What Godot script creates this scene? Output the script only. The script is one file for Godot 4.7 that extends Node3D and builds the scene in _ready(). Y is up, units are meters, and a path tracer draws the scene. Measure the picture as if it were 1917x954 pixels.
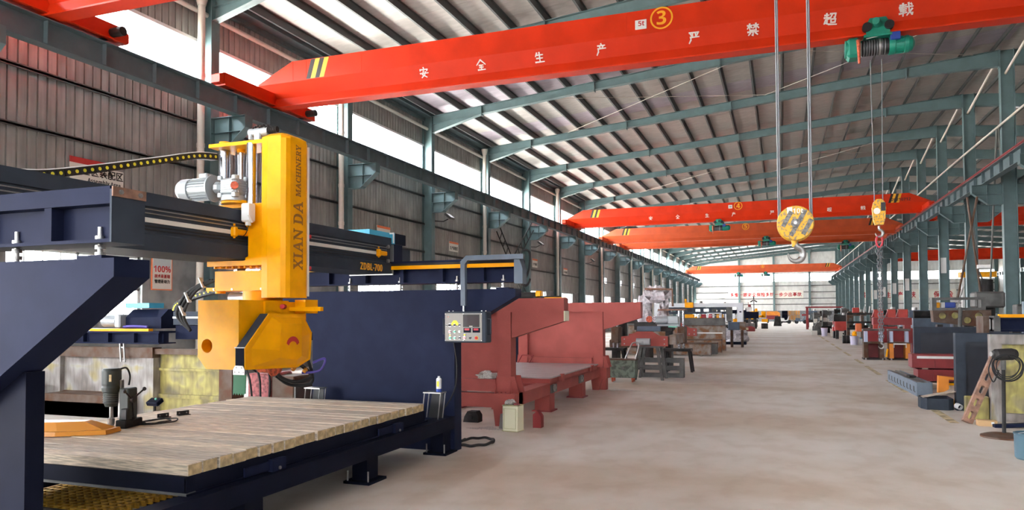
extends Node3D
# A long steel-framed workshop: stone-cutting machines on the left, an aisle, overhead travelling cranes, a second bay on the right.
var M := {}
var T := {}
var used := {}
var font_bold: SystemFont
var font_serif: SystemFont
const CAM := Vector3(0, 1.6, 0)

# ---------- mesh helpers ----------
func mb() -> SurfaceTool:
	var st := SurfaceTool.new()
	st.begin(Mesh.PRIMITIVE_TRIANGLES)
	return st

func tri(st: SurfaceTool, a: Vector3, b: Vector3, c: Vector3, na: Vector3, nb: Vector3, nc: Vector3) -> void:
	if (b - a).cross(c - a).dot(na + nb + nc) > 0.0:
		var t := b
		b = c
		c = t
		t = nb
		nb = nc
		nc = t
	st.set_normal(na)
	st.add_vertex(a)
	st.set_normal(nb)
	st.add_vertex(b)
	st.set_normal(nc)
	st.add_vertex(c)

func quad(st: SurfaceTool, a: Vector3, b: Vector3, c: Vector3, d: Vector3, n: Vector3) -> void:
	tri(st, a, b, c, n, n, n)
	tri(st, a, c, d, n, n, n)

func flat(st: SurfaceTool, a: Vector3, b: Vector3, c: Vector3, d: Vector3, away: Vector3) -> void:
	# a flat quad whose normal points away from the point given
	var n := (b - a).cross(c - a)
	if n.length() < 1e-12:
		n = (c - a).cross(d - a)
	n = n.normalized()
	if n.dot((a + b + c + d) * 0.25 - away) < 0.0:
		n = -n
	quad(st, a, b, c, d, n)

func box(st: SurfaceTool, c: Vector3, s: Vector3, b := Basis()) -> void:
	var h := s * 0.5
	for ax in 3:
		for sg in [-1.0, 1.0]:
			var n := Vector3.ZERO
			n[ax] = sg
			var u := Vector3.ZERO
			u[(ax + 1) % 3] = h[(ax + 1) % 3]
			var v := Vector3.ZERO
			v[(ax + 2) % 3] = h[(ax + 2) % 3]
			var o := n * h[ax]
			quad(st, c + b * (o - u - v), c + b * (o + u - v), c + b * (o + u + v), c + b * (o - u + v), (b * n).normalized())

func bx(st: SurfaceTool, x0: float, y0: float, z0: float, x1: float, y1: float, z1: float) -> void:
	box(st, Vector3(x0 + x1, y0 + y1, z0 + z1) * 0.5, Vector3(absf(x1 - x0), absf(y1 - y0), absf(z1 - z0)))

func cbx(st: SurfaceTool, c: Vector3, s: Vector3, k: float, b := Basis()) -> void:
	# box with chamfered edges
	var h := s * 0.5
	k = minf(k, minf(h.x, minf(h.y, h.z)) * 0.9)
	var f := {}
	for ax in 3:
		for sg in [-1, 1]:
			var a1 := (ax + 1) % 3
			var a2 := (ax + 2) % 3
			var q := []
			for e in [[-1, -1], [1, -1], [1, 1], [-1, 1]]:
				var p := Vector3.ZERO
				p[ax] = sg * h[ax]
				p[a1] = e[0] * (h[a1] - k)
				p[a2] = e[1] * (h[a2] - k)
				q.append(c + b * p)
				var key := Vector3i.ZERO
				key[ax] = sg
				key[a1] = e[0]
				key[a2] = e[1]
				f[[ax, key]] = c + b * p
			var n := Vector3.ZERO
			n[ax] = sg
			quad(st, q[0], q[1], q[2], q[3], (b * n).normalized())
	for ax in 3:
		var a1 := (ax + 1) % 3
		var a2 := (ax + 2) % 3
		for s1 in [-1, 1]:
			for s2 in [-1, 1]:
				var k0 := Vector3i.ZERO
				k0[a1] = s1
				k0[a2] = s2
				k0[ax] = -1
				var k1 := k0
				k1[ax] = 1
				var n := Vector3.ZERO
				n[a1] = s1
				n[a2] = s2
				quad(st, f[[a1, k0]], f[[a1, k1]], f[[a2, k1]], f[[a2, k0]], (b * n).normalized())
	for sx in [-1, 1]:
		for sy in [-1, 1]:
			for sz in [-1, 1]:
				var key := Vector3i(sx, sy, sz)
				var n := (b * Vector3(sx, sy, sz)).normalized()
				tri(st, f[[0, key]], f[[1, key]], f[[2, key]], n, n, n)

func frame_of(d: Vector3) -> Basis:
	d = d.normalized()
	var u := d.cross(Vector3.UP if absf(d.y) < 0.95 else Vector3.RIGHT).normalized()
	return Basis(u, d, u.cross(d))

func cyl(st: SurfaceTool, a: Vector3, b: Vector3, r0: float, r1 := -1.0, n := 14, caps := true) -> void:
	if r1 < 0.0:
		r1 = r0
	var f := frame_of(b - a)
	var tilt := (r0 - r1) / maxf((b - a).length(), 1e-6)
	for i in n:
		var e0 := f * Vector3(cos(TAU * i / n), 0, sin(TAU * i / n))
		var e1 := f * Vector3(cos(TAU * (i + 1) / n), 0, sin(TAU * (i + 1) / n))
		var n0 := (e0 + f.y * tilt).normalized()
		var n1 := (e1 + f.y * tilt).normalized()
		tri(st, a + e0 * r0, b + e0 * r1, b + e1 * r1, n0, n0, n1)
		tri(st, a + e0 * r0, b + e1 * r1, a + e1 * r0, n0, n1, n1)
		if caps:
			tri(st, a, a + e0 * r0, a + e1 * r0, -f.y, -f.y, -f.y)
			tri(st, b, b + e0 * r1, b + e1 * r1, f.y, f.y, f.y)

func lathe(st: SurfaceTool, o: Vector3, axis: Vector3, prof: Array, n := 20) -> void:
	# prof: [[radius, height along the axis], ...]
	var f := frame_of(axis)
	for k in prof.size() - 1:
		var p: Array = prof[k]
		var q: Array = prof[k + 1]
		var d := Vector2(q[0] - p[0], q[1] - p[1])
		if d.length() < 1e-6:
			continue
		var nn := Vector2(d.y, -d.x).normalized()
		for i in n:
			var e0 := f * Vector3(cos(TAU * i / n), 0, sin(TAU * i / n))
			var e1 := f * Vector3(cos(TAU * (i + 1) / n), 0, sin(TAU * (i + 1) / n))
			var n0 := (e0 * nn.x + f.y * nn.y).normalized()
			var n1 := (e1 * nn.x + f.y * nn.y).normalized()
			var A: Vector3 = o + e0 * p[0] + f.y * p[1]
			var B: Vector3 = o + e0 * q[0] + f.y * q[1]
			var C: Vector3 = o + e1 * q[0] + f.y * q[1]
			var D: Vector3 = o + e1 * p[0] + f.y * p[1]
			if q[0] > 1e-5:
				tri(st, A, B, C, n0, n0, n1)
			if p[0] > 1e-5:
				tri(st, A, C, D, n0, n1, n1)

func ball(st: SurfaceTool, c: Vector3, r: float, n := 12) -> void:
	var prof := []
	for k in 9:
		prof.append([r * sin(PI * k / 8), -r * cos(PI * k / 8)])
	lathe(st, c, Vector3.UP, prof, n)

func tube(st: SurfaceTool, pts: Array, r: float, n := 8) -> void:
	var prev := Basis()
	var ring0 := []
	for k in pts.size():
		var d: Vector3 = (pts[mini(k + 1, pts.size() - 1)] - pts[maxi(k - 1, 0)]).normalized()
		var f: Basis
		if k == 0:
			f = frame_of(d)
		else:
			var u := (prev.x - d * prev.x.dot(d)).normalized()
			f = Basis(u, d, u.cross(d))
		prev = f
		var ring := []
		for i in n:
			ring.append(f * Vector3(cos(TAU * i / n), 0, sin(TAU * i / n)))
		if k > 0:
			var a: Vector3 = pts[k - 1]
			var b: Vector3 = pts[k]
			for i in n:
				var j := (i + 1) % n
				tri(st, a + ring0[i] * r, b + ring[i] * r, b + ring[j] * r, ring0[i], ring[i], ring[j])
				tri(st, a + ring0[i] * r, b + ring[j] * r, a + ring0[j] * r, ring0[i], ring[j], ring0[j])
		ring0 = ring
		if k == 0 or k == pts.size() - 1:
			var cn := -d if k == 0 else d
			for i in n:
				tri(st, pts[k], pts[k] + ring[i] * r, pts[k] + ring[(i + 1) % n] * r, cn, cn, cn)

func curve(pts: Array, steps := 6) -> Array:
	# Catmull-Rom through the points
	var out := []
	for i in pts.size() - 1:
		var p0: Vector3 = pts[maxi(i - 1, 0)]
		var p3: Vector3 = pts[mini(i + 2, pts.size() - 1)]
		for s in steps:
			out.append((pts[i] as Vector3).cubic_interpolate(pts[i + 1], p0, p3, float(s) / steps))
	out.append(pts[-1])
	return out

func prism(st: SurfaceTool, poly: Array, o: Vector3, u: Vector3, v: Vector3, w: Vector3) -> void:
	# polygon in the plane (u, v) at o, extruded along w
	var pp := PackedVector2Array()
	for p in poly:
		pp.append(Vector2(p[0], p[1]) if p is Array else p)
	var idx := Geometry2D.triangulate_polygon(pp)
	var nn := u.cross(v).normalized()
	if nn.dot(w) > 0.0:
		nn = -nn
	var ccw := not Geometry2D.is_polygon_clockwise(pp)
	var P := []
	for p in pp:
		P.append(o + u * p.x + v * p.y)
	for k in range(0, idx.size(), 3):
		tri(st, P[idx[k]], P[idx[k + 1]], P[idx[k + 2]], nn, nn, nn)
		tri(st, P[idx[k]] + w, P[idx[k + 1]] + w, P[idx[k + 2]] + w, -nn, -nn, -nn)
	for k in pp.size():
		var j := (k + 1) % pp.size()
		var e := pp[j] - pp[k]
		var n2 := Vector2(e.y, -e.x) if ccw else Vector2(-e.y, e.x)
		var n := (u.normalized() * n2.x + v.normalized() * n2.y).normalized()
		quad(st, P[k], P[j], P[j] + w, P[k] + w, n)

func prx(st: SurfaceTool, poly: Array, x0: float, x1: float) -> void:
	# polygon given as (z, y), extruded along x
	prism(st, poly, Vector3(x0, 0, 0), Vector3(0, 0, 1), Vector3.UP, Vector3(x1 - x0, 0, 0))

func prz(st: SurfaceTool, poly: Array, z0: float, z1: float) -> void:
	# polygon given as (x, y), extruded along z
	prism(st, poly, Vector3(0, 0, z0), Vector3.RIGHT, Vector3.UP, Vector3(0, 0, z1 - z0))

func pry(st: SurfaceTool, poly: Array, y0: float, y1: float) -> void:
	prism(st, poly, Vector3(0, y0, 0), Vector3.RIGHT, Vector3(0, 0, 1), Vector3(0, y1 - y0, 0))

func loft(st: SurfaceTool, rings: Array) -> void:
	# rings of equal length, flat-shaded, closed ends (fan)
	for k in rings.size() - 1:
		var r0: Array = rings[k]
		var r1: Array = rings[k + 1]
		var mid := Vector3.ZERO
		for p in r0:
			mid += p
		for p in r1:
			mid += p
		mid /= r0.size() * 2
		for i in r0.size():
			var j := (i + 1) % r0.size()
			flat(st, r0[i], r0[j], r1[j], r1[i], mid)
	for e in [0, rings.size() - 1]:
		var r: Array = rings[e]
		var other: Array = rings[1 if e == 0 else rings.size() - 2]
		var c := Vector3.ZERO
		for p in r:
			c += p
		c /= r.size()
		for i in r.size():
			var j := (i + 1) % r.size()
			var n := ((r[i] - c) as Vector3).cross(r[j] - c).normalized()
			if n.dot(c - other[0]) < 0.0:
				n = -n
			tri(st, c, r[i], r[j], n, n, n)

func put(called: String, st: SurfaceTool, m: String, parent: Node = self) -> MeshInstance3D:
	var o := MeshInstance3D.new()
	o.mesh = st.commit()
	o.material_override = M[m]
	return hang(called, o, parent)

func hang(called: String, o: Node3D, parent: Node) -> Node3D:
	if parent == self:
		o.name = numbered(called)
		add_child(o)
	else:
		o.name = called
		parent.add_child(o, true)
	return o

func inst(called: String, mesh: Mesh, m: String, at: Vector3, parent: Node, b := Basis()) -> MeshInstance3D:
	var o := MeshInstance3D.new()
	o.mesh = mesh
	o.material_override = M[m]
	o.transform = Transform3D(b, at)
	hang(called, o, parent)
	return o

func numbered(called: String) -> String:
	var n: int = used.get(called, 0)
	used[called] = n + 1
	return called if n == 0 else "%s_%03d" % [called, n]

func thing(called: String, label: String, category: String, group := "", at := Vector3.ZERO) -> Node3D:
	var o := Node3D.new()
	o.name = numbered(called)
	add_child(o)
	o.position = at
	tag(o, label, category, group)
	return o

func tag(o: Node, label: String, category: String, group := "") -> Node:
	o.set_meta("label", label)
	o.set_meta("category", category)
	if group:
		o.set_meta("group", group)
	return o

func part(called: String, parent: Node) -> Node3D:
	var o := Node3D.new()
	hang(called, o, parent)
	return o

func struct(o: Node) -> Node:
	o.set_meta("kind", "structure")
	return o

func copy(o: Node3D, at: Vector3, label := "", turn := 0.0) -> Node3D:
	var c: Node3D = o.duplicate()
	c.name = numbered(String(o.name).rstrip("0123456789").trim_suffix("_"))
	add_child(c)
	c.position = at
	c.rotation.y = turn
	if label:
		c.set_meta("label", label)
	return c

func lettering(called: String, text: String, size: float, m: String, parent: Node, at: Vector3, b := Basis(), serif := false, depth := 0.004) -> MeshInstance3D:
	var t := TextMesh.new()
	t.text = text
	t.font = font_serif if serif else font_bold
	t.font_size = 48
	t.pixel_size = size / 36.0
	t.depth = depth
	t.curve_step = 4.0
	return inst(called, t, m, at, parent, b)

# ---------- Chinese characters as brush strokes on a 100 x 100 square, y downwards ----------
const GLYPH := {
	"安": "50,5 54,15|15,22 13,35|15,24 88,24 80,38|48,35 30,68 72,95|66,45 52,72 20,95|8,58 92,58",
	"全": "50,5 8,48|50,5 92,48|30,52 70,52|32,70 68,70|15,92 85,92|50,52 50,92",
	"生": "30,10 15,40|25,30 82,30|22,58 78,58|10,90 90,90|52,8 52,90",
	"产": "50,4 54,14|20,20 82,20|36,26 42,38|66,26 58,40|20,44 88,44|24,44 22,70 8,96",
	"严": "12,14 88,14|38,14 38,46|62,14 62,46|22,22 30,40|80,22 70,40|18,50 88,50|24,50 22,72 8,96",
	"禁": "8,18 44,18|26,5 26,48|25,20 8,42|27,20 44,38|54,18 92,18|73,5 73,48|72,20 54,40|74,20 94,42|26,56 76,56|10,68 90,68|50,68 50,95 42,92|30,76 16,92|68,76 84,92",
	"超": "12,18 42,18|27,5 27,55|8,36 48,36|28,46 46,46|28,55 28,78|20,50 8,80|12,72 40,86 95,92|52,10 90,10 86,40 78,36|68,10 52,42|56,50 88,50 86,74 58,74 56,50",
	"载": "8,18 50,18|28,5 28,32|5,32 95,32|65,4 72,60 92,90 96,76|92,48 58,92|80,10 88,20|8,46 52,46|25,36 14,60 50,60|6,78 56,72|32,46 32,96",
	"多": "48,4 20,32|40,14 72,14 30,48|34,24 48,34|60,42 26,72|50,52 86,52 18,96|46,62 60,74",
	"看": "78,6 20,12|18,24 82,24|8,38 92,38|52,10 10,64|34,50 78,50 78,95 34,95 34,50|34,65 78,65|34,80 78,80",
	"一": "8,50 92,50",
	"眼": "10,12 38,12 38,88 10,88 10,12|10,36 38,36|10,62 38,62|50,10 88,10 88,44 50,44|50,27 88,27|50,10 50,92 66,84|88,52 70,64|62,50 94,92",
	"保": "30,5 8,50|22,34 22,96|42,10 86,10 86,38 42,38 42,10|34,56 94,56|64,38 64,96|62,58 36,88|66,58 94,88",
	"险": "12,8 12,96|12,10 36,10 26,38 36,60 22,64|66,5 40,40|66,5 96,40|54,42 80,42|48,58 54,78|66,54 68,76|88,54 76,84|40,92 94,92",
	"防": "12,8 12,96|12,10 36,10 26,38 36,60 22,64|66,5 70,16|44,24 96,24|62,24 58,60 38,94|60,48 88,48 84,92 70,88",
	"步": "50,5 50,44|50,22 80,22|26,18 26,44|8,44 92,44|50,52 50,76|30,56 16,76|84,56 60,84 16,96",
	"少": "50,6 50,60 42,54|26,22 10,50|72,20 92,46|84,52 56,82 12,96",
	"出": "50,4 50,94|20,16 20,46 80,46 80,16|12,58 12,94 88,94 88,58",
	"事": "10,14 90,14|26,26 74,26 74,40 26,40 26,26|20,52 80,52 80,76|6,64 94,64|20,76 80,76|50,4 50,96 40,90",
	"故": "6,28 50,28|28,6 28,52|12,54 46,54 46,90 12,90 12,54|66,6 52,42|60,26 94,26|84,28 50,96|58,42 94,96",
	"装": "10,10 18,22|8,44 22,34|28,5 28,50|40,18 92,18|66,4 66,44|46,44 88,44|50,50 54,58|8,62 92,62|46,62 8,88|30,76 30,94 46,88|56,64 92,94|78,70 62,80",
	"配": "6,10 50,10|10,28 46,28 46,94 10,94 10,28|22,10 20,52 10,58|34,10 36,52 46,54|10,72 46,72|58,12 90,12 90,46 60,46 60,86 66,92 94,92 94,78",
	"区": "90,10 12,10 12,92 92,92|72,22 28,78|30,28 78,78",
	"技": "6,28 40,28|24,5 24,90 12,84|6,66 42,52|48,22 94,22|70,5 70,42|52,44 88,44 46,94|56,54 94,94",
	"术": "8,30 92,30|50,5 50,96|48,32 10,80|52,32 92,80|68,10 80,22",
	"是": "26,6 74,6 74,42 26,42 26,6|26,24 74,24|8,52 92,52|52,52 52,86|52,68 80,68|30,62 10,94|22,78 44,90 94,92",
	"基": "10,16 90,16|30,5 30,52|70,5 70,52|30,28 70,28|30,40 70,40|6,54 94,54|34,56 10,78|66,56 90,78|50,60 50,92|30,74 70,74|12,93 88,93",
	"础": "6,12 44,12|24,12 6,52|16,46 42,46 42,82 16,82 16,46|70,5 70,92|52,16 52,44 90,44 90,16|48,56 48,92 94,92 94,56",
	"管": "20,4 8,24|14,14 44,14|28,16 34,26|60,4 50,24|56,14 92,14|72,16 78,26|50,26 52,34|10,48 10,36 92,36 88,48|28,46 74,46 74,62 28,62 28,46|28,46 28,96|28,74 78,74 78,95 28,95",
	"理": "6,14 40,14|6,44 38,44|22,14 22,80|4,84 42,72|50,10 92,10 92,52 50,52 50,10|50,31 92,31|71,10 71,92|50,70 92,70|42,93 98,93",
	"动": "10,18 44,18|4,38 50,38|26,40 10,74 44,70|38,58 48,80|52,28 92,28 88,92 74,86|70,6 66,54 46,94",
	"力": "12,30 86,30 82,92 66,86|48,5 44,52 12,96",
}

func strokes(st: SurfaceTool, ch: String, at: Vector3, right: Vector3, up: Vector3, size: float, weight := 0.09, depth := 0.004) -> void:
	# one character centred on the point; right and up are unit vectors of the surface it is painted on
	if not GLYPH.has(ch):
		return
	var out := right.cross(up).normalized()
	for s: String in (GLYPH[ch] as String).split("|"):
		var pts := []
		for p: String in s.split(" "):
			var q := p.split(",")
			pts.append(Vector2(float(q[0]) - 50.0, 50.0 - float(q[1])) * size / 100.0)
		for k in pts.size() - 1:
			var a: Vector2 = pts[k]
			var b: Vector2 = pts[k + 1]
			var d := (b - a).normalized()
			var n := Vector2(-d.y, d.x) * size * weight * 0.5
			var e := d * size * weight * 0.3
			var w1 := 1.15
			var w2 := 0.75
			prism(st, [a - e + n * w1, b + e + n * w2, b + e - n * w2, a - e - n * w1], at, right, up, out * depth)

func write(called: String, text: String, at: Vector3, right: Vector3, up: Vector3, size: float, pitch: float, m: String, parent: Node, weight := 0.09) -> void:
	var st := mb()
	for k in text.length():
		strokes(st, text[k], at + right * pitch * (k - (text.length() - 1) * 0.5), right, up, size, weight)
	put(called, st, m, parent)

# ---------- materials ----------
func noise_tex(freq: float, lo: float, hi: float, kind := FastNoiseLite.TYPE_SIMPLEX_SMOOTH, octaves := 4, seed_ := 1, lo_at := 0.25, hi_at := 0.75, px := 512) -> NoiseTexture2D:
	return ramp_tex(freq, [[lo_at, Color(lo, lo, lo)], [hi_at, Color(hi, hi, hi)]], kind, octaves, seed_, px)

func ramp_tex(freq: float, stops: Array, kind := FastNoiseLite.TYPE_SIMPLEX_SMOOTH, octaves := 4, seed_ := 1, px := 512) -> NoiseTexture2D:
	var n := FastNoiseLite.new()
	n.noise_type = kind
	n.frequency = freq
	n.fractal_octaves = octaves
	n.seed = seed_
	var g := Gradient.new()
	var off := PackedFloat32Array()
	var col := PackedColorArray()
	for s in stops:
		off.append(s[0])
		col.append(s[1])
	g.offsets = off
	g.colors = col
	var t := NoiseTexture2D.new()
	t.width = px
	t.height = px
	t.seamless = true
	t.noise = n
	t.color_ramp = g
	return t

func mat(key: String, c: Color, rough := 0.6, metal := 0.0, tex := "", scale := Vector3.ONE, world := false) -> StandardMaterial3D:
	var m := StandardMaterial3D.new()
	m.resource_name = key
	m.albedo_color = c
	m.roughness = rough
	m.metallic = metal
	if tex:
		m.albedo_texture = T[tex]
		m.uv1_triplanar = true
		m.uv1_world_triplanar = world
		m.uv1_scale = scale
	M[key] = m
	return m

func over(key: String, tex: String, scale: Vector3, mode := BaseMaterial3D.BLEND_MODE_MUL) -> void:
	# a second pattern multiplied over the first
	var m: StandardMaterial3D = M[key]
	m.detail_enabled = true
	m.detail_blend_mode = mode
	m.detail_albedo = T[tex]
	m.detail_uv_layer = BaseMaterial3D.DETAIL_UV_2
	m.uv2_triplanar = true
	m.uv2_world_triplanar = m.uv1_world_triplanar
	m.uv2_scale = scale

func rgb8(r: int, g: int, b: int) -> Color:
	return Color8(r, g, b)

func make_materials() -> void:
	font_bold = SystemFont.new()
	font_bold.font_names = PackedStringArray(["Droid Sans"])
	font_bold.font_weight = 700
	font_serif = SystemFont.new()
	font_serif.font_names = PackedStringArray(["Droid Serif"])
	font_serif.font_weight = 700
	T.grain = noise_tex(0.09, 0.86, 1.0, FastNoiseLite.TYPE_SIMPLEX, 3, 3, 0.2, 0.8)
	T.blotch = noise_tex(0.007, 0.78, 1.0, FastNoiseLite.TYPE_SIMPLEX_SMOOTH, 5, 5)
	T.dirt = noise_tex(0.014, 0.7, 1.0, FastNoiseLite.TYPE_SIMPLEX_SMOOTH, 6, 8, 0.25, 0.6)
	T.paint = noise_tex(0.006, 0.93, 1.0, FastNoiseLite.TYPE_SIMPLEX_SMOOTH, 5, 11)
	T.wood = noise_tex(0.02, 0.78, 1.0, FastNoiseLite.TYPE_SIMPLEX_SMOOTH, 5, 21, 0.3, 0.65)
	T.rust = ramp_tex(0.006, [[0.2, rgb8(126, 84, 52)], [0.4, rgb8(128, 108, 94)], [0.6, rgb8(136, 124, 116)], [0.8, rgb8(146, 138, 132)]], FastNoiseLite.TYPE_SIMPLEX_SMOOTH, 6, 31)
	T.stain = ramp_tex(0.004, [[0.15, rgb8(122, 112, 106)], [0.4, rgb8(146, 138, 134)], [0.62, rgb8(168, 162, 158)], [0.78, rgb8(166, 152, 110)]], FastNoiseLite.TYPE_SIMPLEX_SMOOTH, 3, 41)
	T.yellowed = ramp_tex(0.006, [[0.15, rgb8(120, 110, 84)], [0.42, rgb8(154, 142, 86)], [0.62, rgb8(180, 168, 98)], [0.85, rgb8(150, 140, 104)]], FastNoiseLite.TYPE_SIMPLEX_SMOOTH, 3, 47)
	T.floor = ramp_tex(0.003, [[0.2, rgb8(196, 180, 164)], [0.4, rgb8(206, 194, 182)], [0.6, rgb8(212, 203, 194)], [0.8, rgb8(216, 208, 200)]], FastNoiseLite.TYPE_SIMPLEX_SMOOTH, 6, 51, 1024)
	T.scuff = ramp_tex(0.005, [[0.25, Color(0.95, 0.935, 0.92)], [0.48, Color(0.985, 0.98, 0.975)], [0.8, Color(1, 1, 1)]], FastNoiseLite.TYPE_SIMPLEX_SMOOTH, 7, 57, 1024)
	T.foil = noise_tex(0.008, 0.93, 1.0, FastNoiseLite.TYPE_SIMPLEX_SMOOTH, 5, 61)
	T.streak = noise_tex(0.012, 0.86, 1.0, FastNoiseLite.TYPE_SIMPLEX_SMOOTH, 5, 19, 0.2, 0.7)
	T.worn = ramp_tex(0.016, [[0.3, rgb8(150, 128, 96)], [0.42, rgb8(226, 168, 42)], [1.0, rgb8(236, 178, 48)]], FastNoiseLite.TYPE_SIMPLEX_SMOOTH, 6, 71)
	T.plaster = ramp_tex(0.008, [[0.2, rgb8(122, 124, 124)], [0.5, rgb8(140, 142, 142)], [0.8, rgb8(154, 154, 152)]], FastNoiseLite.TYPE_SIMPLEX_SMOOTH, 6, 75)
	T.crinkle = noise_tex(0.03, 0.0, 1.0, FastNoiseLite.TYPE_CELLULAR, 3, 81)
	# setting
	mat("floor", Color(1, 1, 1), 0.62, 0.0, "floor", Vector3(0.11, 0.11, 0.11), true)
	over("floor", "scuff", Vector3(0.31, 0.31, 0.23))
	mat("sheet", rgb8(166, 163, 158), 0.55, 0.1, "streak", Vector3(0.7, 0.05, 0.7), true)
	over("sheet", "paint", Vector3(0.4, 0.4, 0.4))
	mat("sheet_back", rgb8(228, 228, 226), 0.6, 0.0, "foil", Vector3(0.4, 0.15, 0.4), true)
	mat("plaster", Color(1, 1, 1), 0.85, 0.0, "plaster", Vector3(0.35, 0.35, 0.35), true)
	mat("girt", rgb8(106, 108, 106), 0.6, 0.2, "grain", Vector3(1, 1, 1), true)
	mat("steel", rgb8(96, 119, 121), 0.5, 0.1, "paint", Vector3(0.5, 0.5, 0.5), true)
	mat("runway", rgb8(92, 108, 112), 0.5, 0.1, "paint", Vector3(0.7, 0.7, 0.7), true)
	mat("purlin", rgb8(92, 95, 95), 0.5, 0.2, "grain", Vector3(0.8, 0.8, 0.8), true)
	mat("foil", rgb8(192, 186, 180), 0.46, 0.35, "foil", Vector3(0.35, 0.35, 0.9), true)
	mat("foil_mauve", rgb8(186, 174, 184), 0.46, 0.35, "foil", Vector3(0.35, 0.35, 0.9), true)
	mat("pipe", rgb8(206, 198, 186), 0.45)
	mat("frame_white", rgb8(220, 222, 222), 0.5)
	var g := mat("glass", Color(0.96, 0.98, 1.0, 0.06), 0.03)
	g.transparency = BaseMaterial3D.TRANSPARENCY_ALPHA
	mat("rail", rgb8(96, 88, 84), 0.4, 0.7)
	mat("yellow_line", rgb8(206, 186, 146), 0.75, 0.0, "dirt", Vector3(0.6, 0.6, 0.6), true)
	# paints
	mat("crane_red", rgb8(212, 52, 20), 0.42, 0.0, "paint", Vector3(0.3, 0.3, 0.3))
	mat("crane_orange", rgb8(204, 84, 40), 0.45, 0.0, "paint", Vector3(0.3, 0.3, 0.3))
	mat("white", rgb8(236, 236, 234), 0.5)
	mat("letter_white", rgb8(240, 232, 228), 0.6)
	mat("black", rgb8(26, 26, 28), 0.5)
	mat("rubber", rgb8(30, 30, 32), 0.75)
	mat("warn_yellow", rgb8(232, 166, 40), 0.5)
	mat("number_yellow", rgb8(240, 170, 30), 0.5)
	mat("hoist_green", rgb8(20, 134, 112), 0.38, 0.1, "paint", Vector3(2, 2, 2))
	mat("hoist_blue", rgb8(28, 62, 150), 0.4)
	mat("hoist_orange", rgb8(214, 96, 62), 0.5, 0.0, "dirt", Vector3(3, 3, 3))
	mat("chrome", rgb8(176, 178, 184), 0.22, 1.0)
	mat("steel_bare", rgb8(176, 174, 172), 0.35, 0.85, "grain", Vector3(3, 3, 3))
	mat("cable_steel", rgb8(118, 118, 122), 0.5, 0.6)
	mat("worn_yellow", Color(1, 1, 1), 0.55, 0.0, "worn", Vector3(2.2, 2.2, 2.2))
	mat("worn_grey", rgb8(128, 124, 120), 0.6, 0.1, "dirt", Vector3(3, 3, 3))
	mat("letter_black", rgb8(40, 34, 30), 0.6)
	mat("letter_red", rgb8(190, 40, 44), 0.6)
	mat("banner_red", rgb8(198, 60, 66), 0.7)
	mat("link_red", rgb8(196, 44, 62), 0.4)
	mat("navy", rgb8(31, 36, 58), 0.38, 0.05, "paint", Vector3(0.9, 0.9, 0.9))
	mat("navy_dark", rgb8(22, 25, 40), 0.42, 0.05, "paint", Vector3(0.9, 0.9, 0.9))
	mat("slate", rgb8(64, 70, 80), 0.42, 0.1, "paint", Vector3(0.9, 0.9, 0.9))
	mat("amber", rgb8(255, 172, 4), 0.34, 0.0, "paint", Vector3(0.8, 0.8, 0.8))
	mat("amber_dark", rgb8(206, 134, 40), 0.45)
	mat("brown_letter", rgb8(150, 92, 30), 0.5)
	mat("red_oxide", rgb8(178, 90, 84), 0.6, 0.0, "paint", Vector3(0.6, 0.6, 0.6))
	over("red_oxide", "grain", Vector3(2, 2, 2))
	mat("red_deep", rgb8(140, 38, 42), 0.5, 0.0, "paint", Vector3(0.8, 0.8, 0.8))
	mat("motor_grey", rgb8(188, 194, 198), 0.4, 0.35, "grain", Vector3(4, 4, 4))
	mat("timber", rgb8(216, 199, 178), 0.75, 0.0, "wood", Vector3(0.35, 5.0, 5.0))
	mat("timber_pale", rgb8(230, 211, 186), 0.75, 0.0, "wood", Vector3(0.4, 6.0, 6.0))
	mat("timber_grey", rgb8(202, 188, 170), 0.78, 0.0, "wood", Vector3(0.3, 5.0, 5.0))
	mat("timber_end", rgb8(212, 186, 140), 0.75, 0.0, "blotch", Vector3(2.0, 2.5, 2.5))
	mat("tool_green", rgb8(52, 58, 56), 0.5, 0.1)
	mat("blade_green", rgb8(24, 110, 70), 0.45)
	mat("rusty", Color(1, 1, 1), 0.62, 0.25, "rust", Vector3(0.9, 0.9, 0.9))
	mat("dark_rust", rgb8(176, 158, 146), 0.65, 0.2, "rust", Vector3(0.9, 0.9, 0.9))
	mat("stained", Color(1, 1, 1), 0.55, 0.1, "stain", Vector3(0.55, 0.55, 0.55))
	over("stained", "streak", Vector3(1.6, 0.35, 1.6))
	mat("yellowed", Color(1, 1, 1), 0.55, 0.1, "yellowed", Vector3(0.6, 0.6, 0.6))
	over("yellowed", "streak", Vector3(1.6, 0.35, 1.6))
	mat("grey_paint", rgb8(118, 130, 144), 0.5, 0.1, "paint", Vector3(1, 1, 1))
	mat("slot_brown", rgb8(158, 118, 98), 0.6, 0.1, "blotch", Vector3(2, 2, 2))
	mat("blue_grey", rgb8(92, 106, 124), 0.5, 0.1, "paint", Vector3(1, 1, 1))
	mat("machine_grey", rgb8(98, 97, 95), 0.55, 0.2, "blotch", Vector3(0.6, 0.6, 0.6))
	mat("machine_dark", rgb8(62, 60, 60), 0.55, 0.2, "blotch", Vector3(0.6, 0.6, 0.6))
	mat("slate_dark", rgb8(46, 49, 60), 0.5, 0.1, "paint", Vector3(0.9, 0.9, 0.9))
	mat("tin", rgb8(240, 236, 206), 0.32, 0.1)
	mat("rag", rgb8(206, 200, 194), 0.9, 0.0, "dirt", Vector3(8, 8, 8))
	mat("paper", rgb8(226, 222, 212), 0.8)
	mat("poster_sky", rgb8(196, 206, 208), 0.7)
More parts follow.
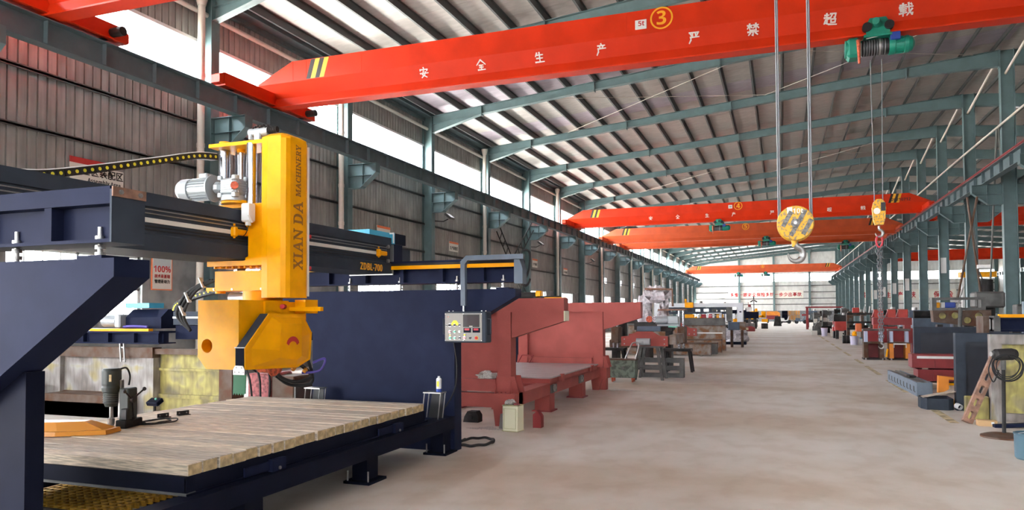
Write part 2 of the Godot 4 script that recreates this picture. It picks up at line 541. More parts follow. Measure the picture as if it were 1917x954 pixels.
	mat("sign_orange", rgb8(226, 120, 74), 0.6)
	mat("sign_red", rgb8(178, 46, 44), 0.6)
	mat("cyan", rgb8(70, 178, 214), 0.4)
	mat("cardboard", rgb8(196, 160, 116), 0.8)
	mat("teal", rgb8(78, 106, 120), 0.45)
	mat("purple", rgb8(78, 66, 152), 0.5)
	mat("mint", rgb8(120, 206, 180), 0.4)
	mat("pink", rgb8(226, 168, 168), 0.5)
	mat("lemon", rgb8(240, 226, 62), 0.5)
	mat("display_red", rgb8(176, 30, 48), 0.3)
	mat("screen_dark", rgb8(66, 62, 66), 0.12)
	mat("panel_steel", rgb8(150, 146, 142), 0.5, 0.2, "grain", Vector3(4, 4, 4))
	mat("wrap", rgb8(232, 226, 232), 0.22, 0.0, "blotch", Vector3(3, 3, 3))
	M.wrap.normal_enabled = true
	var nt := noise_tex(0.03, 0.0, 1.0, FastNoiseLite.TYPE_CELLULAR, 3, 91)
	nt.as_normal_map = true
	nt.bump_strength = 10.0
	nt.color_ramp = null
	M.wrap.normal_texture = nt
	mat("grating", rgb8(206, 154, 50), 0.6, 0.0, "dirt", Vector3(2, 2, 2))
	mat("orange_cab", rgb8(232, 142, 46), 0.5, 0.0, "paint", Vector3(0.6, 0.6, 0.6))
	mat("steel_plate", rgb8(178, 176, 178), 0.42, 0.3, "streak", Vector3(0.3, 1.4, 2.0))
	mat("red_oxide_pale", rgb8(178, 96, 98), 0.6, 0.0, "dirt", Vector3(2, 2, 2))
	mat("red_bright", rgb8(186, 58, 50), 0.5, 0.0, "paint", Vector3(1, 1, 1))
	mat("tin_edge", rgb8(206, 200, 150), 0.35, 0.4)
	mat("cart_green", rgb8(112, 124, 112), 0.7, 0.1, "dirt", Vector3(1.1, 1.1, 1.1))
	mat("gantry_white", rgb8(228, 230, 236), 0.45)
	mat("slot_grey", rgb8(140, 128, 118), 0.7, 0.0, "grain", Vector3(4, 4, 4))
	mat("pale_blue", rgb8(186, 198, 222), 0.35, 0.2)
	mat("bucket_lilac", rgb8(206, 200, 222), 0.5)
	mat("orange_cab_pale", rgb8(222, 160, 88), 0.7)
	mat("arm_grey", rgb8(86, 98, 112), 0.4, 0.1, "paint", Vector3(0.9, 0.9, 0.9))
	var rl := mat("rooflight", Color(0.8, 0.82, 0.8, 0.75), 0.6)
	rl.transparency = BaseMaterial3D.TRANSPARENCY_ALPHA
	for key in ["amber", "crane_red", "red_oxide"]:
		M[key].metallic_specular = 0.3
	for key in ["navy", "navy_dark", "slate", "machine_dark"]:
		M[key].metallic_specular = 0.15
		M[key].roughness = 0.5
	mat("brick_grey", rgb8(140, 142, 146), 0.85, 0.0, "dirt", Vector3(0.8, 0.8, 0.8), true)

# ---------- the hall ----------
const XL := -12.96
const XR := 7.9
const XW := 29.2
const ZB := -122.4
const ZF := 15.8
func rafter_y(x: float) -> float:
	return 9.45 + 0.096 * (x + 12.96) if x < 8.12 else 9.45 + 0.096 * (21.08 * 2.0 - (x + 12.96))

func sheet_mesh(width: float, y0: float, y1: float) -> ArrayMesh:
	# ribbed cladding: width along z, ribs standing proud towards +x
	var st := mb()
	var prof := []
	var n := int(round(width / 0.2))
	for k in n:
		var z := k * 0.2
		prof.append_array([Vector2(z, 0.028), Vector2(z + 0.164, 0.028), Vector2(z + 0.172, -0.012), Vector2(z + 0.19, -0.012)])
	prof.append(Vector2(width, 0.028))
	for k in prof.size() - 1:
		var a: Vector2 = prof[k]
		var b: Vector2 = prof[k + 1]
		var d := (b - a).normalized()
		var nn := Vector3(d.x, 0, -d.y)
		quad(st, Vector3(a.y, y0, a.x), Vector3(b.y, y0, b.x), Vector3(b.y, y1, b.x), Vector3(a.y, y1, a.x), nn)
	bx(st, -0.06, y0, 0, -0.04, y1, width)
	bx(st, -0.06, y0, 0, 0.0, y0 + 0.01, width)
	bx(st, -0.06, y1 - 0.01, 0, 0.0, y1, width)
	return st.commit()

func i_column(depth: float, h: float) -> ArrayMesh:
	# web faces z, flanges face x; origin at the foot of the inner flange, depth runs towards -x
	var st := mb()
	bx(st, -0.014, 0, -0.14, 0, h, 0.14)
	bx(st, -depth, 0, -0.14, -depth + 0.014, h, 0.14)
	bx(st, -depth, 0, -0.006, 0, h, 0.006)
	bx(st, -depth - 0.05, 0, -0.2, 0.05, 0.025, 0.2)
	return st.commit()

func bracket_mesh() -> ArrayMesh:
	# corbel that carries the runway: reaches 1.0 m from the column face at x = 0, top at y = 0
	var st := mb()
	prz(st, [[0, 0], [1.02, 0], [1.02, -0.28], [0.45, -0.75], [0, -0.75]], -0.008, 0.008)
	bx(st, 0, -0.014, -0.13, 1.02, 0, 0.13)
	prz(st, [[1.02, -0.28], [1.02, -0.3], [0.45, -0.77], [0, -0.77], [0, -0.75], [0.45, -0.75]], -0.13, 0.13)
	bx(st, 1.005, -0.28, -0.13, 1.02, 0, 0.13)
	bx(st, 0, -0.38, -0.13, 0.9, -0.368, 0.13)
	bx(st, 0.5, -0.75, -0.1, 0.512, 0, 0.1)
	return st.commit()

func build_hall() -> void:
	var st := mb()
	bx(st, -14.4, -0.3, ZB - 0.6, XW + 0.8, 0.0, ZF + 0.6)
	struct(put("floor", st, "floor"))
	# painted aisle line, worn away in places
	for k in 14:
		var z := -12.0 - k * 4.2
		st = mb()
		bx(st, 2.24, 0.0, z - 2.2 - (k % 3) * 0.5, 2.36, 0.003, z)
		struct(put("floor_line", st, "yellow_line"))
	# --- left wall
	var wl := Node3D.new()
	wl.name = "wall_left"
	add_child(wl)
	struct(wl)
	var m_low := sheet_mesh(1.0, 2.93, 7.1)
	var m_a := sheet_mesh(1.0, 2.93, 3.93)
	var m_b := sheet_mesh(1.0, 4.41, 7.1)
	var m_top := sheet_mesh(1.0, 8.33, 9.62)
	var holes := [58, 64, 70]
	for k in range(-16, 123):
		var at := Vector3(-13.46, 0, -k - 1.0)
		if k in holes:
			inst("cladding_sheet", m_a, "sheet", at, wl)
			inst("cladding_sheet", m_b, "sheet", at, wl)
		else:
			inst("cladding_sheet", m_low, "sheet", at, wl)
		inst("upper_cladding_sheet", m_top, "sheet", at, wl)
	for y in [4.05, 5.16, 6.28]:
		st = mb()
		bx(st, -13.42, y - 0.035, ZB, -13.34, y + 0.035, ZF)
		bx(st, -13.36, y - 0.05, ZB, -13.34, y + 0.01, ZF)
		put("girt", st, "girt", wl)
	st = mb()
	bx(st, -13.62, 7.02, ZB, -13.34, 7.1, ZF)
	put("window_sill", st, "girt", wl)
	st = mb()
	bx(st, -13.46, 8.27, ZB, -13.36, 8.35, ZF)
	put("window_head", st, "frame_white", wl)
	st = mb()
	cyl(st, Vector3(-13.22, 8.97, ZB), Vector3(-13.22, 8.97, ZF), 0.06, -1, 10)
	put("tie_tube", st, "pipe", wl)
	st = mb()
	bx(st, -13.44, 9.42, ZB, -12.98, 9.46, ZF)
	bx(st, -13.02, 9.42, ZB, -12.98, 9.62, ZF)
	bx(st, -13.44, 9.3, ZB, -13.3, 9.42, ZF)
	put("eave_gutter", st, "runway", wl)
	# plastered base wall with a low window in each bay
	for k in range(-2, 18):
		var z1 := -8.22 - 6.0 * k
		var z0 := z1 - 6.0
		if z0 < ZB - 0.3:
			break
		st = mb()
		bx(st, -13.62, 0, z0, -13.4, 1.45, z1)
		bx(st, -13.62, 2.88, z0, -13.4, 2.93, z1)
		bx(st, -13.62, 1.45, z1 - 1.2, -13.4, 2.88, z1)
		bx(st, -13.62, 1.45, z0, -13.4, 2.88, z0 + 1.72)
		put("base_wall", st, "plaster", wl)
	var wn := 0
	for k in range(-2, 18):
		var z1 := -8.22 - 6.0 * k - 1.2
		var z0 := z1 - 3.08
		if z0 < ZB:
			break
		wn += 1
		var w := Node3D.new()
		w.name = "window_%d" % wn
		add_child(w)
		struct(w)
		st = mb()
		for q in 9:
			var z := lerpf(z0 + 0.03, z1 - 0.03, q / 8.0)
			bx(st, -13.53, 1.45, z - (0.03 if q % 4 == 0 else 0.012), -13.48, 2.88, z + (0.03 if q % 4 == 0 else 0.012))
		for y in [1.45, 2.12, 2.83]:
			bx(st, -13.53, y, z0, -13.48, y + 0.05, z1)
		put("window_frame", st, "frame_white", w)
		st = mb()
		bx(st, -13.51, 1.5, z0 + 0.05, -13.505, 2.83, z1 - 0.05)
		put("pane", st, "glass", w)
	for k in range(-4, 20):
		var z1 := -8.2 - 6.0 * k + 0.02
		var z0 := z1 - 6.04
		if z1 > ZF:
			z1 = ZF
		if z0 < ZB - 0.3 or z1 - z0 < 1.0:
			continue
		wn += 1
		var w := Node3D.new()
		w.name = "window_%d" % wn
		add_child(w)
		struct(w)
		for q in 2:
			st = mb()
			var a := lerpf(z0, z1, q * 0.5) + 0.02
			var b := lerpf(z0, z1, q * 0.5 + 0.5) - 0.02
			bx(st, -13.5, 7.1, a, -13.495, 8.3, b)
			put("pane", st, "glass", w)
			st = mb()
			bx(st, -13.52, 7.1, b, -13.48, 8.3, b + 0.03)
			put("mullion", st, "frame_white", w)
	# small louvre openings high in the cladding
	for k in holes:
		wn += 1
		var w := Node3D.new()
		w.name = "window_%d" % wn
		add_child(w)
		struct(w)
		st = mb()
		bx(st, -13.5, 3.93, -k - 1.0, -13.4, 3.97, -k)
		bx(st, -13.5, 4.37, -k - 1.0, -13.4, 4.41, -k)
		bx(st, -13.5, 3.93, -k - 1.0, -13.4, 4.41, -k - 0.96)
		bx(st, -13.5, 3.93, -k - 0.04, -13.4, 4.41, -k)
		put("window_frame", st, "frame_white", w)
		st = mb()
		bx(st, -13.47, 3.97, -k - 0.96, -13.465, 4.37, -k - 0.04)
		put("pane", st, "glass", w)
	# --- frames
	var m_cl := i_column(0.42, 9.45)
	var m_cr := i_column(0.46, 11.45)
	var m_br := bracket_mesh()
	for k in range(-4, 19):
		var z := -14.22 - 6.0 * k
		if z > ZF - 0.2:
			continue
		var c := Node3D.new()
		c.name = numbered("steel_column")
		add_child(c)
		struct(c)
		inst("post", m_cl, "steel", Vector3(XL, 0, z), c)
		inst("bracket", m_br, "steel", Vector3(XL, 6.36, z), c)
		c = Node3D.new()
		c.name = numbered("steel_column")
		add_child(c)
		struct(c)
		inst("post", m_cr, "steel", Vector3(XR + 0.46, 0, z), c)
		inst("bracket", m_br, "steel", Vector3(XR, 6.36, z), c, Basis(Vector3.UP, PI))
		inst("bracket", m_br, "steel", Vector3(XR + 0.46, 6.36, z), c)
		inst("post", m_cl, "steel", Vector3(XW, 0, z), self).name = numbered("steel_column")
		struct(get_child(-1))
		build_rafter(z)
	# runways
	for x in [XL + 0.75, XR - 0.6, XR + 1.12, XW - 0.42 - 0.75]:
		var r := Node3D.new()
		r.name = numbered("crane_runway")
		add_child(r)
		struct(r)
		st = mb()
		bx(st, x - 0.15, 6.8, ZB + 0.3, x + 0.15, 6.82, ZF - 0.3)
		bx(st, x - 0.12, 6.36, ZB + 0.3, x + 0.12, 6.38, ZF - 0.3)
		bx(st, x - 0.006, 6.38, ZB + 0.3, x + 0.006, 6.8, ZF - 0.3)
		put("beam", st, "runway", r)
		st = mb()
		bx(st, x - 0.03, 6.82, ZB + 0.3, x + 0.03, 6.87, ZF - 0.3)
		put("rail", st, "rail", r)
		if x > 0.0 and x < XR:
			st = mb()
			bx(st, x - 0.19, 6.84, ZB + 0.3, x - 0.16, 6.88, ZF - 0.3)
			bx(st, x - 0.16, 6.82, ZB + 0.3, x - 0.1, 6.84, ZF - 0.3)
			put("conductor_bar", st, "red_deep", r)
		st = mb()
		bx(st, -0.11, 0, -0.006, 0.11, 0.42, 0.006)
		var stiff := st.commit()
		var z := ZF - 1.0
		while z > ZB + 0.5:
			inst("stiffener", stiff, "runway", Vector3(x, 6.38, z), r)
			z -= 1.2
	build_roof()
	# --- far wall with a long strip window, and the wall behind the camera
	for e in [[ZB, 1.0, "wall_back"], [ZF, -1.0, "wall_front"]]:
		var w := Node3D.new()
		w.name = e[2]
		add_child(w)
		struct(w)
		var zz: float = e[0]
		var face: float = e[1]
		var x := -13.5
		var turn := Basis(Vector3.UP, -PI / 2) if face > 0 else Basis(Vector3.UP, PI / 2)
		st = mb()
		bx(st, -13.6, 0, zz, XW + 0.2, 1.7, zz - face * 0.25)
		put("base_wall", st, "brick_grey", w)
		var cl := sheet_mesh(2.0, 1.7, 6.3)
		while x < XW:
			inst("cladding_sheet", cl, "sheet_back", Vector3(x + (2.0 if face > 0 else 0.0), 0, zz), w, turn)
			var top := maxf(rafter_y(x), rafter_y(x + 2.0)) + 0.25
			inst("upper_cladding_sheet", sheet_mesh(2.0, 7.46, top), "sheet_back", Vector3(x + (2.0 if face > 0 else 0.0), 0, zz), w, turn)
			x += 2.0
		st = mb()
		for y in [2.7, 3.6, 4.6, 5.6]:
			bx(st, -13.5, y - 0.06, zz + face * 0.03, XW, y + 0.06, zz + face * 0.12)
		put("girt", st, "girt", w)
		x = -6.2
		while x < XW:
			if absf(x - 8.1) > 1.5:
				st = mb()
				bx(st, x - 0.15, 0, zz + face * 0.12, x + 0.15, rafter_y(x), zz + face * 0.4)
				put("wind_post", st, "steel", w)
			x += 5.2
		wn += 1
		var wi := Node3D.new()
		wi.name = "window_%d" % wn
		add_child(wi)
		struct(wi)
		x = -13.4
		while x < XW - 1.0:
			st = mb()
			bx(st, x, 6.32, zz - face * 0.04, x + 2.1, 7.44, zz - face * 0.035)
			put("pane", st, "glass", wi)
			st = mb()
			bx(st, x + 2.1, 6.3, zz - face * 0.06, x + 2.13, 7.46, zz - face * 0.02)
			put("mullion", st, "frame_white", wi)
			x += 2.13
	# --- right wall of the second bay
	var wr := Node3D.new()
	wr.name = "wall_right"
	add_child(wr)
	struct(wr)
	var lo := sheet_mesh(2.0, 1.2, 9.8)
	for k in range(-8, 62):
		inst("cladding_sheet", lo, "sheet", Vector3(XW + 0.06, 0, -2.0 * k), wr, Basis(Vector3.UP, PI))
	st = mb()
	bx(st, XW, 0, ZB, XW + 0.25, 1.2, ZF)
	put("base_wall", st, "plaster", wr)
	# tie rods crossing under the roof
	for e in [[-26.22, -32.22], [-44.22, -50.22], [-8.22, -14.22]]:
		for d in [[-9.0, -0.5], [-0.5, 7.0]]:
			for q in [0, 1]:
				st = mb()
				var za: float = e[q] - (0.2 if q == 0 else -0.2)
				var zb: float = e[1 - q] + (0.2 if q == 0 else -0.2)
				cyl(st, Vector3(d[0], rafter_y(d[0]) - 0.04, za), Vector3(d[1], rafter_y(d[1]) - 0.04, zb), 0.012, -1, 6)
				struct(put("tie_rod", st, "pipe"))

func build_rafter(z: float) -> void:
	var r := Node3D.new()
	r.name = numbered("rafter")
	add_child(r)
	struct(r)
	var web := []
	var low := []
	var xs := [XL, -10.82, -6.33, -1.86, 4.77, XR]
	var dep := [0.68, 0.32, 0.3, 0.35, 0.37, 0.62]
	for k in xs.size() - 1:
		var st := mb()
		var a: float = xs[k]
		var b: float = xs[k + 1] - 0.012
		var ya := rafter_y(a)
		var yb := rafter_y(b)
		var da: float = dep[k]
		var db: float = dep[k + 1]
		prz(st, [[a, ya], [b, yb], [b, yb - db], [a, ya - da]], z - 0.006, z + 0.006)
		prz(st, [[a, ya], [b, yb], [b, yb - 0.014], [a, ya - 0.014]], z - 0.11, z + 0.11)
		prz(st, [[a, ya - da], [b, yb - db], [b, yb - db + 0.014], [a, ya - da + 0.014]], z - 0.11, z + 0.11)
		bx(st, b - 0.012, yb - db - 0.06, z - 0.12, b + 0.006, yb - 0.005, z + 0.12)
		if k == 0:
			prz(st, [[a, ya - 0.34], [b, yb - db], [b, yb - db + 0.014], [a, ya - 0.32]], z - 0.09, z + 0.09)
		put("rafter_segment", st, "steel", r)
	var st2 := mb()
	var y0 := rafter_y(8.36)
	var y1 := rafter_y(XW)
	prz(st2, [[8.36, y0], [XW - 0.42, y1], [XW - 0.42, y1 - 0.4], [8.36, y0 - 0.6]], z - 0.006, z + 0.006)
	prz(st2, [[8.36, y0 - 0.6], [XW - 0.42, y1 - 0.4], [XW - 0.42, y1 - 0.386], [8.36, y0 - 0.586]], z - 0.11, z + 0.11)
	put("rafter_segment", st2, "steel", r)

func build_roof() -> void:
	var c := Node3D.new()
	c.name = "ceiling"
	add_child(c)
	struct(c)
	var st: SurfaceTool
	# purlins
	var x := -12.79
	while x < XW:
		if absf(x - 8.12) > 0.3:
			st = mb()
			var y := rafter_y(x)
			bx(st, x - 0.003, y, ZB, x + 0.003, y + 0.215, ZF)
			bx(st, x - 0.06, y, ZB, x, y + 0.006, ZF)
			bx(st, x, y + 0.209, ZB, x + 0.06, y + 0.215, ZF)
			bx(st, x - 0.06, y, ZB, x - 0.056, y + 0.02, ZF)
			put("purlin", st, "purlin", c)
		x += 1.08
	# insulation rolls between the purlins and the outer sheets: one roll after the other down the hall
	st = mb()
	var a := Vector2(-13.6, rafter_y(-13.6) + 0.225)
	var b := Vector2(8.12, rafter_y(8.12) + 0.225)
	prz(st, [[a.x, a.y], [b.x, b.y], [b.x, b.y + 0.1], [a.x, a.y + 0.1]], -1.49, 0.0)
	var roll := st.commit()
	st = mb()
	prz(st, [[a.x, a.y + 0.05], [b.x, b.y + 0.05], [b.x, b.y + 0.08], [a.x, a.y + 0.08]], -1.52, 0.01)
	var back := st.commit()
	st = mb()
	prz(st, [[a.x, a.y + 0.04], [b.x, b.y + 0.04], [b.x, b.y + 0.045], [a.x, a.y + 0.045]], -1.5, 0.0)
	var clear := st.commit()
	var z := ZF + 0.4
	var n := 0
	while z > ZB - 0.4:
		if n % 4 == 2 and (z < -60.0 or z > 0.0):
			inst("rooflight", clear, "rooflight", Vector3(0, 0, z), c)
			z -= 1.5
			n += 1
			continue
		inst("roof_insulation", roll, "foil_mauve" if n in [27, 28, 31] else "foil", Vector3(0, 0, z), c)
		inst("roof_seam", back, "purlin", Vector3(0, 0, z), c)
		z -= 1.5
		n += 1
	# second bay: sheets with a clear rooflight in the middle of each bay
	var p := Vector2(8.12, rafter_y(8.13) + 0.225)
	var q := Vector2(XW + 0.2, rafter_y(XW + 0.2) + 0.225)
	st = mb()
	prz(st, [[p.x, p.y], [q.x, q.y], [q.x, q.y + 0.1], [p.x, p.y + 0.1]], -5.3, 0.0)
	var wide := st.commit()
	st = mb()
	prz(st, [[p.x, p.y], [lerpf(p.x, q.x, 0.12), lerpf(p.y, q.y, 0.12)], [lerpf(p.x, q.x, 0.12), lerpf(p.y, q.y, 0.12) + 0.1], [p.x, p.y + 0.1]], -0.7, 0.0)
	prz(st, [[lerpf(p.x, q.x, 0.9), lerpf(p.y, q.y, 0.9)], [q.x, q.y], [q.x, q.y + 0.1], [lerpf(p.x, q.x, 0.9), lerpf(p.y, q.y, 0.9) + 0.1]], -0.7, 0.0)
	var ends := st.commit()
	st = mb()
	prz(st, [[p.x, p.y + 0.04], [q.x, q.y + 0.04], [q.x, q.y + 0.045], [p.x, p.y + 0.045]], -0.7, 0.0)
	var lightp := st.commit()
	z = -8.22 + 6.0 * 4
	while z > ZB - 0.4:
		inst("roof_sheet", wide, "foil", Vector3(0, 0, z + 2.65), c)
		inst("roof_sheet", ends, "foil", Vector3(0, 0, z - 2.65), c)
		inst("rooflight", lightp, "rooflight", Vector3(0, 0, z - 2.65), c)
		z -= 6.0

# ---------- overhead cranes ----------
func crane(zc: float, paint: String, label: String, number: String, near := false, left := -12.21, right := 7.3, dy := 0.0, sign := 1.0) -> Node3D:
	var t := thing("overhead_crane", label, "crane", "", Vector3(0, dy, zc))
	# girder: box above, sides sloping in to the bottom flange that the hoist runs on
	var xl := left + 0.75
	var xr := right - 0.75
	var full := [[0.28, 7.93], [0.28, 7.42], [0.1, 7.08], [0.17, 6.89], [0.17, 6.86], [-0.17, 6.86], [-0.17, 6.89], [-0.1, 7.08], [-0.28, 7.42], [-0.28, 7.93]]
	var rings := []
	for e in [[left - 0.28, 7.46], [xl, 7.93], [xr, 7.93], [right + 0.28, 7.46]]:
		var ring := []
		for p in full:
			ring.append(Vector3(e[0], minf(p[1], e[1]), p[0]))
		rings.append(ring)
	var st := mb()
	loft(st, rings)
	var g := put("girder", st, paint, t)
	# stiffening seams of the plate
	if near:
		for x in [xl + 0.02, xl + 0.42, xl + 2.0, -3.0, 3.4]:
			st = mb()
			bx(st, x, 7.44, 0.28, x + 0.012, 7.92, 0.284)
			put("weld_seam", st, paint, g)
	# end carriages with wheels and buffers
	for x in [left, right]:
		st = mb()
		bx(st, x - 0.14, 6.93, -1.45, x + 0.14, 7.22, 1.95)
		prx(st, [[1.95, 6.93], [1.95, 7.22], [2.1, 7.14], [2.1, 6.96]], x - 0.12, x + 0.12)
		prx(st, [[-1.45, 6.93], [-1.45, 7.22], [-1.6, 7.14], [-1.6, 6.96]], x - 0.12, x + 0.12)
		bx(st, x - 0.2, 6.9, -1.5, x + 0.2, 6.93, 2.0)
		var c := put("end_carriage", st, paint, t)
		for z in [-1.1, 1.6]:
			st = mb()
			cyl(st, Vector3(x - 0.06, 6.98, z), Vector3(x + 0.06, 6.98, z), 0.11, -1, 18)
			put("wheel", st, "black", c)
		st = mb()
		cyl(st, Vector3(x + sign * 0.14, 7.04, -1.2), Vector3(x + sign * 0.42, 7.04, -1.2), 0.09, -1, 14)
		put("drive_motor", st, "machine_dark", c)
	# hazard stripes near both ends
	for e in [xl + 0.55, xr - 0.9]:
		for k in 4:
			st = mb()
			var x: float = e + k * 0.13
			prism(st, [[x - 0.12, 7.44], [x + 0.01, 7.44], [x + 0.15, 7.92], [x + 0.02, 7.92]], Vector3(0, 0, 0.281), Vector3.RIGHT, Vector3.UP, Vector3(0, 0, 0.003))
			put("hazard_stripe", st, "letter_black" if k % 2 == 0 else "warn_yellow", g)
	if number:
		st = mb()
		var c := Vector3(-2.25, 7.71, 0.282)
		for k in 40:
			var a0 := TAU * k / 40
			var a1 := TAU * (k + 1) / 40
			var p0 := Vector3(cos(a0), sin(a0), 0)
			var p1 := Vector3(cos(a1), sin(a1), 0)
			flat(st, c + p0 * 0.2, c + p1 * 0.2, c + p1 * 0.235, c + p0 * 0.235, c - Vector3(0, 0, 1))
		put("number_ring", st, "number_yellow", g)
		lettering("painted_number", number, 0.3, "number_yellow", g, c, Basis(), false, 0.006)
	return t

func crane_slogan(t: Node3D, xs: Array) -> void:
	# the slogan runs along the sloping band of the girder
	var up := Vector3(0, 0.34, 0.18).normalized()
	var text := "安全生产严禁超载"
	for k in 8:
		var st := mb()
		strokes(st, text[k], Vector3(xs[k], 7.25, 0.191 + 0.004), Vector3.RIGHT, up, 0.25, 0.12)
		put("painted_character", st, "letter_white", t.get_child(0))

func hoist(at: Vector3, label: String) -> Node3D:
	# rope hoist under the girder; at = middle of the drum, girder flange 0.3 above
	var t := thing("rope_hoist", label, "hoist", "", at)
	var st := mb()
	cyl(st, Vector3(-0.26, 0, 0), Vector3(0.2, 0, 0), 0.15, -1, 24)
	put("rope_drum", st, "black", t)
	st = mb()
	for k in 9:
		lathe(st, Vector3(-0.24 + k * 0.045, 0, 0), Vector3.RIGHT, [[0.15, 0], [0.156, 0.01], [0.15, 0.02]], 24)
	put("rope_turns", st, "cable_steel", t)
	st = mb()
	cyl(st, Vector3(0.02, 0, 0), Vector3(0.06, 0, 0), 0.165, -1, 24)
	put("rope_guide_ring", st, "steel_bare", t)
	st = mb()
	cbx(st, Vector3(-0.42, 0, 0), Vector3(0.24, 0.38, 0.36), 0.05)
	cyl(st, Vector3(-0.56, 0.02, 0), Vector3(-0.3, 0.02, 0), 0.17, -1, 20)
	put("gearbox", st, "hoist_green", t)
	st = mb()
	lathe(st, Vector3(0.2, 0, 0), Vector3.RIGHT, [[0, 0], [0.17, 0], [0.17, 0.1], [0.15, 0.11], [0.15, 0.26], [0.16, 0.27], [0.16, 0.33], [0.13, 0.4], [0.06, 0.44], [0, 0.45]], 24)
	for k in 12:
		var a := TAU * k / 12
		box(st, Vector3(0.38, 0.155 * cos(a), 0.155 * sin(a)), Vector3(0.12, 0.02, 0.008), Basis(Vector3.RIGHT, a))
	put("lifting_motor", st, "hoist_green", t)
	st = mb()
	cbx(st, Vector3(0.3, 0.13, 0.15), Vector3(0.17, 0.15, 0.08), 0.01)
	put("control_box", st, "hoist_blue", t)
	st = mb()
	cyl(st, Vector3(-0.34, 0.12, 0.19), Vector3(-0.33, -0.34, 0.2), 0.04, 0.02, 10)
	put("limit_rod", st, "hoist_orange", t)
	# trolley: two plates over the flange, with wheels and a travel motor
	st = mb()
	for s in [-1.0, 1.0]:
		prism(st, [[-0.2, 0.18], [0.2, 0.18], [0.22, 0.34], [0.14, 0.5], [-0.14, 0.5], [-0.22, 0.34]], Vector3(0, 0, s * 0.2), Vector3.RIGHT, Vector3.UP, Vector3(0, 0, s * 0.02))
	bx(st, -0.24, 0.15, -0.21, 0.24, 0.2, 0.21)
	bx(st, -0.3, 0.12, -0.03, 0.3, 0.15, 0.03)
	var tr := put("trolley", st, "hoist_green", t)
	for x in [-0.19, 0.19]:
		for s in [-1.0, 1.0]:
			st = mb()
			cyl(st, Vector3(x, 0.33, s * 0.16), Vector3(x, 0.33, s * 0.27), 0.085, -1, 16)
			put("trolley_wheel", st, "black", tr)
	st = mb()
	cyl(st, Vector3(0, 0.38, 0.22), Vector3(-0.06, 0.36, 0.44), 0.075, 0.065, 16)
	put("travel_motor", st, "hoist_green", tr)
	st = mb()
	tube(st, [Vector3(-0.2, 0.13, 0.17), Vector3(0.26, 0.19, 0.17)], 0.008, 6)
	put("conduit", st, "white", t)
	return t

func hook_shape(st: SurfaceTool, c: Vector3, r: float, w: float, b := Basis()) -> void:
	# open hook in the plane of b.x, b.y; shank comes from above
	var pts := [Vector3(0, r * 2.1, 0), Vector3(0, r * 1.35, 0)]
	for k in 15:
		var a := deg_to_rad(80 - k * 18.5)
		pts.append(Vector3(cos(a), sin(a), 0) * r * (1.0 if k > 1 else 1.05))
	for k in pts.size() - 1:
		var thick: float = w * (0.75 if k == 0 else lerpf(1.0, 0.35, clampf((k - 9) / 6.0, 0, 1)))
		var t2: float = w * (0.75 if k == 0 else lerpf(1.0, 0.35, clampf((k - 8) / 6.0, 0, 1)))
		cyl(st, c + b * pts[k], c + b * pts[k + 1], thick, t2, 10)
		ball(st, c + b * pts[k + 1], t2, 10)

func sling_hook() -> void:
	# hook of the nearest hoist with a chain sling
	var x := 1.78
	var z := -15.5
	var t := thing("hook_block", "yellow and white hook block hanging on thin ropes from the green hoist", "hook", "", Vector3(x, 0, z))
	var st := mb()
	prism(st, [[-0.09, 0.22], [-0.12, 0.1], [-0.1, -0.12], [-0.07, -0.22], [0.07, -0.22], [0.1, -0.12], [0.12, 0.1], [0.09, 0.22], [0.04, 0.27], [-0.04, 0.27]], Vector3(0, 3.46, -0.06), Vector3.RIGHT, Vector3.UP, Vector3(0, 0, 0.12))
	put("sheave_housing", st, "worn_yellow", t)
	st = mb()
	cyl(st, Vector3(-0.04, 3.5, -0.07), Vector3(-0.04, 3.5, 0.07), 0.06, -1, 20)
	put("side_plate", st, "paper", t)
	st = mb()
	bx(st, 0.03, 3.5, 0.06, 0.11, 3.66, 0.072)
	put("label_plate", st, "black", t)
	st = mb()
	hook_shape(st, Vector3(0, 3.08, 0), 0.065, 0.028)
	put("hook", st, "steel_bare", t)
	for s in [-1.0, 1.0]:
		st = mb()
		cyl(st, Vector3(s * 0.07, 3.5, 0), Vector3(s * 0.1, 6.42, 0), 0.009, -1, 6)
		put("rope", st, "cable_steel", t)
	var c := thing("chain_sling", "long steel chain with a red link hanging from the yellow hook", "chain", "", Vector3(x, 0, z))
	st = mb()
	var pts := []
	for k in 17:
		var a := TAU * k / 16
		pts.append(Vector3(0.055 * cos(a), 2.93 + 0.1 * sin(a) * (1.0 + 0.15 * absf(sin(a))), 0))
	tube(st, pts, 0.018, 8)
	put("master_link", st, "link_red", c)
	st = mb()
	for row in 2:
		var dx := -0.025 + row * 0.05
		var y := 2.8
		var k := 0
		while y > 1.02:
			var link := []
			for q in 11:
				var a := TAU * q / 10
				var u := Vector3.RIGHT if k % 2 == row else Vector3.BACK
				link.append(Vector3(dx, y, 0) + u * 0.022 * cos(a) + Vector3(0, 0.04 * sin(a), 0))
			tube(st, link, 0.008, 5)
			y -= 0.058
			k += 1
	var ch := put("chain", st, "cable_steel", c)
	ch.set_meta("kind", "stuff")
	st = mb()
	hook_shape(st, Vector3(0.0, 0.93, 0), 0.045, 0.016)
	put("sling_hook", st, "steel_bare", c)

